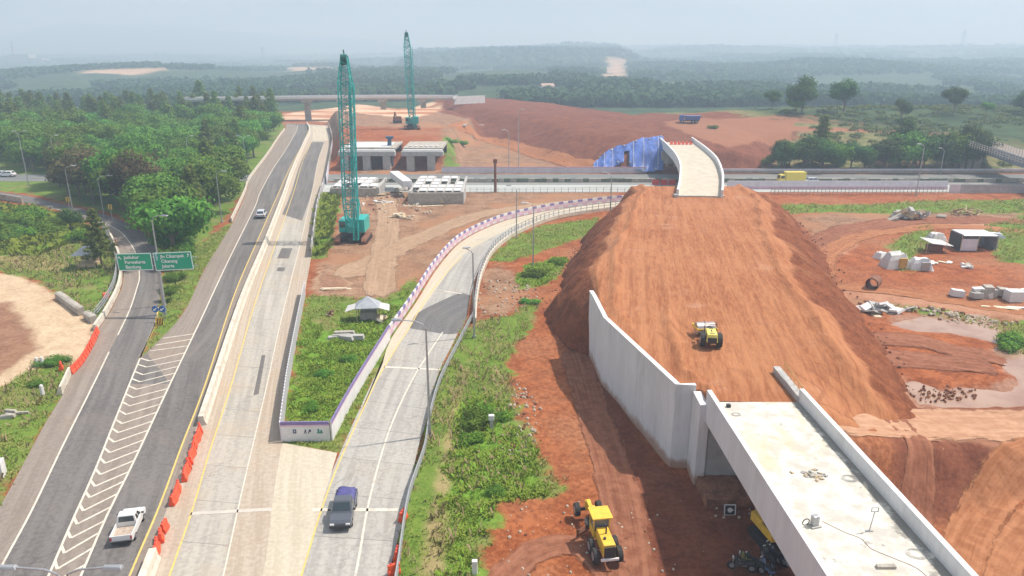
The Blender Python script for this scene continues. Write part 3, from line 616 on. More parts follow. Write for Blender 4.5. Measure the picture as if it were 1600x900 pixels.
YY = np.repeat(Ys[:, None], n_c, 1); U = EX - (xl0 + xr0)[:, None] / 2; U2 = EX - (16.5 + (YY - 50) * .165)
EZ = EZ * (hh[:, None] * sstep(43.6, 48.3, YY) - 3.1 * sstep(22.5, 29.5, EX) * (1 - sstep(50.5, 57, YY)) * sstep(43.6, 48.3, YY))
free = sstep(75, 79, YY) * (U < 0) + (U > 0)      # where the flank is a free slope, not held by the wall
EZ += SL * free * ((fbm(EX / 2.3, YY / 2.3, 61) - .5) * .8 + (fbm(EX / .8, YY / .8, 62, 3) - .5) * .45 - .7 * np.abs(fbm(YY / 1.6 + EX * .12, EX / 9, 66, 3) - .5) * 2 * (U > 0))
EX += SL * free * (fbm(YY / 3.2, EX / 6, 65) - .5) * 1.0
topm = (1 - SL)
ruts = (fbm(U2 * .75 + fbm(YY / 18, U * 0, 71) * 3.0, YY / 26, 72, 4) - .5) * .14 + (fbm(U2 * 2.6 + fbm(YY / 12, U * 0, 73) * 2, YY / 9, 74, 3) - .5) * .05
EZ += topm * ruts
berm = np.exp(-((U - (xl - xr)[:, None] / 2 - 1.3 - .8 * fbm(YY / 9, YY * 0, 75)) / .55) ** 2) * .5 * sstep(60, 75, YY)
berm += np.exp(-((U + 6.3 - (YY - 54) * .14) / .5) ** 2) * .45 * (1 - sstep(66, 76, YY)) * fbm(EX / 1.1, YY / 1.1, 76) * 1.6
berm += np.exp(-((U - (xr - xl)[:, None] / 2 + .6) / .6) ** 2) * .45 * fbm(EX / 2, YY / 2, 78) * 1.6
EZ += topm * berm
EZ = np.where((SL > .95) & (EZ < .3), EZ - .35 * free, EZ)
b = MB(); b.v = list(map(tuple, np.stack([EX, YY, EZ], -1).reshape(-1, 3)))
b.uv = np.stack([U2, YY], -1).reshape(-1, 2)
for i in range(n_s - 1):
    for j in range(n_c - 1): q = i * n_c + j; b.f.append((q, q + 1, q + n_c + 1, q + n_c)); b.m.append(0)
def emb_mat():
    m, t, bs = nt('compacted_red_soil'); v = posc(t); us = coords(t, 'UV', (1, .055, 1)); us2 = coords(t, 'UV', (1, .16, 1))
    at = N(t, 'ShaderNodeAttribute'); at.attribute_name = 'slope'
    nb, nm, ns, nf = noise(t, v, .11, 5, .6), noise(t, v, .55, 6, .65), noise(t, v, 2.4, 5, .65), noise(t, v, 10, 3)
    st = noise(t, us, 1.3, 5, .62); st2 = noise(t, us2, 3.5, 4, .6)
    c = mix(t, ramp(t, mth(t, 'MULTIPLY_ADD', st, .6, mth(t, 'MULTIPLY', nb, .4)), .40, .60), (.27, .098, .041), (.385, .168, .078))
    c = mix(t, ramp(t, st2, .40, .62, 0, .5), c, (.45, .195, .085))
    c = mix(t, mth(t, 'MULTIPLY', ramp(t, noise(t, us, .55, 6, .7), .54, .68), .5), c, (.24, .08, .034))
    c = mix(t, mth(t, 'MULTIPLY', ramp(t, nm, .56, .70), .5), c, (.26, .10, .05))
    c = mix(t, mth(t, 'MULTIPLY', ramp(t, noise(t, v, .18, 4, .6), .60, .72), .6), c, (.44, .24, .15))
    # fine tyre tread along the tracks
    wv = N(t, 'ShaderNodeTexWave', wave_type='BANDS', bands_direction='X', Scale=1.1, Distortion=5.0, Detail=3.0); wv.inputs['Detail Scale'].default_value = .6
    t.links.new(coords(t, 'UV', (1, .12, 1)), wv.inputs['Vector'])
    c = mix(t, mth(t, 'MULTIPLY', ramp(t, wv.outputs['Fac'], .75, .95), .10), c, (.22, .085, .045))
    a2 = N(t, 'ShaderNodeAttribute'); a2.attribute_name = 'trk'; c = mix(t, mth(t, 'MULTIPLY', ramp(t, mth(t, 'MULTIPLY_ADD', mth(t, 'SUBTRACT', ns, .5), .8, a2.outputs['Fac']), .25, .8), .45), c, (.19, .063, .028))
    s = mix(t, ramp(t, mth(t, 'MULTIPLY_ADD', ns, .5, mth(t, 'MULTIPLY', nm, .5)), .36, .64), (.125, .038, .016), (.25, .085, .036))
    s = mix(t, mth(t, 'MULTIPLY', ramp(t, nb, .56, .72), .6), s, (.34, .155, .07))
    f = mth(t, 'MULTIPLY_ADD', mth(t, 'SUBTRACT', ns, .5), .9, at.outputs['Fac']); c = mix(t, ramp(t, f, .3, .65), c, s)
    k = mth(t, 'MULTIPLY_ADD', nf, .5, .75); mm = N(t, 'ShaderNodeMix', data_type='RGBA', blend_type='MULTIPLY'); mm.inputs[0].default_value = 1
    t.links.new(c, mm.inputs[6]); cb = N(t, 'ShaderNodeCombineColor')
    for i in range(3): t.links.new(k, cb.inputs[i])
    t.links.new(cb.outputs[0], mm.inputs[7]); t.links.new(mm.outputs[2], bs.inputs['Base Color'])
    bs.inputs['Roughness'].default_value = .95; bs.inputs['Specular IOR Level'].default_value = .15
    addbump(t, bs, mth(t, 'MULTIPLY_ADD', st2, .5, mth(t, 'MULTIPLY', ns, .5)), .6, .3); return m
emb = b.build('embankment', emb_mat(), smooth=True)
lx = EX - xl0[:, None]; rx = xr0[:, None] - EX; g_ = lambda d, a_, w_: np.exp(-((d - a_ - 1.2 * (fbm(YY / 16, YY * 0 + a_, 80) - .5)) / w_) ** 2)
tk = sum(g_(lx, a_, .32) for a_ in (2.3, 3.6, 5.6, 7.0)) * sstep(58, 66, YY) + .8 * sum(g_(rx, a_, .3) for a_ in (2.0, 3.3, 5.4)); tk *= sstep(.38, .58, fbm(EX / 3 + 7, YY / 9, 83)) * topm
at2 = emb.data.attributes.new('trk', 'FLOAT', 'POINT'); at2.data.foreach_set('value', np.clip(tk, 0, 1).astype(np.float32).ravel())
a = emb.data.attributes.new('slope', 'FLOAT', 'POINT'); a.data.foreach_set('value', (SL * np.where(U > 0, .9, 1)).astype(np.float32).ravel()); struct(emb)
# ================================================================== retaining wall, abutment, bridge in front
wp = [Vector((8.75, 75.2, 0)), P(931,462,7.2), P(949,497,7.2), P(1062,601,7.2), P(1086,600.5,7.2)]; wp = [Vector((p.x, p.y, 0)) for p in wp]
b = MB(); b.sweep(wp, [(.0, -.5), (.35, -.5), (.35, 7.15), (.0, 7.15)])
o = b.build('retaining_wall', M_WALL); tag(o, 'tall pale grey concrete wall holding back the red embankment', 'retaining wall')
b = MB(); ws = cr(wp[1:4], 12)
d = (wp[3] - wp[1]).normalized(); r = Vector((d.y, -d.x, 0))
b = MB()
for i in range(44):
    q = wp[1].lerp(wp[3], (i + .5) / 44)
    for z in (1.2, 3.0, 4.8, 6.4):
        if random.random() < .8: b.box((q.x + r.x * .35, q.y + r.y * .35, z + random.uniform(-.1, .1)), (.05, .05, .06), rz=.7)
b.build('tie_hole', M_STEEL, o)
cop = MB().sweep(wp, [(-.04, 7.153), (.39, 7.153), (.39, 7.30), (-.04, 7.30)]).build('coping', M_CONW, o)
ab = thing('bridge_abutment', 'grey concrete abutment under the end of the unfinished bridge', 'abutment', (18.0, 50, 0))
A = lambda b_, n_, m_, **k: b_.build(n_, m_, ab, loc=(-18.3, -50, 0), **k)
A(MB().box((18.4, 50.5, 2.7), (6.4, 2.2, 5.8)), 'front_wall', M_CON, bevel=.03)
b = MB(); b.box((14.75, 50.4, 3.3), (.75, 2.4, 7.0)); b.box((14.42, 49.7, 3.3), (.12, .35, 6.9)); b.box((14.42, 50.6, 3.3), (.12, .35, 6.9)); A(b, 'wing_wall', M_WALL, bevel=.02)
b = MB(); b.box((21.95, 52.2, 3.4), (.4, 5.6, 7.6)); b.box((22.0, 52.2, 7.28), (.55, 5.7, .16)); A(b, 'wing_wall', M_CON)
A(MB().box((18.4, 50.2, 5.75), (6.7, 3.2, .3)), 'bearing_shelf', M_CONB)
b = MB(); b.box((18.6, 47.7, .28), (8.2, 3.4, .9), top=(.97, .95)); A(b, 'pile_cap', M_SOILH)
A(MB().box((15.15, 49.0, 6.2), (.6, .5, .18)), 'bearing_plate', M_RUST)
br = thing('unfinished_bridge', 'unfinished bridge deck of pale concrete with two grey parapets', 'bridge', (18, 30, 0))
lpath = [Vector((14.5 + (49.3 - y) * .031, y, 0)) for y in np.linspace(49.35, 3, 30)]
def off(path, d): return [p + Vector((d, 0, 0)) for p in path]
BR = lambda b_, n_, m_, **k: b_.build(n_, m_, br, loc=(-18, -30, 0), **k)
M_DECK = None
def deck_mat():
    m, t, bs = nt('bridge_deck_concrete'); v = posc(t)
    c = mix(t, ramp(t, noise(t, v, .9, 6, .65), .36, .62), (.47, .445, .39), (.66, .63, .56))
    c = mix(t, mth(t, 'MULTIPLY', ramp(t, noise(t, posc(t, (1, .35, 1)), .5, 5, .6), .52, .66), .55), c, (.60, .47, .29))
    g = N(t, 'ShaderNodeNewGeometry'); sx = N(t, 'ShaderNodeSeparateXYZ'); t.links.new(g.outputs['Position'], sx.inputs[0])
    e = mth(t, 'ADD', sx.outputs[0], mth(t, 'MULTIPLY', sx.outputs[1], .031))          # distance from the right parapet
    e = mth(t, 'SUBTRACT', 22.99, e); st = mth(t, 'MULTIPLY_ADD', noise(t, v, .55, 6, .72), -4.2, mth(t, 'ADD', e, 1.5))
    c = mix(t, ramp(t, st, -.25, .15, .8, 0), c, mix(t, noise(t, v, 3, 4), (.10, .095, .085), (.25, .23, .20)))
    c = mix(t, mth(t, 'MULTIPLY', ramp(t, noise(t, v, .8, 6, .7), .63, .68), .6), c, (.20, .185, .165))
    wv = N(t, 'ShaderNodeTexWave', wave_type='BANDS', bands_direction='Y', Scale=1.6, Distortion=1.2); t.links.new(v, wv.inputs['Vector'])
    c = mix(t, mth(t, 'MULTIPLY', ramp(t, wv.outputs['Fac'], .6, 1.), .14), c, (.4, .36, .3))
    t.links.new(c, bs.inputs['Base Color']); bs.inputs['Roughness'].default_value = .9; addbump(t, bs, noise(t, v, 6, 4), .2, .03); return m
b = MB(); vs = []
for p in lpath: vs += [(p.x + .34, p.y, 7.0), (p.x + 6.96, p.y, 7.0), (p.x + 6.96, p.y, 6.6), (p.x + .34, p.y, 6.6)]
n = len(lpath); b.add(vs, [(4 * i + j, 4 * i + (j + 1) % 4, 4 * i + 4 + (j + 1) % 4, 4 * i + 4 + j) for i in range(n - 1) for j in range(4)] + [(3, 2, 1, 0)])
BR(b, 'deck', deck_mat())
for s in (0, 1):
    pr = [(0, 5.5), (.34, 5.5), (.34, 8.0), (0, 8.0)]; pr = [(-o_ + (-6.96 if s else -0.0), z) for o_, z in pr] if True else pr
    BR(MB().sweep(lpath, [(q[0] , q[1]) for q in reversed(pr)]), 'parapet', M_WALL)
for k in range(3): BR(MB().sweep(off(lpath[1:], 1.5 + 1.85 * k), [(-.35, 5.5), (.35, 5.5), (.35, 5.75), (.12, 5.9), (.12, 6.35), (.35, 6.45), (.35, 6.595), (-.35, 6.595), (-.35, 6.45), (-.12, 6.35), (-.12, 5.9), (-.35, 5.75)]), 'girder', M_CON)
# ================================================================== curved bridge over the toll road
fb = thing('curved_bridge', 'narrow curved bridge with pale deck and white parapets over the toll road', 'bridge', (38, 175, 0))
FB = lambda b_, n_, m_, **k: b_.build(n_, m_, fb, loc=(-38, -175, 0), **k)
fl = cr([Vector((p.x, p.y, 0)) for p in PP([(1061,296),(1064,281),(1065,257),(1058,240.5),(1046,227),(1033,215)], 8.2)], 40)
fr = cr([Vector((p.x, p.y, 0)) for p in PP([(1127,297),(1128,284),(1127,266),(1118,245),(1101,229),(1080,214)], 8.2)], 40)
def slab(l, r, z0, z1):
    b = MB(); vs = []
    for p, q in zip(l, r): vs += [(p.x, p.y, z1), (q.x, q.y, z1), (q.x, q.y, z0), (p.x, p.y, z0)]
    n = len(l); return b.add(vs, [(4 * i + j, 4 * i + 4 + j, 4 * i + 4 + (j + 1) % 4, 4 * i + (j + 1) % 4) for i in range(n - 1) for j in range(4)] + [(0, 1, 2, 3), (4 * n - 1, 4 * n - 2, 4 * n - 3, 4 * n - 4)])
FB(slab(fl, fr, 6.6, 7.1), 'deck', mat('buff_deck_concrete', (.49, .44, .35), .9, .12, .6, dirt=(.40, .36, .3), dirt_amt=.35, dscale=.3))
FB(MB().sweep(fl, [(0, 5.9), (0, 8.2), (-.4, 8.2), (-.4, 5.9)]), 'parapet', M_WALL); FB(MB().sweep(fr, [(.4, 5.9), (.4, 8.2), (0, 8.2), (0, 5.9)]), 'parapet', M_WALL)
mid = lambda f: [p.lerp(q, f) for p, q in zip(fl, fr)]
for f in (.2, .5, .8): FB(MB().sweep(mid(f)[2:-3], [(-.4, 5.4), (.4, 5.4), (.4, 6.595), (-.4, 6.595)]), 'girder', M_CON)
p, q = fl[-6], fr[-6]; b = MB(); b.box(((p.x + q.x) / 2, p.y + 2, 2.6), (10.5, 2., 5.6)); [b.box((p.x + .8 + i * 2.2, p.y + .8, 2.6), (.7, .6, 5.5)) for i in range(5)]; FB(b, 'far_abutment', M_CONB)
p, q = fl[0], fr[0]; b = MB(); b.box(((p.x + q.x) / 2, p.y + .2, 6.3), (9.2, .8, 1.5)); b.box((p.x - .6, p.y - .2, 6.4), (.5, 1.6, 2.)); FB(b, 'end_wall', M_CON)
# blue sheet over its flank
cols = [(927, 262, 268), (940, 248, 270), (952, 239, 270), (965, 233, 264), (978, 232, 258), (990, 226, 271), (1003, 221, 272), (1018, 219, 272), (1030, 218, 272), (1036, 219, 272)]
b = MB(); nu, nw = 60, 26
for i in range(nu + 1):
    f = i / nu * (len(cols) - 1); k = min(int(f), len(cols) - 2); f -= k; ce = [cols[k][j] * (1 - f) + cols[k + 1][j] * f for j in range(3)]
    pt, pb = Pt(ce[0], ce[1]), Pt(ce[0], ce[2])
    for j in range(nw + 1):
        p = pt.lerp(pb, j / nw); z = hz(p.x, p.y) + .3 + .55 * float(fbm(np.array([i * .6 + j * .1]), np.array([j * .16 - i * .05]), 9)[0]) + .7 * float(fbm(np.array([i * .13]), np.array([j * .1]), 4)[0])
        b.v.append((p.x, p.y, z))
for i in range(nu):
    for j in range(nw):
        if not (24 < i < 29 and j > 9): a = i * (nw + 1) + j; b.f.append((a, a + 1, a + nw + 2, a + nw + 1)); b.m.append(0)
o = b.build('tarpaulin', M_TARP, smooth=True); s = o.modifiers.new('t', 'SOLIDIFY'); s.thickness = .04; 
for i in (3, 9, 16, 33, 41, 52): MB().tube([Vector(b.v[i * (nw + 1) + j]) + Vector((0, -.05, .1)) for j in range(0, nw + 1, 2)], .05, 4).build('rope', M_CONW, o)
for i in range(0, 58, 5): MB().ico(Vector(b.v[i * (nw + 1) + (2 if i % 2 else nw - 2)]) + Vector((0, -.1, .15)), .3, 0, .25).build('sandbag', M_CONP, o)
tag(o, 'crumpled blue tarpaulin spread over the earth slope beside the curved bridge', 'tarpaulin')
# ================================================================== piers of the second bridge under construction
def pier_frame(xs, cols_, capx, y, label, top, extra):
    t = thing('bridge_pier', label, 'bridge pier', (xs, y, 0)); B = lambda b_, n_, m_, **k: b_.build(n_, m_, t, loc=(-xs, -y, 0), **k)
    for c in cols_: B(MB().box((c, y, 1.9), (2.1, 1.8, 4.2)), 'column', M_CON, bevel=.05)
    cx = (capx[0] + capx[1]) / 2; wd = capx[1] - capx[0]
    B(MB().box((cx, y, 4.65), (wd, 2.4, 1.25)), 'cap_beam', M_CON, bevel=.05); B(MB().box((cx, y + .3, 5.45), (wd - .6, 1.6, .33)), 'bearing_shelf', M_CONW)
    B(MB().box((cx, y + 9, 5.75), (wd - .4, 15.5, .5)), 'deck', M_CONB); B(MB().box((cx, y + 14, 2.7), (wd - .5, 1.2, 5.4)), 'back_wall', M_BLACK)  # back wall coloured black to paint in the deep shade of the void behind
    for k in range(5): B(MB().box((capx[0] + 1.2 + k * (wd - 2.4) / 4, y + 8, 5.05), (.7, 13, .85)), 'girder', M_CON)
    if extra: B(MB().box((cx - .3, y + 8, 6.06), (wd * .78, 11, .08), rz=.02), 'white_sheeting', M_PLASTICW)
    else:
        for k in range(6): B(MB().box((capx[0] + 2 + k * 1.5, y + 4.2, 6.15), (.9, 1.1, .3)), 'bearing_block', M_CONW)
    return t
px2x = lambda x, y, h=0: P(x, y, h).x
pier_frame(-42, [px2x(540, 266), px2x(574, 266), px2x(605, 266)], (px2x(525, 240, 5), px2x(615, 240, 5)), 206, 'grey concrete pier frame with white sheeting on its deck behind the nearer crane', 0, True)
pier_frame(-28, [px2x(642, 266), px2x(674, 266)], (px2x(625, 240, 5), px2x(691, 240, 5)), 206, 'grey two-column concrete pier frame with bare dark deck', 0, False)
b = MB(); b.box((-35.2, 212, 2.4), (1.6, 1.6, 4.8)); b.cyl((-35.2, 212, 4.8), (-35.0, 212, 8.6), .7, .5, 8); b.box((-35, 212, 8.4), (2, 1.6, .6))
o = b.build('drilling_leader', mat('dark_blue_steel', (.04, .09, .16), .6)); tag(o, 'dark blue steel casing standing between the two grey pier frames', 'steel casing')
def near_deck(x0, x1, y0, y1, h, nx, ny, miss, label):
    t = thing('girder_deck', label, 'bridge deck', (x0, y0, 0)); B = lambda b_, n_, m_, **k: b_.build(n_, m_, t, loc=(-x0, -y0, 0), **k)
    B(MB().box(((x0 + x1) / 2, (y0 + y1) / 2, h / 2 - .6), (x1 - x0 - .4, y1 - y0 - .4, h - 1.3)), 'base_wall', M_CONB)
    B(MB().box(((x0 + x1) / 2, y0 - .3, h / 2 - .2), (x1 - x0 + .6, .6, h - .1)), 'front_wall', M_CONB)
    B(MB().box((x1 + .3, y0 + 4, h / 2 - .1), (.5, 9, h + .1)), 'wing_wall', M_CON)
    dx, dy = (x1 - x0) / nx, (y1 - y0) / ny
    for i in range(nx + 1): B(MB().box((x0 + i * dx, (y0 + y1) / 2, h - .42), (.45, y1 - y0, .8)), 'girder', M_CON)
    for i in range(nx):
        for j in range(ny):
            if (i, j) in miss: continue
            B(MB().box((x0 + (i + .5) * dx, y0 + (j + .5) * dy, h + .06), (dx - .5, dy - .9, .14), rz=random.uniform(-.02, .02)), 'panel', M_CONW)
    return t
near_deck(px2x(645, 300, 2) - .3, px2x(722, 300, 2), 158.5, 179, 2.7, 6, 5, {(3, 2), (4, 2), (4, 3), (5, 3), (0, 0), (2, 4), (5, 4), (1, 2)}, 'deck of white panels with dark gaps on a brown front wall')
near_deck(px2x(540, 290), px2x(605, 290), 167, 180, 2.2, 5, 3, {(4, 1), (1, 0), (4, 2), (2, 0), (0, 2)}, 'low deck of white panels behind the lattice boom of the nearer crane')
b = MB(); b.box((-26.3, 172, 3.2), (2.2, 15, 1.5), rz=.35); o = b.build('precast_girder', M_CONW, bevel=.1); tag(o, 'long white precast girder lying slanted between the two panel decks', 'girder')
# ================================================================== viaduct far behind
va = thing('viaduct', 'long low grey viaduct crossing behind the construction site', 'viaduct', (-80, 376, 0)); VB = lambda b_, n_, m_, **k: b_.build(n_, m_, va, loc=(80, -376, 0), **k)
vp = cr([Vector((p.x, p.y, 0)) for p in PP([(285,153),(360,152.2),(480,150.5),(580,149.5),(650,149.4),(712,150.0)], 11.2)], 40)
VB(MB().sweep(vp, [(-4.2, 9.6), (4.2, 9.6), (4.6, 10.4), (-4.6, 10.4)]), 'deck', M_CON); VB(MB().sweep(vp, [(4.3, 10.4), (4.6, 10.4), (4.6, 11.4), (4.3, 11.4)]), 'parapet', M_CONW); VB(MB().sweep(vp, [(-4.6, 10.4), (-4.3, 10.4), (-4.3, 11.4), (-4.6, 11.4)]), 'parapet', M_CONW)
for x in (410, 478, 536, 595, 662):
    p = min(vp, key=lambda q: abs(800 + q.x * FPX / (CT * q.y + 7) - x)); b = MB(); b.box((p.x, p.y, 4.1), (2.4, 2.6, 8.6)); b.box((p.x, p.y, 9.0), (3.4, 8, 1.19), top=(1.2, 1)); VB(b, 'pier', M_CONB)
q = PP([(708,150.5),(757,148.5)], 11.); b = MB(); b.sweep([Vector((p.x, p.y, 7.2)) for p in q], [(-.5, 0), (.5, 0), (.4, 3.6), (-.4, 3.6)]); o = b.build('white_barrier', M_CONW); tag(o, 'white barrier at the end of the far viaduct on the red embankment', 'barrier')
b = MB(); b.box((P(697,152,8).x, 392, 8.6), (9, 1, 2.2)); o = b.build('orange_barrier', mat('faded_orange', (.6, .2, .12))); tag(o, 'faded orange barrier closing the far viaduct', 'barrier')
# steel overpass at right
ov = thing('steel_overpass', 'grey steel girder overpass with fenced sides above the trees at the right', 'overpass', (140, 200, 0)); OB = lambda b_, n_, m_, **k: b_.build(n_, m_, ov, loc=(-140, -200, 0), **k)
op = cr([Vector((p.x, p.y, 0)) for p in PP([(1488,211),(1515,217),(1560,231),(1610,247),(1700,274)], 7.6)], 24); M_OG = mat('blue_grey_girder', (.17, .19, .24), .6, .12, .8)
OB(MB().sweep(op, [(-.2, 4.9), (.1, 4.9), (.1, 7.3), (-.2, 7.3)], closed=True), 'girder', M_OG); OB(MB().sweep(op, [(-6.2, 4.9), (-5.9, 4.9), (-5.9, 7.3), (-6.2, 7.3)]), 'girder', M_OG); OB(MB().sweep(op, [(-6.3, 7.0), (-.2, 7.0), (-.2, 7.3), (-6.3, 7.3)]), 'deck', M_SHLD)
for s in (0.0, -6.1):
    b = MB()
    for i, p in enumerate(cr(op, 46)): b.cyl((p.x - s * 0 + (s), p.y, 7.3), (p.x + s, p.y, 9.0), .07, n=5)
    for z in (7.9, 8.4, 8.9): b.tube([Vector((p.x + s, p.y, z)) for p in op], .05, 4)
    OB(b, 'railing', mat('bleached_railing', (.45, .40, .34), .8))
b = MB(); b.box((op[6].x - 3, op[6].y, 2.3), (6.5, 1.6, 5.2)); OB(b, 'pier', M_CONB)
# ================================================================== barriers, hoardings and fences
def wall_thing(name, label, cat, path, prof, mats, mis=None, group=None):
    o = MB().sweep(path, prof, mis).build(name, mats); return tag(o, label, cat, group)
def jersey(w0, w1, h): return [(-w0 / 2, 0), (w0 / 2, 0), (w0 / 2, .12), (w1 / 2 + .06, .4), (w1 / 2, h), (-w1 / 2, h), (-w1 / 2 - .06, .4), (-w0 / 2, .12)]
MEDC = [p + Vector((.45, 0, 0)) for p in cr(MED_L, 120)]
i0 = min(range(120), key=lambda i: (MEDC[i] - P(318, 662)).length); i1 = min(range(120), key=lambda i: (MEDC[i] - P(236, 872)).length)
wall_thing('median_barrier', 'long dusty concrete barrier between the dark highway and the pale carriageway', 'barrier', MEDC[i0:], jersey(.85, .45, .95), M_CONP)
wall_thing('median_barrier', 'short concrete barrier end beside the lowest orange barriers on the median', 'barrier', MEDC[:i1 + 1], jersey(.85, .45, .95), M_CONP)
wall_thing('kerb_wall', 'pale concrete edge wall along the outside of the slip road curve', 'wall', cr([p + Vector((-.35, 0, 0)) for p in PP([(153,517),(175,483),(191,446),(192,411),(181,380),(168,357)])], 40), [(-.2, 0), (.2, 0), (.15, .8), (-.15, .8)], M_CONP)
wall_thing('kerb_wall', 'short yellowish concrete wall below the orange barriers at the slip road', 'wall', PP([(96,617),(110,586)]), [(-.5, 0), (.1, 0), (.1, .9), (-.1, .9)], M_CONP)
def rail_fence(name, label, cat, path, h, rails, step, pm, rm, pr=.05, rr_=.04, z0=0.):
    t = thing(name, label, cat, path[0]); o = path[0]; L = plen(path); b = MB()
    for z in rails: b.tube([p - o + Vector((0, 0, z)) for p in path], rr_, 5)
    b.build('rail', rm, t)
    for p in cr(path, max(2, int(L / step) + 1))[:99]:
        hp = hz(p.x, p.y) if z0 else 0; MB().cyl((p.x - o.x, p.y - o.y, min(0, hp)), (p.x - o.x, p.y - o.y, h), pr, n=5).build('post', pm, t)
    return t
rail_fence('guard_rail', 'grey double rail fence along the grass verge right of the curving ramp', 'guard rail', cr(PP([(612,960),(622.5,900),(639,789),(664,711),(672,661),(688,603),(716,545),(741,496)]), 60), 1.1, (.55, .8, 1.05), 1.6, M_GREYP, M_GREYP, .06, .07)
rail_fence('guard_rail', 'grey railing behind the outer edge wall of the slip road curve', 'guard rail', cr([p + Vector((-.9, 0, 0)) for p in PP([(160,500),(175,480),(190,446),(191,411),(179,378),(167,357)])], 30), 1.3, (.6, .95, 1.3), 1.8, M_STEEL, M_STEEL, .05, .06)
rp = cr([p + Vector((.3, 0, 0)) for p in PP([(738,505),(741,468),(750,428),(771,391),(811,363),(871,341),(968,326)])], 70)
wall_thing('ramp_parapet', 'low pale concrete parapet with railing round the far bend of the ramp', 'parapet', rp, [(-.2, 0), (.2, 0), (.2, .7), (-.2, .7)], M_CONP)
rail_fence('railing', 'grey railing on the pale parapet round the far bend of the ramp', 'railing', [p + Vector((0, 0, .7)) for p in rp], 1.1, (.5, 1.05), 1.5, M_STEEL, M_STEEL, .06, .07)
hp = PP([(609,531),(556,620),(519,689)]); hq = [P(519,689) + Vector((0, .0, 0)), P(441,690)]
sheet = lambda h: [(-.06, 0), (-.06, h - .45), (-.06, h - .3), (-.06, h), (.06, h), (.06, h - .3), (.06, h - .45), (.06, 0)]
SMI = [0, 1, 2, 2, 2, 1, 0, 0]
hd = thing('site_hoarding', 'white hoarding with purple and pink top band round the tip of the green triangle', 'hoarding', hp[-1]); o0 = hp[-1]; loc0 = tuple(-o0)
MB().sweep(list(reversed(cr(hp, 20))), sheet(1.9), SMI).build('side_panel', [M_CONW, M_PINK, M_PURP], hd, loc=loc0)
fpth = [hq[0] + Vector((-.13, 0, 0)), hq[1]]
MB().sweep(fpth, sheet(1.9), SMI).build('front_panel', [M_CONW, M_PINK, M_PURP], hd, loc=loc0)
for k, (f, c) in enumerate(((.72, (.05, .06, .16)), (.46, (.06, .07, .14)), (.2, (.03, .22, .17)))):       # three small company emblems
    p = fpth[1].lerp(fpth[0], 1 - f); b = MB(); y = p.y - .075
    if k == 0:
        for r_, s in ((.20, 1), (.20, -1)): b.box((p.x, y, 1.0 + .14 * s), (.22, .02, .08)); b.box((p.x + .1 * s, y, 1.0), (.08, .02, .34))
    elif k == 1: [b.box((p.x + d, y, .98), (.07, .02, .38), sh=(s, 0)) for d, s in ((-.25, .1), (-.08, -.1), (.1, .1))]; b.box((p.x + .26, y, 1.05), (.12, .02, .2))
    else: b.box((p.x, y, .85), (.5, .02, .1)); b.box((p.x - .12, y, 1.05), (.16, .02, .3)); b.box((p.x + .12, y, 1.0), (.16, .02, .2))
    b.build('emblem', mat('emblem_ink', c, .7, .05), hd, loc=loc0)
wall_thing('site_hoarding', 'corrugated grey hoarding along the left side of the green triangle', 'hoarding', cr(PP([(440,689),(446,640),(452,596),(464,528),(477,460)]), 120), [(-.05, 0), (.05, 0), (.05, 1.8), (-.05, 1.8)], [M_LILAC, M_STEEL], lambda i, j: (i // 1) % 2)
wall_thing('site_hoarding', 'weathered hoarding beside the green strip next to the nearer crane', 'hoarding', cr(PP([(487,402),(497,325),(507,290)]), 60), [(-.05, 0), (.05, 0), (.05, 1.8), (-.05, 1.8)], [M_CONB, M_STEEL, M_LILAC], lambda i, j: (i // 2) % 3)
wall_thing('site_hoarding', 'lilac white hoarding at the far right edge of the pale carriageway', 'hoarding', cr([p + Vector((.4, 0, 0)) for p in PP([(508,288),(515,247),(518,222),(513,200)])], 40), [(-.05, 0), (.05, 0), (.05, 2.2), (-.05, 2.2)], [M_LILAC, M_CONB], lambda i, j: (i // 7) % 2)
rw = cr([p + Vector((-.3, 0, 0)) for p in PP([(609,531),(649,472),(683,418),(719,378.5),(763,354.5),(804,340.5),(871,326.5),(939,318),(992,313)])], 160)
wall_thing('ramp_hoarding', 'white and pink hoarding with a stepped purple top along the inside of the ramp bend', 'hoarding', rw, [(-.1, 0), (-.1, .45), (-.1, .9), (-.1, 1.35), (.1, 1.35), (.1, .9), (.1, .45), (.1, 0)], [M_CONW, M_PINK, M_PURP], lambda i, j: (2 if (i % 4) < 2 else 0) if j in (2, 3, 4) else (1 if j in (1, 5) else (0 if i % 4 < 2 else 1)))
wall_thing('edge_barrier', 'whitish concrete barrier on the grassy left edge of the dark highway', 'barrier', cr([p + Vector((-.3, 0, 0)) for p in PP([(364,347),(385,300),(392,280),(419,243),(437,215),(446,203)])], 40), [(-.15, 0), (.15, 0), (.1, .85), (-.1, .85)], M_CONP)
wall_thing('edge_barrier', 'stained concrete barrier beside the slip road below the wood', 'barrier', PP([(36,317.5),(5,312),(-80,302)]), [(-.2, 0), (.2, 0), (.15, 1.3), (-.15, 1.3)], M_CONB)
X = lambda px, d: (px - 800) / FPX * (CT * d + 9.9)
line = lambda x0, x1, d, n=40: [Vector((x0 + (x1 - x0) * i / n, d, 0)) for i in range(n + 1)]
wall_thing('toll_hoarding', 'lilac white hoarding on the far edge of the toll road left of the curved bridge', 'hoarding', line(X(690, 200.5), X(1010, 200.5), 200.6), sheet(1.7), [M_LILAC, M_LILAC, M_PINK], SMI)
wall_thing('toll_hoarding', 'pinkish wall on the far edge of the toll road right of the curved bridge', 'hoarding', line(X(1128, 200.5), 420, 200.6), [(-.1, 0), (-.1, .7), (-.1, 1.2), (.1, 1.2), (.1, .7), (.1, 0)], [M_CONB, M_LILAC], [0, 1, 1, 1, 0, 0])
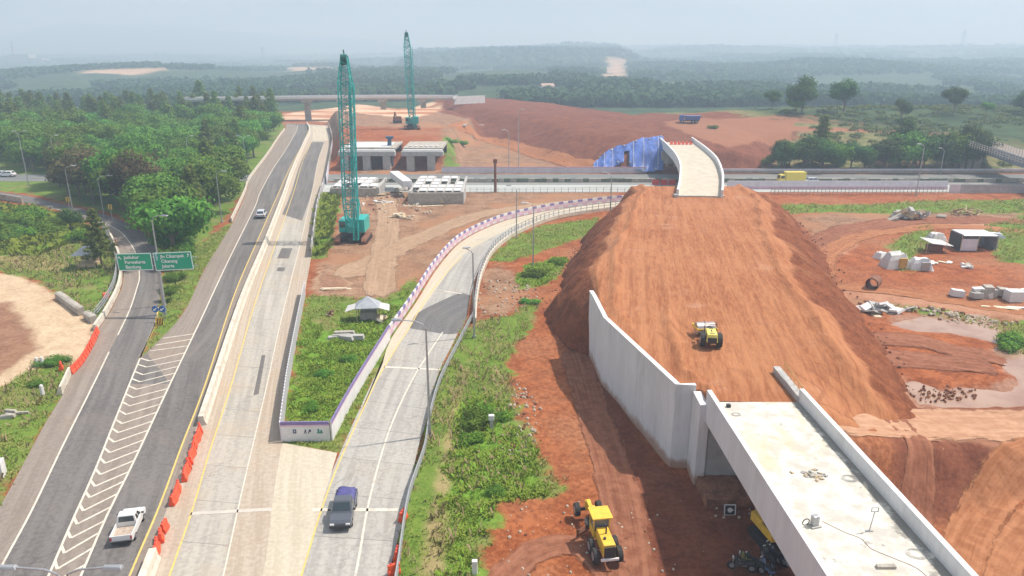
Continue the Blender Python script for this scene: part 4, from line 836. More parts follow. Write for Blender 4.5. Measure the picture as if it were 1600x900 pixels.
wall_thing('toll_median', 'toll road median wall with dark planting gaps right of the dark highway', 'barrier', line(X(522, 186), 420, 186.6, 300), [(-.5, 0), (.5, 0), (.4, .9), (-.4, .9)], [M_CONB, mat('planting_green', (.14, .16, .11), .9, .4, 3)], lambda i, j: 1 if random.random() < .45 else 0)
wall_thing('toll_hoarding', 'white, pink and purple hoarding along the near toll road edge right of the red embankment', 'hoarding', line(X(1136, 176), X(1480, 176), 176.2, 60), [(-.1, 0), (-.1, .7), (-.1, 1.3), (-.1, 2.), (.1, 2.), (.1, 1.3), (.1, .7), (.1, 0)], [M_LILAC, M_PINK, M_PURP], lambda i, j: {0: 1, 1: (2 if i % 11 < 4 else 0), 2: 0, 3: 0, 4: 0, 5: 0, 6: 1}.get(j, 0))
wall_thing('sheet_fence', 'bluish grey sheet fence along the toll road at the right edge', 'fence', line(X(1482, 171), 260, 171.0, 60), [(-.05, 0), (.05, 0), (.05, 2.0), (-.05, 2.0)], [M_TIN, M_LILAC], lambda i, j: int(i % 9 == 0))
rail_fence('mesh_fence', 'rusty post fence between the toll hoarding and the green strip', 'fence', line(X(1205, 168), X(1480, 168), 168.5, 30), 1.9, (.1, .5, .9, 1.3, 1.7), .9, M_CONB, M_RUST, .06, .035)
rail_fence('wire_fence', 'thin dark wire fence between the brown yard and the toll road', 'fence', line(X(735, 173), X(985, 173), 171.2, 30), 1.3, (.4, .8, 1.2), 1.6, M_STEEL, M_STEEL, .05, .03)
for k, (px, d) in enumerate(((1024, 181.5), (1037, 181.5), (1050, 181.5), (1030, 172), (1046, 172))):
    b = MB(); x = X(px, d); b.box((x, d, .75), (1.75, .08, 1.3)); b.box((x - .8, d, .7), (.08, .5, 1.4)); b.box((x + .8, d, .7), (.08, .5, 1.4)); o = b.build('red_panel', M_RED); tag(o, 'red site panel standing by the toll road left of the curved bridge end', 'barrier', 'red panels by the toll road')
# ================================================================== vehicles
def scl(o, k): o.scale = (k, k, k); return o
def wheel(t, x, y, r, w, name='wheel'):
    o = MB().cyl((x - w / 2, y, r), (x + w / 2, y, r), r, n=18).build(name, M_DARK, t, bevel=.02)
    s = 1 if x > 0 else -1; MB().cyl((x + s * w / 2, y, r), (x + s * (w / 2 + .02), y, r), r * .55, n=12).build('rim', M_GREYP, o); return o
def paint(n, c, r=.35): return mat(n, c, r, .04, 1., coat=.3)
M_LAMPW = mat('headlamp_lens', (.8, .8, .78), .2); M_LAMPR = mat('tail_lamp', (.5, .02, .02), .3)
def frustum(b, y0, y1, z0, w0, ty0, ty1, z1, w1, mi=0, M=None):
    vs = [(-w0, y0, z0), (w0, y0, z0), (w0, y1, z0), (-w0, y1, z0), (-w1, ty0, z1), (w1, ty0, z1), (w1, ty1, z1), (-w1, ty1, z1)]
    return b.add(vs, [(0, 3, 2, 1), (4, 5, 6, 7), (0, 1, 5, 4), (1, 2, 6, 5), (2, 3, 7, 6), (3, 0, 4, 7)], mi, M)
def glass_on(t, y0, y1, z0, w0, ty0, ty1, z1, w1, e=.012, side=True):
    """window panes set just proud of a cabin frustum: front, rear, sides"""
    L = lambda a, b_, f: a + (b_ - a) * f
    def pane(ys, yt, a, name):
        v = [(-L(w0, w1, .18) * a, L(ys[0], yt, .18), L(z0, z1, .18)), (L(w0, w1, .18) * a, L(ys[0], yt, .18), L(z0, z1, .18)), (L(w0, w1, .85) * a, L(ys[0], yt, .85), L(z0, z1, .85)), (-L(w0, w1, .85) * a, L(ys[0], yt, .85), L(z0, z1, .85))]
        s = e if yt < ys[0] or ys[1] > 0 else -e
        v2 = [(p[0], p[1] + ys[1] * e, p[2] + e) for p in v]; MB().add(v2, [(0, 1, 2, 3)]).build(name, M_GLASS, t)
    pane((y1, 1), ty1, .88, 'windscreen'); pane((y0, -1), ty0, .8, 'rear_window')
    if side:
        for s in (-1, 1):
            q = lambda f, yy: (s * (L(w0, w1, f) + e), yy, L(z0, z1, f))
            ya, yb = L(y0, ty0, .2) + .15, L(y1, ty1, .2) - .15; yc, yd = L(y0, ty0, .85) + .12, L(y1, ty1, .85) - .12
            m0, m1 = (ya + yb) / 2, (yc + yd) / 2
            MB().add([q(.2, ya), q(.2, m0 - .05), q(.85, m1 - .05), q(.85, yc)], [(0, 1, 2, 3)]).build('side_window', M_GLASS, t); MB().add([q(.2, m0 + .05), q(.2, yb), q(.85, yd), q(.85, m1 + .05)], [(0, 1, 2, 3)]).build('side_window', M_GLASS, t)
def pickup(label, loc, rz, m, bedload, tarp):
    t = thing('pickup_truck', label, 'pickup', loc, rz); W = .86
    b = MB(); b.side([(-2.15, .42), (2.1, .40), (2.2, .55), (2.18, .82), (1.95, 1.0), (1.05, 1.08), (-.35, 1.08), (-.35, .62), (-2.2, .62)], -W, W); b.build('body', m, t, bevel=.04)
    c = MB(); frustum(c, -.42, 1.15, 1.06, .84, -.32, .45, 1.78, .68); c.build('cabin', m, t, bevel=.05); glass_on(t, -.42, 1.15, 1.06, .84, -.32, .45, 1.78, .68)
    b = MB(); b.box((0, -1.28, .67), (1.66, 1.82, .1)); b.build('load_bed', bedload, t)
    for s in (-1, 1): MB().box((s * .85, -1.3, .86), (.07, 1.86, .5)).build('side_panel', m, t, bevel=.015)
    MB().box((0, -2.22, .86), (1.76, .06, .48)).build('tailgate', m, t, bevel=.015)
    if tarp:
        g = MB(); n = 10
        for i in range(n + 1):
            for j in range(9): x = -.9 + 1.8 * j / 8; y = -2.28 + 1.92 * i / n; g.v.append((x, y, 1.28 + .16 * math.cos(x * 1.6) + .07 * math.sin(i * 2.1 + j) - (.5 if j in (0, 8) else 0) - (.25 if i == 0 else 0)))
        for i in range(n):
            for j in range(8): q = i * 9 + j; g.f.append((q, q + 1, q + 10, q + 9)); g.m.append(0)
        g.build('load_cover', tarp, t, smooth=True)
    else: MB().box((.1, -1.9, .76), (.3, .14, .08)).build('scrap', M_BLACK, t)
    for s in (-1, 1):
        for y in (1.35, -1.35): wheel(t, s * .78, y, .33, .2)
        MB().box((s * .62, 2.19, .74), (.34, .08, .17)).build('headlight', M_LAMPW, t, bevel=.02); MB().box((s * .8, -2.26, .84), (.13, .04, .3)).build('tail_light', M_LAMPR, t); MB().box((s * .99, .82, 1.2), (.2, .08, .16)).build('mirror', M_BLACK, t)
    MB().box((0, 2.2, .5), (1.66, .12, .2)).build('bumper', M_BLACK, t); MB().box((0, -2.28, .48), (1.6, .08, .14)).build('bumper', M_BLACK, t); return t
hd_up = heading(P(250, 789), P(283, 698)); hd_dn = heading(P(535, 711), P(504, 792))
scl(pickup('white pickup truck with an empty dusty load bed on the dark highway', P(203, 829), hd_up - .03, paint('white_car_paint', (.72, .73, .72)), mat('dusty_bed', (.42, .34, .27), .9, .25, 4), None), .8)
scl(pickup('dark grey pickup truck with a purple load cover on the pale ramp', P(538, 806), hd_dn + .06, paint('grey_car_paint', (.085, .095, .115)), M_BLACK, mat('purple_cover', (.075, .07, .22), .6, .25, 2)), .88)
def car(label, loc, rz, m, group=None):
    t = thing('parked_car' if False else 'car', label, 'car', loc, rz, group); W = .84
    b = MB(); b.side([(-2.05, .35), (2.0, .33), (2.1, .5), (2.05, .78), (1.2, .95), (-1.6, 1.0), (-2.08, .9)], -W, W); b.build('body', m, t, bevel=.06)
    c = MB(); frustum(c, -1.85, 1.15, .95, .82, -1.45, .35, 1.55, .64); c.build('cabin', m, t, bevel=.06); glass_on(t, -1.85, 1.15, .95, .82, -1.45, .35, 1.55, .64)
    for s in (-1, 1):
        for y in (1.3, -1.3): wheel(t, s * .76, y, .31, .2)
        MB().box((s * .6, 2.05, .66), (.34, .1, .15)).build('headlight', M_LAMPW, t); MB().box((s * .66, -2.07, .78), (.28, .05, .16)).build('tail_light', M_LAMPR, t); MB().box((s * .95, .75, 1.02), (.18, .08, .13)).build('mirror', M_BLACK, t)
    MB().box((0, -2.08, .42), (1.5, .08, .16)).build('bumper', M_BLACK, t); return t
c0 = car('small silver hatchback driving away up the dark highway', P(409, 339), heading(P(420, 325), P(440, 290)), paint('silver_paint', (.52, .54, .58)))
for i, (x, d, lab, mm) in enumerate(((12, 194.5, 'white car on the road beside the wood at the left edge', paint('white_car', (.75, .75, .75))), (-2, 195, 'silver grey car behind the white car at the left edge', None))):
    q = dup(c0, (X(x, d), d, .0), R(90), lab)
    if mm:
        for ch in q.children:
            if ch.name.startswith(('body', 'cabin')): ch.data = ch.data.copy(); ch.data.materials[0] = mm
# yellow box truck on the toll road
t = thing('box_truck', 'yellow box truck driving on the toll road under the trees', 'truck', (X(1236, 184), 184.1, 0), R(90)); ym = paint('yellow_truck_paint', (.72, .58, .10), .5)
MB().box((0, -.75, 1.95), (2.2, 5.0, 2.1)).build('cargo_box', ym, t, bevel=.04); b = MB(); b.side([(1.9, .6), (3.35, .6), (3.4, 1.3), (3.1, 2.25), (1.9, 2.3)], -1.05, 1.05); b.build('cab', ym, t, bevel=.05)
MB().box((0, 0, .72), (1.4, 6.2, .3)).build('chassis', M_BLACK, t); MB().add([(-.9, 3.40, 1.4), (.9, 3.40, 1.4), (.85, 3.14, 2.15), (-.85, 3.14, 2.15)], [(0, 1, 2, 3)]).build('windscreen', M_GLASS, t)
for s in (-1, 1): MB().add([(s * 1.06, 2.1, 1.45), (s * 1.06, 3.1, 1.45), (s * 1.06, 2.95, 2.1), (s * 1.06, 2.1, 2.1)], [(0, 1, 2, 3)]).build('side_window', M_GLASS, t)
for s in (-1, 1):
    for y in (2.4, -1.9): wheel(t, s * .92, y, .45, .28)
dup(c0, (X(1265, 184.0), 184.0, 0), R(92), 'pale car right behind the yellow box truck on the toll road')
# blue tipper on the far red track
p = Pt(1077, 192); t = thing('dump_truck', 'blue dump truck on the far red earth track', 'truck', (p.x, p.y, p.z), R(82)); bm_ = paint('blue_truck_paint', (.05, .10, .34), .5)
b = MB(); b.side([(2.0, .8), (3.6, .8), (3.65, 1.6), (3.3, 2.7), (2.0, 2.75)], -1.2, 1.2); b.build('cab', bm_, t, bevel=.05)
b = MB(); frustum(b, -3.4, 1.6, 1.15, 1.1, -3.7, 1.8, 2.5, 1.3); b.build('tipper_body', bm_, t); MB().box((0, 0, .85), (1.3, 6.6, .35)).build('chassis', M_BLACK, t); MB().add([(-1, 3.66, 1.7), (1, 3.66, 1.7), (.95, 3.36, 2.6), (-.95, 3.36, 2.6)], [(0, 1, 2, 3)]).build('windscreen', M_GLASS, t)
for s in (-1, 1):
    for y in (2.5, -1.2, -2.4): wheel(t, s * 1.0, y, .5, .32)
# ------------------------------------------------------------------ motor grader (rear towards the camera)
def grader():
    rear, front = P(948, 878), P(921, 812); t = thing('motor_grader', 'yellow motor grader with a flat cab roof on the red earth', 'grader', (*((rear + front) / 2)[:2], .05), heading(rear, front)); 
    b = MB(); frustum(b, -3.6, -1.1, 1.0, .55, -3.5, -1.1, 2.05, .5); b.build('engine_hood', M_YEL, t, bevel=.06)
    MB().box((0, -3.66, 1.45), (.95, .1, .95)).build('radiator_grille', M_BLACK, t); MB().box((0, -3.72, .82), (1.5, .16, .22)).build('rear_bumper', M_CONW, t, bevel=.03)
    MB().cyl((.1, -2.0, 2.0), (.1, -2.0, 2.9), .07, n=8).build('exhaust', M_BLACK, t); MB().cyl((-.2, -2.7, 2.04), (-.2, -2.7, 2.2), .12, n=8).build('filler_cap', M_BLACK, t)
    b = MB(); frustum(b, -1.05, .35, .95, .7, -1.05, .25, 1.55, .72); b.build('cab_base', M_YEL, t, bevel=.03)
    b = MB(); [b.box((sx * .68, y, 2.2), (.09, .09, 1.35)) for sx in (-1, 1) for y in (-1.0, .2)]; b.build('cab_frame', M_YEL, t)
    MB().box((0, -.4, 2.2), (1.22, 1.1, 1.15)).build('cab_glass', mat('cab_glass', (.16, .17, .18), .1, .1, 2), t)
    MB().box((0, -.42, 2.94), (1.75, 1.75, .14)).build('cab_roof', M_YEL, t, bevel=.04); MB().box((-.35, .55, 2.85), (.3, .35, .2)).build('work_light', M_YEL, t)
    b = MB(); b.box((0, 1.9, 1.35), (.36, 3.6, .38), sh=(0, 0)); b.box((0, 3.6, 1.0), (.5, .4, .9)); b.build('front_frame', M_YEL, t, bevel=.04)
    b = MB(); b.box((0, 3.6, .62), (1.9, .22, .22)); b.build('front_axle', M_BLACK, t)
    T = Matrix.Translation((-.25, 1.35, .42)) @ Matrix.Rotation(R(32), 4, 'Z'); b = MB(); b.add([(-1.8, 0, -.3), (1.8, 0, -.3), (1.8, -.12, 0), (-1.8, -.12, 0), (1.8, .02, .32), (-1.8, .02, .32), (-1.8, .06, -.3), (1.8, .06, -.3), (1.8, -.05, 0), (-1.8, -.05, 0), (1.8, .08, .32), (-1.8, .08, .32)], [(0, 1, 2, 3), (3, 2, 4, 5), (6, 9, 8, 7), (9, 11, 10, 8), (5, 4, 10, 11), (0, 6, 7, 1)], 0, T); b.build('blade', M_RUST, t)
    MB().cyl((-.1, 1.3, .72), (-.1, 1.3, .86), .75, n=20).build('blade_circle', M_BLACK, t); b = MB(); b.tube([(-.5, .5, 1.1), (-.6, 1.3, .8)], .07); b.tube([(.5, .5, 1.1), (.5, 1.3, .8)], .07); b.tube([(.3, 2.9, 1.2), (.2, 1.9, .8)], .07); b.build('hydraulic_ram', M_BLACK, t)
    for s in (-1, 1):
        for y, r in ((-2.9, .66), (-1.55, .66), (3.6, .62)): wheel(t, s * 1.0, y, r, .42)
    return t
scl(grader(), .8)
# ------------------------------------------------------------------ roller
def roller():
    rear, front = P(1112, 548, 6.9), P(1104, 520, 6.9); t = thing('road_roller', 'yellow road roller with its rear hood facing the camera on the red embankment', 'roller', (*((rear + front) / 2)[:2], 6.92), heading(rear, front))
    b = MB(); frustum(b, -2.3, -.35, .75, .55, -2.2, -.35, 1.6, .48); b.build('engine_hood', M_YELP, t, bevel=.06)
    b = MB(); b.box((0, -1.1, 1.605), (.2, .45, .02), top=(.4, 1)); b.box((0, -1.55, 1.605), (.36, .1, .02)); b.box((0, -1.95, 1.61), (.5, .16, .03)); b.box((0, -.6, 1.605), (.4, .1, .02)); b.build('hood_vents', M_BLACK, t)
    MB().box((0, -2.32, 1.0), (.9, .1, .55)).build('rear_grille', M_BLACK, t)
    MB().box((0, .15, .85), (1.35, 1.1, .3)).build('platform', M_BLACK, t); MB().box((0, .1, 1.25), (.5, .5, .6)).build('seat', M_BLACK, t, bevel=.05)
    b = MB(); [b.tube([(s * .6, -.35, .9), (s * .6, -.35, 2.0), (s * .6, .6, 2.0)], .04) for s in (-1, 1)]; b.tube([(-.6, -.35, 2.), (.6, -.35, 2.)], .04); b.build('rollover_bar', M_BLACK, t); b = MB(); b.cyl((0, .55, .95), (0, .45, 1.55), .06); b.build('steering_column', M_BLACK, t)
    T = Matrix.Translation((0, .75, 0)) @ Matrix.Rotation(R(14), 4, 'Z'); b = MB(); [b.box((s * 1.02, 1.2, .8), (.1, 2.0, .3), M=T) for s in (-1, 1)]; b.box((0, .25, .8), (2.1, .14, .4), M=T); b.box((0, 2.2, .8), (2.1, .12, .3), M=T); b.build('drum_frame', M_YEL, t, bevel=.02)
    MB().cyl((-.95, 1.25, .68), (.95, 1.25, .68), .68, n=28, M=T).build('drum', mat('steel_drum', (.42, .40, .40), .35, .1, 2, metal=.5, dirt=(.35, .18, .1)), t)
    for s in (-1, 1): wheel(t, s * .82, -1.35, .7, .5); MB().box((s * 1.0, -.1, .95), (.3, .5, .1)).build('step', M_BLACK, t)
    return t
scl(roller(), .88)
# ------------------------------------------------------------------ yellow excavator half under the bridge
t = thing('excavator', 'yellow excavator half hidden under the left edge of the bridge', 'excavator', (17.95, 41.9, 0), R(192))
for s in (-1, 1): b = MB(); b.side([(-1.6, .2), (-1.3, 0), (1.3, 0), (1.6, .2), (1.6, .55), (1.3, .75), (-1.3, .75), (-1.6, .55)], s * 1.0 - .25, s * 1.0 + .25); b.build('track', M_DARK, t, bevel=.03)
MB().box((0, 0, .8), (1.4, 2.2, .5)).build('undercarriage', M_BLACK, t); MB().box((-.1, -.4, 1.35), (2.3, 2.7, .7)).build('body', M_YEL, t, bevel=.06)
b = MB(); [b.box((x, y, 2.35), (.09, .09, 1.4)) for x in (.25, 1.1) for y in (-.2, 1.1)]; [b.box((.67, y, 3.05), (.95, .1, .1)) for y in (-.2, 1.1)]; [b.box((x, .45, 3.05), (.1, 1.4, .1)) for x in (.25, 1.1)]; b.box((.67, .45, 1.72), (.95, 1.4, .1)); b.build('cab_frame', M_YEL, t); MB().box((.67, .45, 2.35), (.75, 1.15, 1.2)).build('cab_glass', M_GLASS, t)
b = MB(); b.tube([(-.2, .9, 1.5), (-.2, 3.0, 3.0), (-.2, 4.3, 2.2)], .2, 6); b.tube([(-.2, 4.3, 2.3), (-.2, 4.1, .7)], .14, 6); b.build('boom', M_YEL, t); MB().box((-.2, 3.9, .45), (.8, .6, .6), top=(1, .6)).build('bucket', M_RUST, t)
# ------------------------------------------------------------------ motorcycles in the shade under the bridge
def motorcycle(label, loc, rz, c):
    t = thing('motorcycle', label, 'motorcycle', loc, rz); m = paint('bike_paint', c)
    for y in (-.62, .62):
        w_ = MB().cyl((-.05, y, .3), (.05, y, .3), .3, n=16).build('wheel', M_DARK, t); MB().cyl((-.06, y, .3), (.06, y, .3), .17, n=10).build('rim', M_GREYP, w_)
    b = MB(); b.side([(-.75, .62), (-.2, .5), (.25, .3), (.42, .45), (.5, .95), (.36, .98), (.2, .6), (-.3, .72), (-.78, .78)], -.13, .13); b.build('body', m, t, bevel=.03)
    MB().box((0, -.28, .77), (.24, .75, .1)).build('seat', M_BLACK, t, bevel=.03); b = MB(); b.tube([(-.34, .4, 1.03), (0, .48, 1.0), (.34, .4, 1.03)], .02); b.build('handlebar', M_BLACK, t)
    b = MB(); b.tube([(.07, .5, .9), (.07, .62, .3)], .025); b.tube([(-.07, .5, .9), (-.07, .62, .3)], .025); b.build('fork', M_GREYP, t)
    for s in (-1, 1): MB().box((s * .38, .42, 1.16), (.1, .02, .07)).build('mirror', M_GLASS, t)
    MB().box((0, .58, .92), (.16, .08, .14)).build('headlight', M_LAMPW, t); MB().cyl((.14, -.75, .32), (.14, .0, .25), .045).build('exhaust', M_GREYP, t); return t
for (x, y, a, c, lab) in ((1206, 874, 20, (.03, .03, .04), 'black motorcycle parked nearest the bridge edge in the row'), (1212, 879, 35, (.05, .07, .12), 'dark blue motorcycle leaning beside the black one near the bridge'), (1199, 882, 10, (.04, .05, .05), 'dark motorcycle parked just left of the black and blue pair'),
    (1168, 886, 60, (.30, .28, .10), 'yellowish motorcycle in the left group of parked motorcycles'), (1158, 892, 75, (.06, .06, .06), 'black motorcycle lying low at the left end of the parked group'), (1176, 889, 40, (.03, .05, .03), 'dark green motorcycle next to the yellowish one'), (1196, 899, 15, (.10, .14, .25), 'blue grey motorcycle at the bottom edge of the picture'), (1234, 897, 20, (.25, .26, .26), 'grey motorcycle close under the bridge parapet')):
    p = P(x, y); motorcycle(lab, (p.x, p.y, hz(p.x, p.y)), R(a), c)
# ================================================================== crawler cranes
def lattice(b, p0, p1, w0, w1, n, rc, rl, X_, Y_):
    p0, p1 = Vector(p0), Vector(p1); pts = []
    for i in range(n + 1):
        f = i / n; c = p0.lerp(p1, f); w = w0 + (w1 - w0) * f; pts.append([c + X_ * sx * w / 2 + Y_ * sy * w / 2 for sx, sy in ((-1, -1), (1, -1), (1, 1), (-1, 1))])
    for k in range(4): b.cyl(pts[0][k], pts[-1][k], rc, rc, 5)
    for i in range(n):
        for k in range(4):
            a, c = (k, (k + 1) % 4) if i % 2 else ((k + 1) % 4, k); b.cyl(pts[i][a], pts[i + 1][c], rl, rl, 4, caps=False)
            if i % 3 == 0: b.cyl(pts[i][k], pts[i][(k + 1) % 4], rl, rl, 4, caps=False)
def crane(label, loc, rz, H_, lean, g=1.):
    t = thing('crawler_crane', label, 'crane', loc, rz, 'crawler cranes')
    for s in (-1, 1):
        b = MB(); b.side([(-3.0, .45), (-2.6, 0), (2.6, 0), (3.0, .45), (3.0, .7), (2.6, 1.1), (-2.6, 1.1), (-3.0, .7)], s * 2.3 - .45, s * 2.3 + .45); o = b.build('track', M_RUST, t, bevel=.04)
        b = MB(); [b.cyl((s * 2.3 + s * .45, y, .5), (s * 2.3 + s * .55, y, .5), .34, n=10) for y in (-2.3, -1.4, -.5, .4, 1.3, 2.2)]; b.build('track_roller', M_BLACK, o)
    b = MB(); b.box((0, 0, .85), (3.8, 2.8, .7)); b.box((0, -1.6, .7), (1.0, .9, .9)); b.build('carbody', M_BLACK, t, bevel=.05); MB().cyl((0, 0, 1.2), (0, 0, 1.5), 1.2, n=20).build('slew_ring', M_BLACK, t)
    MB().box((0, .6, 1.7), (3.2, 5.2, .4)).build('deck_frame', M_BLACK, t); MB().box((1.55, 1.0, 3.0), (1.5, 4.6, 2.3)).build('machinery_house', M_TEAL, t, bevel=.05)
    o = MB().box((-1.6, .6, 2.9), (1.25, 3.4, 2.1)).build('operator_cab', M_TEAL, t, bevel=.06); MB().box((-1.6, -1.11, 3.2), (.95, .04, 1.0)).build('cab_window', M_GLASS, o)
    MB().box((0, 3.4, 2.6), (4.2, 1.0, 1.5)).build('counterweight', M_TEAL, t, bevel=.05)
    b = MB(); b.cyl((-.75, .2, 2.5), (.75, .2, 2.5), .55, n=14); b.cyl((-.75, 1.6, 2.6), (.75, 1.6, 2.6), .55, n=14); b.build('winch_drum', M_BLACK, t); MB().box((0, -1.5, 2.5), (1.5, .5, 1.5), top=(.8, 1)).build('boom_foot', M_TEAL, t, bevel=.03)
    top = Vector((lean[0], lean[1], H_)); ft = Vector((0, -1.3, 2.3)); d = (top - ft).normalized(); Xa = Vector((1, 0, 0)); Ya = d.cross(Xa).normalized(); q1 = ft + d * 4.5; q2 = ft + d * (H_ * .80)
    b = MB(); lattice(b, ft, q1, 1.1, 2.1, 4, .12 * g, .07 * g, Xa, Ya); lattice(b, q1, q2, 2.1, 2.1, 18, .12 * g, .07 * g, Xa, Ya); lattice(b, q2, top, 2.1, .95, 6, .12 * g, .07 * g, Xa, Ya); b.build('boom', M_TEALL, t)
    b = MB(); b.box((top.x, top.y, top.z - .5), (1.1, 1.0, 1.5)); b.cyl((top.x - .5, top.y - .6, top.z), (top.x + .5, top.y - .6, top.z), .5, n=12); b.cyl((top.x, top.y, top.z), (top.x - .1, top.y, top.z + 1.2), .12, n=6); b.build('boom_head', mat('dark_teal_head', (.01, .13, .11), .5), t)
    b = MB(); gp = Vector((0, 3.0, 6.8)); [b.tube([(s * .9, 1.2, 3.9), (s * .7, 3.0, 6.8), (s * 1.0, 3.6, 3.3)], .09) for s in (-1, 1)]; b.cyl((-.8, 3.0, 6.8), (.8, 3.0, 6.8), .12); b.build('gantry', M_TEAL, t)
    b = MB(); [b.cyl((s * .7, 3.0, 6.8), (top.x + s * .45, top.y + .3, top.z - .3), .045, n=4) for s in (-1, 1)]; [b.cyl((s * .25, .2, 3.0), (top.x + s * .3, top.y + .2, top.z), .035, n=4) for s in (-1, 1)]; b.build('pendant_rope', M_STEEL, t)
    # pile leader hanging in front of the boom
    b = MB(); l0, l1 = Vector((1.0, -2.6, .9)), Vector((top.x * .8 + 1.25, top.y * .85 - 1.4, H_ * .86)); lattice(b, l0, l1, .8, .8, 18, .075, .045, Xa, Vector((0, 1, 0))); b.build('leader_mast', M_TEALL, t)
    b = MB(); b.cyl((top.x + .25, top.y - 1.0, top.z), (.4, -2.4, 4.0), .03, n=4); b.build('hoist_rope', M_BLACK, t); MB().box((.4, -2.4, 3.6), (.7, .5, 1.3), top=(.7, .7)).build('hook_block', M_TEAL, t, bevel=.04); return t
p = P(553, 376); crane('nearer teal crawler crane with a tall lattice boom in the brown yard', (p.x, p.y, hz(p.x, p.y)), 0, 31.0, (-.2, 3.2))
p = P(644, 201, 6.1); crane('farther teal crawler crane standing behind the grey pier frames', (p.x, p.y, 6.0), R(8), 31.5, (-.6, 3.0), 1.5)
# ================================================================== lamps, signs
def lamp(label, px, py, H_, arms, ang=0., head=M_GREYP, base=None):
    p = base if base is not None else P(px, py); t = thing('street_lamp', label, 'street lamp', (p.x, p.y, hz(p.x, p.y) - .05), R(ang))
    b = MB(); b.cyl((0, 0, 0), (0, 0, H_ - .6), .13, .075, 8); b.box((0, 0, .15), (.4, .4, .3)); b.build('pole', M_GREYP, t)
    for s, L in arms:
        pts = [Vector((0, 0, H_ - .7)), Vector((s * .25, 0, H_ - .25)), Vector((s * .8, 0, H_)), Vector((s * L, 0, H_ + .12))]; MB().tube(pts, .05, 6).build('arm', M_GREYP, t)
        h = MB(); h.box((s * (L + .4), 0, H_ + .14), (.95, .32, .16), top=(.85, .6)); o = h.build('lamp_head', head, t, bevel=.03); MB().box((s * (L + .45), 0, H_ + .05), (.6, .22, .03)).build('lens', M_LAMPW, o)
    return t
lamp('double-armed lamp over the chevrons at the lower left corner', 0, 0, 9.0, ((-1, 2.1), (1, 2.0)), 0, base=Vector((-20.9, 28.2, 0)))
lamp('grey lamp with an arm over the ramp beside the tip of the green triangle', 672, 682, 10.8, ((-1, 2.0),), 0)
lamp('grey lamp on the outside of the ramp where the rail fence ends', 741, 527, 10.9, ((-1, .3),), 20)
lamp('thin lamp behind the ramp parapet above the round green bush', 833, 414, 10.0, ((-1, 1.2),), 20)
lamp('thin lamp at the ramp bend below the purple topped hoarding', 807, 371, 9.5, ((-1, 1.0),), 0)
lamp('thin lamp near the far end of the ramp beside the red embankment', 953, 345, 9.5, ((-1, 1.0),), 0)
lamp('lamp with one arm over the grass gore beside the green signs', 263, 500, 12.2, ((1, 1.6),), -15, base=P(258, 478))
lamp('lamp above the slip road in front of the brown-leaved trees', 115, 336, 10.0, ((1, 1.3),), 15)
lamp('lamp by the slip road just right of the one before the brown trees', 163, 338, 8.2, ((1, 2.0),), 10)
lamp('tall double-armed lamp by the road at the left edge of the wood', 45, 290, 13.2, ((-1, .5), (1, 1.2)), 10)
lamp('lamp at the wood edge halfway up the dark highway', 347, 349, 10.0, ((1, 1.2),), 0)
lamp('lamp at the wood edge near the far end of the dark highway', 386, 270, 10.0, ((1, 1.0), (-1, 1.)), 0)
lamp('lamp head standing above the middle of the wood', 299, 279, 11.0, ((1, 1.),), 20); lamp('lamp rising above the broad trees at the left of the wood', 91, 278, 11., ((1, 1.),), 30)
lamp('tall lamp across the toll road before the brown bowl', 795, 269, 11.5, ((-1, 1.),), 0); lamp('tallest thin lamp across the toll road right of its neighbour', 810, 269, 17., ((1, .8),), 0)
lamp('tall lamp on the near side of the toll road in front of the dark trees', 1431, 307, 11.8, ((-1, .9),), 0); lamp('lamp across the toll road right of the tall one by the dark trees', 1469, 272, 7., ((-1, .8),), 0)
p = P(774, 300); b = MB(); b.cyl((p.x, p.y, 0), (p.x, p.y, 7.8), .35, .28, 8); b.box((p.x, p.y, 7.3), (.9, .5, .9)); tag(b.build('post', M_RUST), 'thick dark post standing at the near edge of the toll road', 'post')
# butterfly sign over the slip road
M_SIGN = mat('green_sign_face', (.0, .36, .19), .5, .05, 1); M_LET = mat('white_lettering', (.82, .84, .82), .6, .03)
p = P(259, 492); sg = thing('road_sign', 'grey pole carrying two green direction signs with white lettering over the slip road', 'road sign', (p.x, p.y, 0), 0); bx, by = p.x, p.y
b = MB(); b.cyl((0, 0, 0), (0, 0, 8.2), .17, .13, 10); b.build('pole', M_GREYP, sg); b = MB(); b.cyl((-.28, .25, 0), (-.28, .25, 7.6), .1, n=8); b.build('pole', M_GREYP, sg)
b = MB(); [b.cyl((-4.9, .1, z), (4.9, .1, z), .07, n=6) for z in (6.5, 7.6)]; b.build('sign_arm', M_GREYP, sg)
def text(s, x, z, size, par):
    cu = bpy.data.curves.new('lettering', 'FONT'); cu.body = s; cu.size = size; cu.extrude = .006; cu.offset = .012; o = bpy.data.objects.new('lettering', cu); me_ = bpy.data.meshes.new_from_object(o); bpy.data.objects.remove(o)
    me_.materials.append(M_LET); o = bpy.data.objects.new('lettering', me_); col.objects.link(o); o.parent = par; o.location = (x, -.06, z); o.rotation_euler = (R(90), 0, 0); return o
def board(cx, wd, z0, z1, tilt, lines, tx):
    o = MB().box((0, 0, 0), (wd, .08, z1 - z0)).build('sign_board', M_SIGN, sg, bevel=.01); o.location = (cx, -.12, (z0 + z1) / 2); o.rotation_euler = (0, tilt, 0)
    b = MB(); h2, w2 = (z1 - z0) / 2, wd / 2; [b.box((0, -.05, s * (h2 - .05)), (wd, .02, .09)) for s in (-1, 1)]; [b.box((s * (w2 - .05), -.05, 0), (.09, .02, 2 * h2 - .2)) for s in (-1, 1)]; b.build('border', M_LET, o)
    for i, s in enumerate(lines): text(s, tx, h2 - .68 - i * .62, .56, o)
    return o
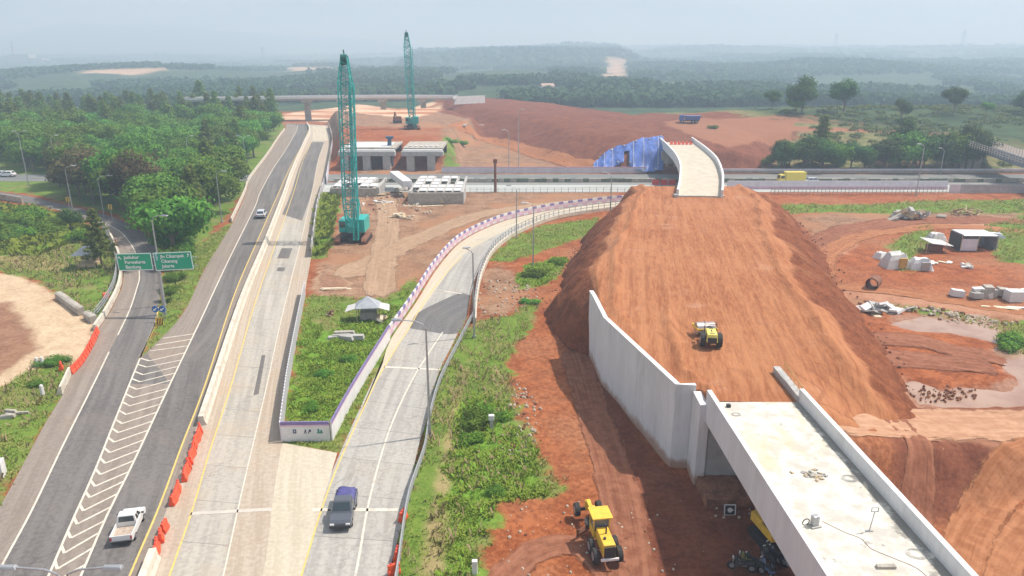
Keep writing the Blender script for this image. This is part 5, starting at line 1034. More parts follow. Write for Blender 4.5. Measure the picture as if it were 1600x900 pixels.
def arrow(par, x, z, a, s=.3):
    T = Matrix.Translation((x, -.06, z)) @ Matrix.Rotation(a, 4, 'Y'); b = MB(); b.box((0, 0, -s * .2), (s * .34, .02, s * 1.1), M=T); b.add([(-s * .6, -.01, s * .2), (s * .6, -.01, s * .2), (0, -.01, s * .95)], [(0, 1, 2)], 0, T); b.build('arrow', M_LET, par)
s1 = board(-2.75, 4.35, 5.95, 8.15, R(-1.5), ['Jatiluhur', 'Purwakarta', 'Bandung'], -1.25); arrow(s1, -1.75, .55, R(-45))
s2 = board(2.05, 4.75, 6.0, 8.3, R(-2.5), ['Jln Cikampek', 'Cikarang', 'Jakarta'], -1.5); arrow(s2, 1.95, .68, R(20)); b = MB(); b.cyl((-1.98, -.05, .95), (-1.98, -.07, .95), .14, n=10); b.box((-1.98, -.06, .5), (.14, .02, .62)); b.box((-1.98, -.06, .6), (.42, .02, .12)); b.build('symbol', mat('pale_blue_symbol', (.55, .68, .85)), s2)
M_BLUE = mat('blue_sign', (.02, .13, .42), .5, .05)
for x, lab in ((246, 'round blue sign with a white arrow left of the sign pole foot'), (257, 'round blue sign with a white arrow right against the sign pole foot')):
    p = P(x, 503); t = thing('arrow_sign', lab, 'traffic sign', (p.x, p.y, 0)); MB().cyl((0, 0, 0), (0, 0, 1.9), .04).build('post', M_GREYP, t); MB().cyl((0, -.05, 1.7), (0, -.09, 1.7), .42, n=20).build('disc', M_BLUE, t); T = Matrix.Translation((0, -.1, 1.7)) @ Matrix.Rotation(R(-125), 4, 'Y'); b = MB(); b.box((0, 0, -.05), (.12, .01, .4), M=T); b.add([(-.2, 0, .08), (.2, 0, .08), (0, 0, .32)], [(0, 1, 2)], 0, T); b.build('arrow', M_LET, t)
p = P(250, 508); t = thing('hazard_board', 'black and yellow striped hazard board at the gore below the blue signs', 'hazard board', (p.x, p.y, 0)); MB().box((0, 0, .5), (.9, .06, .9)).build('board', M_YEL, t); b = MB(); [b.box((-.3 + i * .3, -.04, .5), (.1, .02, .85), sh=(.2, 0)) for i in range(3)]; b.build('stripe', M_BLACK, t)
for x, y, lab in ((110, 333, 'square yellow curve sign beside the slip road under the left lamp'), (176, 346, 'square yellow curve sign beside the slip road under the right lamp')):
    p = P(x, y); t = thing('curve_sign', lab, 'traffic sign', (p.x, p.y, 0)); MB().cyl((0, 0, 0), (0, 0, 2.9), .05).build('post', M_GREYP, t); MB().box((0, -.07, 2.9), (.75, .05, .95)).build('board', M_YEL, t); b = MB(); b.box((0, -.11, 2.75), (.14, .02, .6)); b.box((.1, -.11, 3.1), (.34, .02, .14)); b.build('arrow', M_BLACK, t)
# ================================================================== plastic barriers
def plastic_barrier(name, lab, loc, rz, group, cache={}):
    if 'o' not in cache:
        t = thing(name, lab, 'barrier', loc, rz, group); b = MB(); b.side([(-.22, 0), (.22, 0), (.22, .25), (.12, .42), (.1, .76), (.06, .82), (-.06, .82), (-.1, .76), (-.12, .42), (-.22, .25)], -.4, .4); b.build('body', M_ORNG, t, bevel=.04)
        [MB().cyl((x_, 0, .82), (x_, 0, .88), .06, n=8).build('filler_cap', M_RED, t) for x_ in (-.18, .2)]; cache['o'] = t; return t
    return dup(cache['o'], loc, rz, lab, group)
mp = cr(PP([(316,664),(306,693),(294,732),(284,760)]), 60)
k = 0
for i, (x, y) in enumerate([(313,672),(311,680),(308,688),(305,696),(303,704),(300,712),(298,720),(295,728),(292,737),(289,746),(279,764),(276,773),(272,783),(258,826),(252,841),(246,855),(244,866)]):
    p = P(x, y + 4); lab = 'orange plastic barrier in the long row along the highway median' if i < 10 else ('orange plastic barrier in the group of three midway along the median' if i < 13 else 'orange plastic barrier in the loose row lowest on the median')
    plastic_barrier('plastic_barrier', lab, (p.x, p.y, .03), hd_up + R(90) + random.uniform(-.35, .35), ('orange barriers in the long median row', 'orange barriers in the median group of three', 'orange barriers lowest on the median')[0 if i < 10 else 1 if i < 13 else 2])
q = cr(PP([(152,522),(146,536),(137,553),(127,569),(114,583)]), 13)
for i, p in enumerate(q):
    d = q[min(12, i + 1)] - q[max(0, i - 1)]; plastic_barrier('plastic_barrier', 'orange plastic barrier in the row closing the sandy side track', (p.x, p.y, .03), math.atan2(d.y, d.x) + random.uniform(-.1, .1), 'orange barriers closing the sandy side track')
for x, y, lab in ((96, 577, 'single orange barrier in the grass below the sandy track'), (166, 466, 'single orange barrier in the grass beside the edge wall'), (180, 382, 'single orange barrier at the top of the slip road railing'), (630, 812, 'upper of three orange barriers tucked along the rail fence'), (621, 873, 'middle of three orange barriers tucked along the rail fence'), (616, 897, 'lowest of three orange barriers tucked along the rail fence')):
    p = P(x, y); plastic_barrier('plastic_barrier', lab, (p.x, p.y, 0), random.uniform(0, 3), 'single orange barriers')
for i in range(6):
    p = P(1049 + i * 6, 226, 7.1); plastic_barrier('plastic_barrier', 'red orange barrier in the row across the far end of the curved bridge', (p.x, p.y, 7.1), .1, 'barriers across the far end of the curved bridge')
# ================================================================== vegetation
def leaf_mat(name, c1, c2, c3=None):
    m, t, b = nt(name); oi = N(t, 'ShaderNodeObjectInfo'); v = coords(t, 'Object')
    f = noise(t, v, .7, 3); c = mix(t, ramp(t, f, .35, .65), c1, c2)
    at = N(t, 'ShaderNodeAttribute'); at.attribute_name = 'leafshade'; c = mix(t, mth(t, 'MULTIPLY', at.outputs['Fac'], .7), c, c3 or sc3(c2, 1.35))
    h = N(t, 'ShaderNodeHueSaturation'); h.inputs['Saturation'].default_value = .95
    t.links.new(mth(t, 'MULTIPLY_ADD', oi.outputs['Random'], .06, .465), h.inputs['Hue']); t.links.new(mth(t, 'MULTIPLY_ADD', oi.outputs['Random'], .6, .72), h.inputs['Value'])
    t.links.new(c, h.inputs['Color']); t.links.new(h.outputs[0], b.inputs['Base Color']); b.inputs['Roughness'].default_value = .8; b.inputs['Specular IOR Level'].default_value = .08
    tr = N(t, 'ShaderNodeBsdfTranslucent'); t.links.new(h.outputs[0], tr.inputs['Color']); ms = N(t, 'ShaderNodeMixShader'); ms.inputs[0].default_value = .28
    t.links.new(b.outputs[0], ms.inputs[1]); t.links.new(tr.outputs[0], ms.inputs[2]); t.links.new(ms.outputs[0], t.nodes['Material Output'].inputs['Surface']); return m
L_BROAD = leaf_mat('broad_leaves', (.052, .14, .014), (.105, .235, .022), (.185, .33, .04))
L_OLIVE = leaf_mat('olive_needles', (.10, .16, .03), (.155, .225, .042), (.21, .28, .06))
L_BROWN = leaf_mat('browning_leaves', (.10, .075, .035), (.17, .12, .06), (.11, .16, .04))
L_DEEP = leaf_mat('deep_green_leaves', (.03, .085, .02), (.06, .14, .03), (.10, .19, .04))
L_BUSH = leaf_mat('bush_leaves', (.06, .18, .012), (.12, .29, .02), (.20, .38, .04))
M_BARK = mat('bark', (.16, .12, .085), .95, .25, 4, stretch=(1, 1, .3))
def quad_mesh(name, V, sh, m, soft):
    n = len(V) // 4; Q = V.reshape(-1, 4, 3); fn = np.cross(Q[:, 1] - Q[:, 0], Q[:, 2] - Q[:, 0]); flip = (fn * soft).sum(1) < 0
    Q[flip] = Q[flip][:, ::-1]; V = Q.reshape(-1, 3)
    me = bpy.data.meshes.new(name); me.vertices.add(4 * n); me.vertices.foreach_set('co', np.ascontiguousarray(V, np.float32).ravel()); me.loops.add(4 * n); me.loops.foreach_set('vertex_index', np.arange(4 * n, dtype=np.int32)); me.polygons.add(n); me.polygons.foreach_set('loop_start', np.arange(n, dtype=np.int32) * 4)
    at = me.attributes.new('leafshade', 'FLOAT', 'POINT'); at.data.foreach_set('value', np.asarray(sh, np.float32)); me.materials.append(m); me.update(); me.polygons.foreach_set('use_smooth', np.ones(n, bool))
    fn = np.cross(V.reshape(-1, 4, 3)[:, 1] - V.reshape(-1, 4, 3)[:, 0], V.reshape(-1, 4, 3)[:, 2] - V.reshape(-1, 4, 3)[:, 0]); fn /= np.linalg.norm(fn, axis=1, keepdims=True) + 1e-9
    sn = soft / (np.linalg.norm(soft, axis=1, keepdims=True) + 1e-9) + .35 * fn; sn /= np.linalg.norm(sn, axis=1, keepdims=True) + 1e-9
    me.normals_split_custom_set_from_vertices(np.repeat(sn, 4, 0).astype(np.float32).tolist()); return me
def leaves_mesh(name, pts, nrm, size, m, aspect=.7):
    n = len(pts); soft = nrm.copy(); nrm = nrm + rng.normal(0, .55, (n, 3)); nrm /= np.linalg.norm(nrm, axis=1, keepdims=True) + 1e-9
    r = rng.normal(0, 1, (n, 3)); u = np.cross(nrm, r); u /= np.linalg.norm(u, axis=1, keepdims=True) + 1e-9; w_ = np.cross(nrm, u)
    s = (size * rng.uniform(.6, 1.35, n))[:, None] / 2; a = aspect
    V = np.stack([pts - u * s, pts - w_ * s * a, pts + u * s, pts + w_ * s * a], 1).reshape(-1, 3).astype(np.float32)
    return quad_mesh(name, V, np.repeat(rng.random(n) ** 2, 4), m, soft)
def blob_points(blobs, n, fill=.55):
    vol = np.array([b_[1] ** 2 for b_ in blobs]); idx = rng.choice(len(blobs), n, p=vol / vol.sum()); C_ = np.array([b_[0] for b_ in blobs])[idx]; Rr = np.array([b_[1] for b_ in blobs])[idx]; sq = np.array([b_[2] if len(b_) > 2 else .75 for b_ in blobs])[idx]
    d = rng.normal(0, 1, (n, 3)); d /= np.linalg.norm(d, axis=1, keepdims=True); k = Rr * (1 - fill * rng.random(n) ** 2.2) * (1 + .12 * rng.normal(0, 1, n))
    p = C_ + d * k[:, None] * np.stack([np.ones(n), np.ones(n), sq], 1); d[:, 2] += .35; return p, d
def tree_proto(kind):
    tr = MB(); blobs = []
    if kind in ('broad', 'brown', 'deep', 'airy'):
        Ht = random.uniform(8.5, 10.5); th_ = Ht * random.uniform(.32, .42); tr.cyl((0, 0, -.3), (.1, .1, th_), .28, .2, 8)
        for k in range(random.randint(11, 15)):
            a = random.uniform(0, 6.28); r = random.uniform(.6, 4.0 if kind != 'airy' else 3.0) * (1 if k else .1); z = th_ + 1.0 + (Ht - th_ - 2.2) * random.random() * (1 - .35 * r / 4.2) + (.6 if k == 0 else 0)
            rad = random.uniform(1.6, 2.6) * (.75 if kind == 'airy' else 1); blobs.append(((r * math.cos(a), r * math.sin(a), z), rad)); tr.cyl((.08, .08, th_ * random.uniform(.75, 1)), (r * math.cos(a) * .9, r * math.sin(a) * .9, z - .3), .11, .04, 5)
        n = {'broad': 4600, 'brown': 3600, 'deep': 4400, 'airy': 1900}[kind]; p, d = blob_points(blobs, n); size = .52
    else:
        Ht = random.uniform(12.0, 14.5); tr.cyl((0, 0, -.3), (0, 0, Ht * .95), .2, .04, 7)
        for k in range(46):
            f = (k + 1) / 47; z = 2.2 + f * (Ht - 2.4); L = (1 - f) ** .75 * random.uniform(2.3, 3.7) + .4; a = k * 2.4 + random.uniform(-.4, .4)
            for q in (.45, .95): blobs.append(((L * q * math.cos(a), L * q * math.sin(a), z + .25 * q * L * .3), .5 + .55 * (1 - f) * (1.15 - .35 * q), .65))
            tr.cyl((0, 0, z - .2), (L * math.cos(a), L * math.sin(a), z + .1 * L), .045, .015, 4)
        n = 3600; p, d = blob_points(blobs, n, .7); size = .5
    m = {'broad': L_BROAD, 'brown': L_BROWN, 'deep': L_DEEP, 'conifer': L_OLIVE, 'airy': L_DEEP}[kind]
    return tr, leaves_mesh('crown', p, d, size, m)
PRO = {}
for kd, nv in (('broad', 5), ('brown', 2), ('deep', 4), ('conifer', 5), ('airy', 2)):
    PRO[kd] = []
    for i in range(nv):
        tr, cm = tree_proto(kd); PRO[kd].append([tr, cm, None])
def plant_tree(kind, x, y, s, label, group=None, sz=None, name='tree', z=None):
    pr = random.choice(PRO[kind]); z = hz(x, y) if z is None else z
    if pr[2] is None: o = pr[0].build('trunk', M_BARK); pr[2] = o.data; bpy.data.objects.remove(o)
    t = thing(name, label, 'tree', (x, y, z), random.uniform(0, 6.28), group); t.scale = (s, s, s * (sz or random.uniform(.9, 1.12)))
    for nme, me in (('trunk', pr[2]), ('crown', pr[1])): o = bpy.data.objects.new(nme, me); col.objects.link(o); o.parent = t
    return t
# ---- the wood between the slip road and the dark highway
def inside(poly, x, y): return float(sdf(poly, np.array([x]), np.array([y]))[0])
WOOD = [tuple(p) for p in PP([(45,287),(110,299),(170,325),(225,345),(255,385),(262,432),(282,418),(322,362),(366,300),(396,256),(420,222),(440,199),(425,184),(300,184),(100,186),(-180,190),(-180,238),(0,244),(40,262)])]
cand = []
xs = [p[0] for p in WOOD]; ys = [p[1] for p in WOOD]; tries = 0
pv = lambda x, y: float(usdf(PAVED[:2] + PAVED[3:4], np.array([x]), np.array([y]))[0])
while len(cand) < 430 and tries < 16000:
    tries += 1; x, y = random.uniform(min(xs), max(xs)), random.uniform(min(ys), max(ys)); 
    if inside(WOOD, x, y) < 1.0: continue
    sp = 4.6 if y < 173 else (5.6 if y < 230 else (6.3 if y < 300 else 8.5))
    if any((x - a) ** 2 + (y - b_) ** 2 < sp * sp for a, b_ in cand) or pv(x, y) > -1.4: continue
    cand.append((x, y))
for x, y in cand:
    u = 800 + x * FPX / (CT * y + 9.9); edge = inside(WOOD, x, y)
    if y > 300 or (y > 255 and random.random() < .35): plant_tree('conifer', x, y, random.uniform(.85, 1.12), 'tall olive conifer in the back rows of the wood left of the highway', 'conifers at the back of the wood', name='conifer')
    elif u > 268 and y < 240 and random.random() < .4: plant_tree('conifer', x, y, random.uniform(.62, .92), 'feathery olive tree along the highway side of the wood', 'feathery trees along the highway', name='conifer')
    elif y < 205 and 60 < u < 260 and random.random() < .42: plant_tree('brown', x, y, random.uniform(.85, 1.1), 'tree with browning leaves at the slip road edge of the wood', 'browning trees at the wood edge')
    else: plant_tree('broad', x, y, random.uniform(.95, 1.3), 'broad bright green tree in the middle of the wood left of the highway', 'broad trees of the wood')
for px, py, s_ in ((292,398,.5),(303,384,.62),(314,366,.7),(326,350,.78),(336,333,.8),(348,316,.85),(359,300,.9),(371,284,.85),(382,268,.9),(392,253,.9),(402,238,.9),(412,223,.95),(424,209,.95),(434,200,1.)):
    for dx, dy in ((-13, 0), (-30, 4)):
        p = P(px + dx + random.uniform(-4, 4), py + dy); plant_tree('conifer' if random.random() < .3 else 'broad', p.x, p.y, s_ * 1.05 * random.uniform(.72, 1.0), 'feathery olive tree along the highway side of the wood' if False else 'leafy tree in the front row beside the dark highway verge', 'front row trees beside the highway verge')
for px, py, s_ in ((100,312,1.),(118,318,1.05),(140,322,.95),(190,334,1.05),(212,338,1.1),(232,344,1.0),(205,322,1.1),(128,306,1.05)):
    p = P(px, py); plant_tree('brown', p.x, p.y + 2, s_, 'tree with browning leaves at the slip road edge of the wood', 'browning trees at the wood edge')
for px, py, s_ in ((276,452,.32),(268,470,.26),(285,436,.4),(292,418,.42),(272,420,.45)):
    p = P(px, py); plant_tree('broad', p.x, p.y, s_, 'young small tree in the grass gore beside the green signs', 'young trees in the gore beside the signs')
p = P(340, 195); plant_tree('conifer', P(330, 183).x, P(330, 183).y - 10, 1.45, 'tallest dark conifer standing above the wood beside the viaduct', name='conifer', sz=.95)
p = P(160, 418); plant_tree('conifer', p.x, p.y, .62, 'slim tree with layered branches standing alone by the slip road railing', sz=1.15)
p = P(152, 352); plant_tree('airy', p.x - 1.5, p.y - 6, .55, 'small open tree close to the lone thin tree by the slip road')
# ---- trees across the toll road and on the right bank
for x, yb, k, s, lab in ((1232, 271, 'deep', .75, 'small dark tree at the left end of the tree row across the toll road'), (1258, 270, 'deep', .85, 'dark rounded tree second from the left across the toll road'), (1282, 268, 'deep', 1.0, 'dark tree at the foot of the tall slim tree across the toll road'), (1279, 262, 'conifer', 1.0, 'tall slim dark tree rising above the left group across the toll road'), (1306, 270, 'broad', .7, 'light green low tree right of the tall slim tree'), (1335, 270, 'deep', .85, 'dark tree before the gap in the row across the toll road'), (1350, 268, 'broad', .75, 'mid green tree beside the gap in the row across the toll road'), (1388, 270, 'deep', .95, 'dark tree starting the dense right group across the toll road'), (1404, 262, 'airy', 1.35, 'tall thin tree with sparse top above the dense right group'), (1418, 268, 'broad', 1.05, 'bushy mid green tree behind the tall lamp across the toll road'), (1442, 270, 'deep', 1.15, 'big dark tree just right of the tall lamp across the toll road'), (1462, 268, 'deep', 1.0, 'dark tree in the middle of the dense right group'), (1485, 270, 'broad', 1.0, 'green tree behind the short lamp across the toll road'), (1508, 267, 'deep', 1.15, 'large dark tree left of the steel overpass'), (1526, 270, 'deep', .85, 'dark tree touching the end of the steel overpass'), (1210, 272, 'broad', .4, 'low green bush tree at the road edge left of the row'), (1320, 273, 'broad', .5, 'low pale green tree in front of the row across the toll road'), (1370, 272, 'deep', .5, 'low dark tree filling the gap in the row'), (1590, 222, 'deep', .8, 'dark tree above the overpass at the right edge')):
    p = P(x, yb); plant_tree(k, p.x, max(p.y, 203.5), s * 1.02, lab, name='tree' if k != 'conifer' else 'conifer')
for i in range(22):
    px = random.choice((random.uniform(1218, 1325), random.uniform(1378, 1535))); p = P(px, random.uniform(262, 271)); plant_tree(random.choice(('deep', 'deep', 'broad')), p.x, max(p.y, 204.5), random.uniform(.6, .95), 'rounded tree filling the dark row across the toll road', 'rounded trees filling the row across the toll road')
for px, py, k, s, lab in ((1253, 176, 'deep', 1.25, 'large round crowned tree standing alone on the far bank skyline'), (1243, 176, 'broad', .7, 'smaller tree against the trunk of the large round crowned one'), (1318, 176, 'deep', 1.15, 'broad low dark tree on the far bank right of the round crowned tree'), (1180, 170, 'airy', 1.1, 'thin olive tree on the far bank left of the round crowned tree'), (1206, 170, 'deep', .7, 'small dark tree between the thin olive tree and the round crowned tree'), (1489, 178, 'deep', .9, 'dark tree on the far bank above the overpass'), (1407, 192, 'airy', .9, 'ragged tree on the red track above the dense group'), (1540, 178, 'broad', .5, 'low bush on the far bank skyline towards the right edge'), (1598, 178, 'deep', .7, 'dark tree cut by the right picture edge on the far bank')):
    p = Pt(px, py); plant_tree(k, p.x, p.y, s, lab)
# ---- shrubs
def shrub_proto(r, n, m, size=.3):
    bl = [((random.uniform(-.6, .6) * r, random.uniform(-.6, .6) * r, r * random.uniform(.3, .65)), r * random.uniform(.4, .6), .9) for _ in range(9)]; p, d = blob_points(bl, n); p[:, 2] = np.maximum(p[:, 2], .03); return leaves_mesh('foliage', p, d, size, m)
SHR = {k: [shrub_proto(1.6, 2600, m, .2) for _ in range(3)] for k, m in (('bush', L_BUSH), ('deep', L_BROAD))}
ST_ = MB(); [ST_.cyl((0, 0, -.1), (math.cos(a) * .5, math.sin(a) * .5, .9), .04, .02, 5) for a in (0, 2, 4)]; so = ST_.build('stems', M_BARK); SM_ = so.data; bpy.data.objects.remove(so)
def shrub(k, x, y, s, label, group=None, sz=1.):
    t = thing('shrub', label, 'shrub', (x, y, hz(x, y)), random.uniform(0, 6.28), group); t.scale = (s, s, s * sz)
    for nme, me in (('stem', SM_), ('foliage', random.choice(SHR[k]))): o = bpy.data.objects.new(nme, me); col.objects.link(o); o.parent = t
for px, py, k, s, lab in ((748, 662, 'deep', 1.15, 'big dark green bush behind the small white post'), (775, 650, 'bush', 1.0, 'bright green bush just right of the big dark bush'), (735, 690, 'bush', .8, 'bright bush below the big dark bush'), (835, 430, 'deep', 1.3, 'round dark green bush between the ramp and the red slope'), (868, 415, 'bush', .9, 'pale green bush on the upper side of the round dark bush'), (826, 474, 'bush', .8, 'low green bush at the foot of the red slope'), (780, 770, 'deep', .6, 'dark low bush where the weeds meet the red soil'), (505, 585, 'deep', .75, 'dark green bush in the middle of the green triangle'), (548, 560, 'deep', .7, 'dark bush near the right hoarding of the green triangle'), (480, 640, 'bush', .7, 'light green bush near the lower left of the green triangle'), (1592, 540, 'bush', 1.5, 'bright bush by the muddy water at the right edge'), (75, 570, 'deep', .8, 'dark shrub behind the two white posts'), (95, 565, 'deep', .7, 'shrub right of the two white posts'), (62, 600, 'deep', .6, 'small shrub below the two white posts'), (722, 232, 'deep', 1.7, 'dark bush on the bank right of the pier frames'), (706, 245, 'bush', 1.6, 'green bush at the foot of the bank right of the pier frames'), (1112, 236, 'deep', 1.2, 'dark shrub right of the far end of the curved bridge')):
    p = P(px, py); shrub(k, p.x, p.y, s * .95, lab, None, .62)
for i in range(34):
    px, py = random.uniform(-70, 128), random.uniform(328, 392)
    if py < 326 + .15 * px or (px > 60 and py > 384): continue
    p = P(px, py); shrub('deep' if random.random() < .6 else 'bush', p.x, p.y, random.uniform(1.0, 1.9), 'shrub in the thicket inside the slip road bend', 'shrubs of the thicket inside the slip road bend')
for px, py, s in ((132, 378, 1.), (150, 372, .9), (142, 392, .7)): p = P(px, py); shrub('deep', p.x, p.y, s, 'low shrub beside the lone thin tree by the slip road', 'low shrubs beside the lone thin tree')
# ---- grass and weeds, uncounted
def scatter(polys, dens, amp=0.):
    out = []
    for pl_ in polys:
        a = np.array(pl_)[:, :2]; lo_, hi_ = a.min(0), a.max(0); hi_[1] = min(hi_[1], 168); n = int(np.prod(hi_ - lo_) * dens)
        if n <= 0: continue
        q = rng.uniform(lo_, hi_, (min(n, 400000), 2)); d = sdf(pl_, q[:, 0], q[:, 1]) + (fbm(q[:, 0] / 1.5, q[:, 1] / 1.5, 5) - .5) * amp; out.append(q[d > 0])
    q = np.concatenate(out); q = q[fbm(q[:, 0] / 2.2, q[:, 1] / 2.2, 61) + rng.normal(0, .06, len(q)) > .40]; q = q[usdf(PAVED, q[:, 0], q[:, 1]) < -.15]; return q
def grass_obj(name, q, hgt_, spread, m, nb=3):
    n = len(q); z = hgt(q[:, 0], q[:, 1]); V = []; sh = []
    patch = fbm(q[:, 0] / 1.6, q[:, 1] / 1.6, 33)
    for k in range(nb):
        a = rng.uniform(0, 6.28, n); L = hgt_ * rng.uniform(.5, 1.3, n) * (.45 + 1.1 * patch); dx, dy = np.cos(a), np.sin(a); w_ = L * .05 + .022; le = spread * L * rng.uniform(.4, 1.2, n)
        bx, by = q[:, 0] + rng.normal(0, .1, n), q[:, 1] + rng.normal(0, .1, n)
        V.append(np.stack([np.stack([bx - dy * w_, by + dx * w_, z - .03], 1), np.stack([bx + dy * w_, by - dx * w_, z - .03], 1), np.stack([bx + dx * le + dy * w_ * .7, by + dy * le - dx * w_ * .7, z + L], 1), np.stack([bx + dx * le * 1.6 - dy * w_ * .3, by + dy * le * 1.6 + dx * w_ * .3, z + L * .95], 1)], 1)); sh.append(rng.random(n) * .6 + .6 * (patch - .3))
    V = np.concatenate(V).reshape(-1, 3).astype(np.float32); sh = np.clip(np.repeat(np.concatenate(sh), 4), 0, 1); up = rng.normal(0, .28, (len(V) // 4, 3)); up[:, 2] = 1
    o = bpy.data.objects.new(name, quad_mesh(name, V, sh, m, up)); col.objects.link(o); o['kind'] = 'stuff'; return o
G_LUSH = leaf_mat('lush_weeds', (.095, .215, .012), (.17, .32, .02), (.32, .42, .06)); G_DRY = leaf_mat('verge_grass', (.13, .20, .022), (.21, .27, .04), (.38, .35, .12))
grass_obj('weeds', scatter([LUSH[0], LUSH[1], LUSH[2]], 70, 4.5), .22, .9, G_LUSH)
grass_obj('weeds', scatter([LUSH[0], LUSH[1], LUSH[2]], 3, 4.5), .4, .45, G_LUSH, 4)
grass_obj('dry_stalks', scatter([GRASS[0], GRASS[5], DRY[0], GRASS[1]], 1.6, 3), .5, .4, leaf_mat('dry_straw', (.24, .21, .09), (.34, .29, .14)))
grass_obj('weeds', scatter([LUSH[3], LUSH[4]], 8, 2.0), .8, .7, G_LUSH)
grass_obj('grass', scatter([g for i, g in enumerate(GRASS[:8]) if i not in (1, )], 18, 1.5), .2, .8, G_DRY, 2)
grass_obj('grass', scatter([GRASS[1]] + GRASS[8:14], 6, 3), .35, .8, G_DRY, 2)
# ---- far woods, too many to tell apart
def far_forest():
    P_, D_ = [], []; n = 0
    x = rng.uniform(-1, 1, 80000); d = 430 * (4200 / 430) ** rng.random(80000); X_ = x * d * .82; Y_ = d
    keep = (fbm(X_ / 160, Y_ / 160, 91) > .475) | ((Y_ > 1380) & (Y_ < 2500) & (X_ > -260 - (Y_ - 1500) * .1) & (X_ < 260 + (Y_ - 1500) * .12) & (rng.random(80000) < .75)) | ((np.abs(Y_ - 1250 - (X_ - 500) * .25) < 200) & (X_ > 250) & (X_ < 850))
    keep &= usdf(FPALE + TPALE, X_, Y_) < -4; keep &= ~((Y_ < 520) & (X_ < 0) & (X_ > -200)); keep &= (Y_ > 455) | (X_ < -150)
    X_, Y_ = X_[keep][:22000], Y_[keep][:22000]; Z_ = hgt(X_, Y_)
    for k in range(13):
        a = rng.normal(0, 1, (len(X_), 3)); a /= np.linalg.norm(a, axis=1, keepdims=True); s = 1 + Y_ / 2600
        P_.append(np.stack([X_ + a[:, 0] * 3.4 * s, Y_ + a[:, 1] * 3.4 * s, Z_ + 4.2 + a[:, 2] * 3.0], 1)); a[:, 2] += .4; D_.append(a)
    p, dd = np.concatenate(P_), np.concatenate(D_); me = leaves_mesh('forest', p, dd, 4.6, leaf_mat('far_foliage', (.022, .05, .02), (.04, .075, .026), (.06, .10, .035)), .8)
    o = bpy.data.objects.new('forest', me); col.objects.link(o); o['kind'] = 'stuff'
far_forest()
# scrub on the right bank
q = rng.uniform((36, 206), (250, 330), (1500, 2)); q = q[(fbm(q[:, 0] / 25, q[:, 1] / 25, 95) > .53) & (sdf(FAR_TOP, q[:, 0], q[:, 1]) < -16)]; z = hgt(q[:, 0], q[:, 1]); pp, dd = [], []
for k in range(40):
    a = rng.normal(0, 1, (len(q), 3)); a /= np.linalg.norm(a, axis=1, keepdims=True); pp.append(np.stack([q[:, 0] + a[:, 0] * 1.5, q[:, 1] + a[:, 1] * 1.5, z + .15 + np.abs(a[:, 2]) * .7], 1)); dd.append(a)
o = bpy.data.objects.new('scrub', leaves_mesh('scrub', np.concatenate(pp), np.concatenate(dd), .8, leaf_mat('scrub_leaves', (.085, .12, .035), (.14, .165, .055)))); col.objects.link(o); o['kind'] = 'stuff'
# ---- stones and clods
b = MB()
for poly, n, r0, r1 in ((GP([(775,745),(830,720),(845,640),(805,590),(790,600),(800,660),(770,700)]), 130, .06, .2), (GP([(745,490),(755,430),(840,450),(845,470),(790,505)]), 120, .06, .22), (GP([(600,350),(560,300),(640,300),(690,330)]), 90, .1, .35), (GP([(760,905),(790,800),(1000,740),(1100,905)]), 90, .04, .13), ([(14.6, 44.6), (22, 44.6), (22, 49), (14.6, 49)], 90, .05, .2), (GP([(1380,478),(1500,486),(1600,508),(1480,500)]), 120, .1, .35)):
    a = np.array(poly)[:, :2]; k = 0
    while k < n:
        x, y = rng.uniform(a.min(0), a.max(0))
        if inside(poly, x, y) > 0: r = random.uniform(r0, r1); b.ico((x, y, hz(x, y) + r * .3), r, random.choice((0, 0, 1)), .25); k += 1
o = b.build('gravel', [mat('pale_stones', (.45, .38, .30), .9, .25, 3), mat('red_clods', (.20, .08, .045), .95, .3, 3)]); o['kind'] = 'stuff'
pr_ = PP([(1225,330),(1262,372),(1292,412),(1314,452),(1348,502),(1388,562),(1424,628)]); b = MB()
for p in cr(pr_, 500):
    r = random.uniform(.05, .2); x, y = p.x + random.gauss(-1.2, 1.6), p.y + random.gauss(0, 1.2); b.ico((x, y, max(hz(x, y), 0) + r * .4), r, 0, .3)
for p in cr(PP([(905,505),(860,488),(880,432),(922,372),(962,337)]), 260):
    r = random.uniform(.05, .18); x, y = p.x + random.gauss(0, .9), p.y + random.gauss(0, .9); b.ico((x, y, hz(x, y) + r * .4), r, 0, .3)
for k in range(110):
    p = P(random.gauss(1475, 26), random.gauss(614, 6)); r = random.uniform(.06, .17); b.ico((p.x, p.y, -.26 + r * .5 + .25 * math.exp(-((p.x - 34) / 3) ** 2)), r, 0, .3)
o = b.build('rubble', M_SOILH); o['kind'] = 'stuff'
# ================================================================== things lying about
def heap(name, label, cat, px, py, n, spread, hgt__, sizes, mats, flat=.5, base=None, ang=None):
    p = base or P(px, py); z0 = p.z if base else hz(p.x, p.y); t = thing(name, label, cat, (p.x, p.y, z0)); 
    for k in range(n):
        s = [random.uniform(*q) for q in sizes]; x, y = random.gauss(0, spread[0] * .45), random.gauss(0, spread[1] * .45); f = max(0, 1 - (abs(x) / spread[0] + abs(y) / spread[1]) / 2)
        T = Matrix.Translation((x, y, s[2] * .4 + hgt__ * f * random.random())) @ Matrix.Rotation(random.uniform(0, 3.14) if ang is None else ang + random.uniform(-.3, .3), 4, 'Z') @ Matrix.Rotation(random.uniform(-flat, flat), 4, 'X') @ Matrix.Rotation(random.uniform(-flat, flat), 4, 'Y')
        MB().box((0, 0, 0), s, M=T, top=(random.uniform(.8, 1), random.uniform(.8, 1))).build('piece', random.choice(mats), t)
    return t
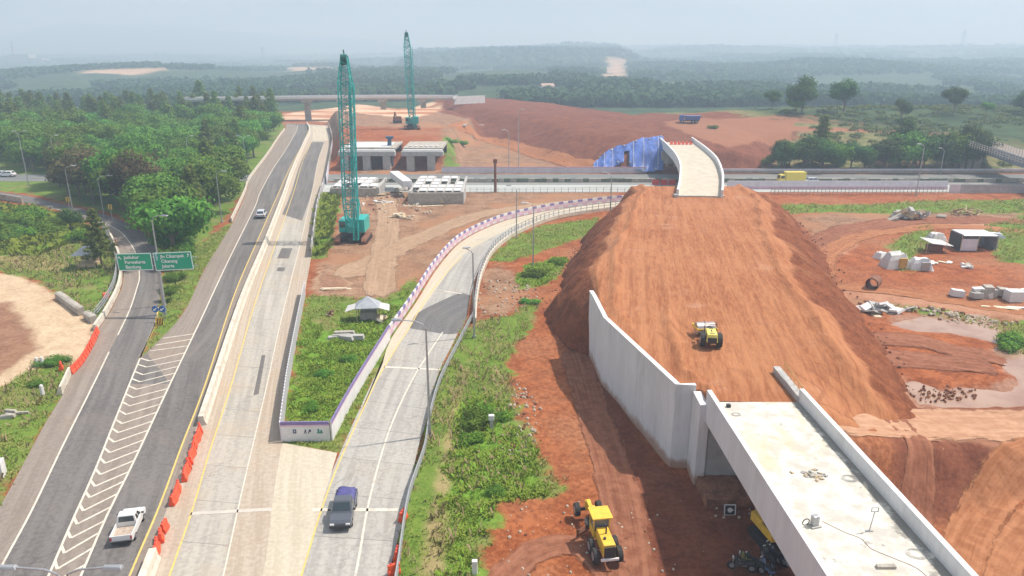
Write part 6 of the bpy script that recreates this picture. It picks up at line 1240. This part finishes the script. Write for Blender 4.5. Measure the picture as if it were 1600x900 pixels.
heap('timber_pile', 'heap of pale broken timber in the brown yard right of the nearer crane', 'timber pile', 624, 338, 14, (2.2, 2.), .8, ((1.2, 3.4), (.2, .5), (.08, .25)), [M_WOODP, M_WOODP, M_WOOD], .2)
heap('timber_pile', 'scattered planks and sheets in front of the white panel decks', 'timber pile', 612, 305, 16, (6, 2.2), .5, ((1., 3.2), (.3, 1.), (.08, .3)), [M_WOODP, M_CON, M_WOOD, M_RUST], .15)
heap('plank_stack', 'long pale planks lying before the brown front wall of the panel deck', 'planks', 655, 322, 6, (3.2, .5), .3, ((3, 6), (.25, .5), (.06, .12)), [M_WOODP], .03, ang=0)
heap('plank_stack', 'pale planks at the left edge of the brown yard above the green triangle', 'planks', 524, 453, 6, (1.2, .5), .15, ((2.0, 3.2), (.3, .6), (.06, .12)), [M_WOODP], .04, ang=.1)
heap('concrete_blocks', 'dark grey concrete blocks lying in the weeds of the green triangle', 'concrete blocks', 536, 528, 7, (1.5, .9), .5, ((1.6, 3.), (.5, .8), (.4, .6)), [M_CON, M_CONB], .05, ang=0)
heap('scrap_heap', 'small heap of tan scrap wood near the top left of the green triangle', 'scrap heap', 519, 492, 7, (.8, .8), .6, ((.6, 1.6), (.1, .25), (.08, .2)), [M_WOOD, M_RUST], .8)
heap('scrap_heap', 'scattered grey formwork and rubble before the brown wall of the panel deck', 'scrap heap', 690, 316, 26, (7, 2.2), .6, ((.6, 2.), (.4, 1.2), (.15, .5)), [M_CONB, M_CON, M_WOOD, M_SOILH], .3)
heap('scrap_heap', 'grey and pale rubble strewn beneath the slanted white girder', 'scrap heap', 632, 296, 22, (4, 2.5), .6, ((.8, 2.4), (.4, 1.), (.15, .4)), [M_CONW, M_CON, M_CONB], .2)
heap('scrap_heap', 'low mixed scrap strewn left of the nearer crane boom foot', 'scrap heap', 590, 318, 18, (4, 2), .3, ((.6, 2.), (.3, .8), (.08, .3)), [M_CONW, M_RUST, M_WOOD], .2)
# shelter in the triangle
p = P(576, 499); t = thing('shelter', 'small shelter with a grey pyramid roof and white awnings in the green triangle', 'shelter', (p.x, p.y, 0), .1)
b = MB(); b.add([(-1.5, -1.3, 1.9), (1.5, -1.3, 1.9), (1.5, 1.3, 1.9), (-1.5, 1.3, 1.9), (0, 0, 3.1), (-1.5, -1.3, 1.82), (1.5, -1.3, 1.82), (1.5, 1.3, 1.82), (-1.5, 1.3, 1.82)], [(0, 1, 4), (1, 2, 4), (2, 3, 4), (3, 0, 4), (8, 7, 6, 5), (0, 5, 6, 1), (1, 6, 7, 2), (2, 7, 8, 3), (3, 8, 5, 0)]); b.build('roof', M_TIN, t)
for s in (-1, 1): b = MB(); b.add([(s * 1.45, -1.1, 1.85), (s * 2.7, -1.2, 1.5), (s * 2.6, 1.1, 1.55), (s * 1.45, 1.1, 1.85), (s * 1.45, -1.1, 1.8), (s * 2.7, -1.2, 1.45), (s * 2.6, 1.1, 1.5), (s * 1.45, 1.1, 1.8)], [(0, 1, 2, 3), (7, 6, 5, 4), (0, 4, 5, 1), (1, 5, 6, 2)]); b.build('awning', M_WTARP, t)
for x, y in ((-1.3, -1.1), (1.3, -1.1), (1.3, 1.1), (-1.3, 1.1)): MB().cyl((x, y, 0), (x, y, 1.85), .06, n=6).build('post', M_WOOD, t)
MB().box((0, .2, .55), (2.0, 1.4, 1.0)).build('bench', M_CONB, t)
heap('scrap_heap', 'tan tangle of sacks and wood right beside the grey roofed shelter', 'scrap heap', 596, 503, 9, (.9, .8), .8, ((.5, 1.2), (.3, .8), (.2, .5)), [M_WOOD, M_WOODP, M_CONB], .7)
# gazebo at left
p = P(139, 416); t = thing('gazebo', 'little gazebo with a grey hipped roof on the grass left of the slip road', 'gazebo', (p.x, p.y, hz(p.x, p.y)), .15)
b = MB(); b.add([(-1.8, -1.6, 2.1), (1.8, -1.6, 2.1), (1.8, 1.6, 2.1), (-1.8, 1.6, 2.1), (0, 0, 3.5)], [(0, 1, 4), (1, 2, 4), (2, 3, 4), (3, 0, 4), (3, 2, 1, 0)]); b.build('roof', M_TIN, t); 
for x in (-1.3, 1.3):
    for y in (-1.1, 1.1): MB().box((x, y, 1.05), (.16, .16, 2.1)).build('post', M_WOOD, t)
MB().box((0, 0, .35), (2.6, 2.2, .5)).build('floor_platform', M_WOOD, t); MB().box((0, .9, .9), (2.5, .1, .5)).build('backrest', M_WOODP, t)
for (a, c_, lab) in (((92, 466), (128, 492), 'mossy low concrete channel wall along the edge of the sandy track'), ((136, 497), (148, 505), 'short dark concrete piece between the channel wall and the slip road')):
    q = PP([a, c_]); wall_thing('culvert_wall', lab, 'wall', cr(q, 8), [(-.4, 0), (.4, 0), (.4, .8), (.15, .95), (-.4, .95)], M_CONB)
for x, y, lab in ((59, 573, 'left of two short white marker posts in the grass'), (67, 572, 'right of two short white marker posts in the grass'), (67, 617, 'whitish stub post alone in the lower left grass')): p = P(x, y); b = MB(); b.cyl((p.x, p.y, -.1), (p.x, p.y, 1.0), .2, .17, 10); b.cyl((p.x, p.y, 1.0), (p.x, p.y, 1.1), .17, .08, 10); tag(b.build('marker_post', M_CONW), lab, 'post')
heap('beam_stack', 'small stack of dark sleepers on the bare patch at the left edge', 'beams', 17, 650, 6, (.6, .9), .5, ((1.0, 1.5), (.22, .3), (.2, .28)), [M_CONB, M_CON], .04, ang=0.1)
p = P(-6, 745); t = thing('control_cabinet', 'white cabinet with a bent grey pipe cut by the left picture edge', 'cabinet', (p.x, p.y, 0), .3); MB().box((0, 0, .7), (1.3, .9, 1.4)).build('cabinet_box', M_CONW, t, bevel=.03); b = MB(); b.tube([(.3, .1, 1.4), (.3, .1, 3.1), (0, .1, 3.3)], .05, 6); b.build('pipe', M_GREYP, t)
p = P(768, 672); t = thing('meter_post', 'small white box on a grey post before the big dark bush', 'post', (p.x, p.y, hz(p.x, p.y))); MB().box((0, 0, .5), (.3, .25, 1.1)).build('post', M_CON, t); MB().box((0, 0, 1.25), (.5, .4, .45)).build('box', M_CONW, t, bevel=.03)
p = P(742, 898); o = MB().box((p.x, p.y, .5), (.35, .3, 1.2)).build('marker_post', M_CONW, bevel=.03); tag(o, 'white concrete stub at the bottom edge where weeds meet the red soil', 'post')
# framed emblem board leaning on the pile cap
p = P(1140, 807); t = thing('notice_board', 'small square black board with white frame and emblem below the abutment', 'sign', (p.x, p.y, .05), 0); t.rotation_euler = (R(-12), 0, 0); MB().box((0, 0, .45), (.85, .05, .85)).build('board', M_BLACK, t)
b = MB(); [b.box((0, -.035, .45 + s * .39), (.85, .02, .08)) for s in (-1, 1)]; [b.box((s * .39, -.035, .45), (.08, .02, .68)) for s in (-1, 1)]; b.build('frame', M_CONW, t); b = MB(); b.cyl((0, -.03, .45), (0, -.05, .45), .18, n=14); b.box((.16, -.04, .45), (.16, .02, .12)); b.build('emblem', M_CONW, t)
# pit side at the right: sheds, sheeted stacks, pipe, beams
p = P(1518, 388); t = thing('shed', 'tin shed with bright flat roof and dark open front on the red ground', 'shed', (p.x, p.y, hz(p.x, p.y)), -.05)
b = MB(); b.box((0, 0, 2.73), (5.4, 3.9, .12), sh=(0, .2)); b.build('roof', M_PLASTICW, t); MB().box((2.95, 0, 1.3), (.12, 3.9, 2.7)).build('side_wall', M_TIN, t); MB().box((0, 1.9, 1.3), (5.8, .12, 2.7)).build('back_wall', M_TIN, t); MB().box((-1.6, -1.85, 1.1), (2.7, .1, 2.0)).build('front_panel', M_LILAC, t); MB().box((-2.9, 0, 1.3), (.12, 3.8, 2.7)).build('side_wall', M_BLACK, t); [MB().cyl((x, -1.9, 0), (x, -1.9, 2.7), .06, n=6).build('post', M_WOOD, t) for x in (-2.9, -.2, 2.9)]
p = P(1457, 392); t = thing('lean_to', 'crooked lean-to with a pale sheet roof left of the tin shed', 'lean-to', (p.x, p.y, hz(p.x, p.y))); g = MB(); g.box((0, 0, 1.7), (4.4, 3., .08), sh=(.0, .0)); o = g.build('roof', M_WTARP, t); o.rotation_euler = (.12, .16, .2); [MB().cyl((x, y, 0), (x, y, 1.6), .07, n=6).build('post', M_WOOD, t) for x in (-1.6, 1.6) for y in (-1, 1)]; MB().box((.3, .2, .6), (2.2, 1.4, 1.0)).build('stored_crate', M_RUST, t)
def covered(px, py, d, m, lab, rz=0., extra=None):
    p = P(px, py); t = thing('covered_stack', lab, 'covered stack', (p.x, p.y, hz(p.x, p.y)), rz); g = MB(); n = 9
    for i in range(n + 1):
        for j in range(n + 1):
            u, v = i / n * 2 - 1, j / n * 2 - 1; e = max(abs(u), abs(v)); zz = d[2] * (1 - max(0, (e - .62)) / .38) + random.uniform(-.1, .1) * d[2]; g.v.append((u * d[0] / 2 * (1 + .06 * random.random()), v * d[1] / 2, max(.02, zz if e < .99 else .02)))
    for i in range(n):
        for j in range(n): q = i * (n + 1) + j; g.f.append((q, q + n + 1, q + n + 2, q + 1)); g.m.append(0)
    g.build('cover', m, t)
    if extra: MB().box((.4, -d[1] / 2 - .03, d[2] * .45), (1.2, .3, d[2] * .7)).build('sack', extra, t)
    MB().box((0, 0, .1), (d[0] * .8, d[1] * .8, .3)).build('pallet', M_WOOD, t); return t
covered(1397, 417, (4.0, 2.8, 2.2), M_WTARP, 'stack under a dirty white sheet with a yellow sack beside it', .1, mat('ochre_sack', (.50, .30, .06), .8)); covered(1436, 420, (3.4, 2.4, 1.7), M_PLASTICW, 'smaller sheeted stack right of the one with the yellow sack', -.15, M_CON)
covered(1376, 402, (2.0, 1.8, 1.0), M_CONW, 'low rumpled pale sheet behind the stack with the yellow sack', .4); covered(1462, 375, (3.2, 2.2, 1.3), M_WTARP, 'pale sheeted heap behind the crooked lean-to', .2); covered(1552, 372, (3.4, 1.8, .9), M_TIN, 'low grey sheeted heap right of the tin shed', -.1)
heap('scrap_heap', 'flat scatter of pale boards in front of the tin shed', 'scrap heap', 1475, 412, 8, (2.5, .8), .2, ((.8, 1.8), (.4, .9), (.06, .12)), [M_CONW, M_WOODP], .1); heap('scrap_heap', 'pale lumpy scrap on the red ground right of the sheeted stacks', 'scrap heap', 1510, 420, 6, (1.2, .6), .3, ((.6, 1.3), (.4, .8), (.2, .4)), [M_CONW, M_CONB], .3)
heap('rubble_heap', 'heap of grey and tan rubble near the green strip at right', 'rubble heap', 1420, 343, 26, (4.5, 2), 2.2, ((.8, 2.2), (.6, 1.4), (.4, 1.)), [M_CONB, M_CON, M_WOOD], .6); heap('brush_heap', 'low brown heap of cut brush right of the grey rubble', 'brush heap', 1510, 337, 30, (4.5, 1.6), 1.4, ((1., 2.6), (.08, .2), (.08, .2)), [M_RUST, M_WOOD], .6)
heap('slab_heap', 'heap of tilted grey concrete slabs at the edge of the muddy water', 'slab heap', 1378, 486, 18, (3.4, 1.2), 1.0, ((1.3, 2.2), (.9, 1.5), (.12, .3)), [M_CON, M_CONW, M_CON], .5)
t = heap('bale_row', 'row of grey bundled bales with a white block at its right end', 'bales', 1540, 465, 13, (4.2, .7), .9, ((1.2, 1.8), (1.0, 1.3), (.7, 1.0)), [M_CON, M_CONW, M_CONB], .15, ang=0); p = P(1582, 470); b = MB(); b.box((p.x, p.y, .75), (1.9, 1.6, 1.5)); tag(b.build('block', M_CONW, bevel=.08), 'white concrete block at the right end of the grey bales', 'block')
p = P(1368, 452); b = MB(); n = 20; 
b.cyl((p.x - .8, p.y - .3, .85), (p.x + .6, p.y + 1.4, .85), .85, .85, 20, caps=False); b.cyl((p.x + .6, p.y + 1.4, .85), (p.x - .8, p.y - .3, .85), .7, .7, 20, caps=False); o = b.build('steel_pipe', M_RUST); tag(o, 'short wide dark rusty pipe lying on the red ground', 'pipe')
heap('plank_stack', 'two pale boards lying on the red ground below the grey bales', 'planks', 1560, 482, 4, (4.0, .5), .05, ((3., 4.5), (.4, .6), (.06, .12)), [M_WOODP, M_CONW], .02, ang=-.12); heap('plank_stack', 'cream board at the edge of the water near the right picture edge', 'planks', 1562, 508, 2, (.4, .3), .05, ((2.2, 2.6), (1.1, 1.3), (.06, .1)), [M_WOODP], .02, ang=-.2); heap('plank_stack', 'small cream board below the tilted slabs at the water edge', 'planks', 1372, 494, 1, (.2, .2), .05, ((.9, 1.), (1.2, 1.3), (.06, .1)), [M_WOODP], .02, ang=0)
# far yard things
heap('scrap_heap', 'pale scattered sheets on the slope right of the farther crane', 'scrap heap', 705, 196, 22, (9, 4), .3, ((1.5, 3.), (1., 2.), (.1, .3)), [M_CONB, M_CON], .1, base=Vector((P(705,196,5).x, P(705,196,5).y, 5.2)))
p = P(621, 192, 6); t = thing('excavator', 'small rusty excavator standing left of the farther crane', 'excavator', (p.x, p.y, 6.), .4); MB().box((0, 0, .5), (2.6, 3.6, .9)).build('track', M_DARK, t); MB().box((0, -.2, 1.7), (2.6, 2.8, 1.5)).build('body', M_RUST, t, bevel=.1); b = MB(); b.tube([(0, 1, 2), (0, 3, 3.8), (0, 4.6, 1.5)], .25, 6); b.build('boom', M_RUST, t)
# ---- left on the new deck
dk = lambda x, y: P(x, y, 7.0)
p = dk(1268, 742); heap('rubble_heap', 'small spread of broken concrete in the middle of the new deck', 'rubble heap', 0, 0, 45, (.8, .6), .08, ((.1, .3), (.08, .22), (.03, .09)), [M_CONB, M_CON, M_WOOD], .4, base=Vector((p.x, p.y, 7.0)))
p = dk(1272, 822); t = thing('hand_mixer', 'small grey machine with a looped hose on the new deck', 'machine', (p.x, p.y, 7.), .3); MB().box((0, 0, .4), (.4, .3, .6)).build('body', M_GREYP, t, bevel=.04); MB().box((0, 0, .05), (.6, .5, .08)).build('base', M_CON, t); b = MB(); b.tube([Vector((-.5 + .22 * math.cos(a * .52), .1, .3 + .2 * math.sin(a * .52))) for a in range(13)], .03, 5); b.build('hose_loop', M_BLACK, t)
p = dk(1358, 830); t = thing('stand', 'thin stand with a square frame on top on the new deck', 'stand', (p.x, p.y, 7.)); b = MB(); b.cyl((0, 0, 0), (.12, 0, 1.25), .025, n=5); b.box((0, 0, .02), (.4, .12, .04)); b.build('pole', M_STEEL, t); b = MB(); b.tube([(-.06, 0, 1.25), (.3, 0, 1.25), (.3, 0, 1.5), (-.06, 0, 1.5), (-.06, 0, 1.25)], .025, 5); b.build('frame', M_STEEL, t)
p0 = [dk(*q) for q in ((1285,815),(1320,832),(1345,842),(1362,858),(1395,872),(1432,888),(1452,905))]; b = MB(); b.tube([q + Vector((0, 0, .02)) for q in cr(p0, 40)], .012, 5); tag(b.build('cable', M_RUST), 'thin rusty cable trailing across the new deck', 'cable')
p = dk(1384, 887); tag(MB().box((p.x, p.y, 7.08), (.95, .25, .14)).build('plank', M_CONB), 'dark plank lying on the new deck at the bottom of the picture', 'plank'); p = dk(1138, 636); tag(MB().box((p.x, p.y, 7.12), (.3, .25, .24)).build('crate', M_BLACK, bevel=.02), 'small black box at the far left corner of the new deck', 'box')
for x, y, r, lab in ((1327, 748, .5, 'coil of thin wire lying near the right parapet in mid deck'), (1432, 866, .55, 'larger coil of wire near the right parapet lower on the deck'), (1150, 648, .35, 'small coil of wire at the far left corner of the deck')):
    p = dk(x, y); b = MB()
    for k in range(4): b.tube([Vector((p.x + r * (1 - .14 * k) * math.cos(a * .42 + k), p.y + r * .8 * (1 - .1 * k) * math.sin(a * .42 + k), 7.02 + .01 * k)) for a in range(16)], .008, 4)
    tag(b.build('wire_coil', M_STEEL), lab, 'wire coil')
# rebar guard rail left on the edges of the abutment
b = MB(); [b.cyl((21.75 + .05 * k, 49.7 + k * .9, 7.3), (21.75 + .05 * k, 49.7 + k * .9, 8.2), .02, n=5) for k in range(6)]; b.tube([(21.75, 49.7, 8.1), (22, 54.2, 8.1)], .02, 5); tag(b.build('rebar_fence', mat('ochre_rebar', (.5, .36, .12))), 'thin ochre rebar railing on the wall right of the deck start', 'railing')
# ================================================================== far away: pylons and a plant
def pylon(label, X_, Y_, h_):
    t = thing('power_pylon', label, 'pylon', (X_, Y_, hz(X_, Y_))); b = MB(); lattice(b, (0, 0, 0), (0, 0, h_), h_ * .22, h_ * .04, 8, h_ * .008, h_ * .005, Vector((1, 0, 0)), Vector((0, 1, 0))); b.build('tower', M_STEEL, t)
    for z in (.72, .84, .96): MB().box((0, 0, h_ * z), (h_ * .3, h_ * .02, h_ * .02)).build('cross_arm', M_STEEL, t)
pylon('faint power pylon on the hazy skyline nearer the middle right', 1050, 2500, 50); pylon('faint power pylon on the hazy skyline near the right edge', 1520, 2600, 58); pylon('very faint pylon on the left skyline before the hazy hills', -780, 2400, 45)
p = Vector((-1500, 2350, 0)); t = thing('factory', 'hazy factory block with a slim tower on the far left plain', 'factory', (p.x, p.y, hz(p.x, p.y))); MB().box((0, 0, 14), (60, 40, 28)).build('hall', M_CON, t); MB().cyl((-25, 0, 0), (-25, 0, 66), 5, 3.5, 12).build('tower', M_CON, t); MB().box((45, 0, 8), (50, 40, 16)).build('annex', M_CON, t)
for k, (x, y, s) in enumerate(((1048, 139, 14), (1072, 141, 10), (855, 142, 9))): p = Pt(x, y); t = thing('farm_house', ('pale farm house among the far trees left of the cut', 'second pale house just right of the first farm house', 'small pale house among the far greenery beyond the red embankment')[k], 'house', (p.x, p.y, p.z), .2); MB().box((0, 0, 1.8), (s, 7, 3.6)).build('wall', M_CONW, t); b = MB(); b.side([(-4, 3.6), (4, 3.6), (0, 5.6)], -s / 2 - .4, s / 2 + .4); b.build('roof', mat('roof_tiles_%d' % k, (.42, .30, .24)), t)
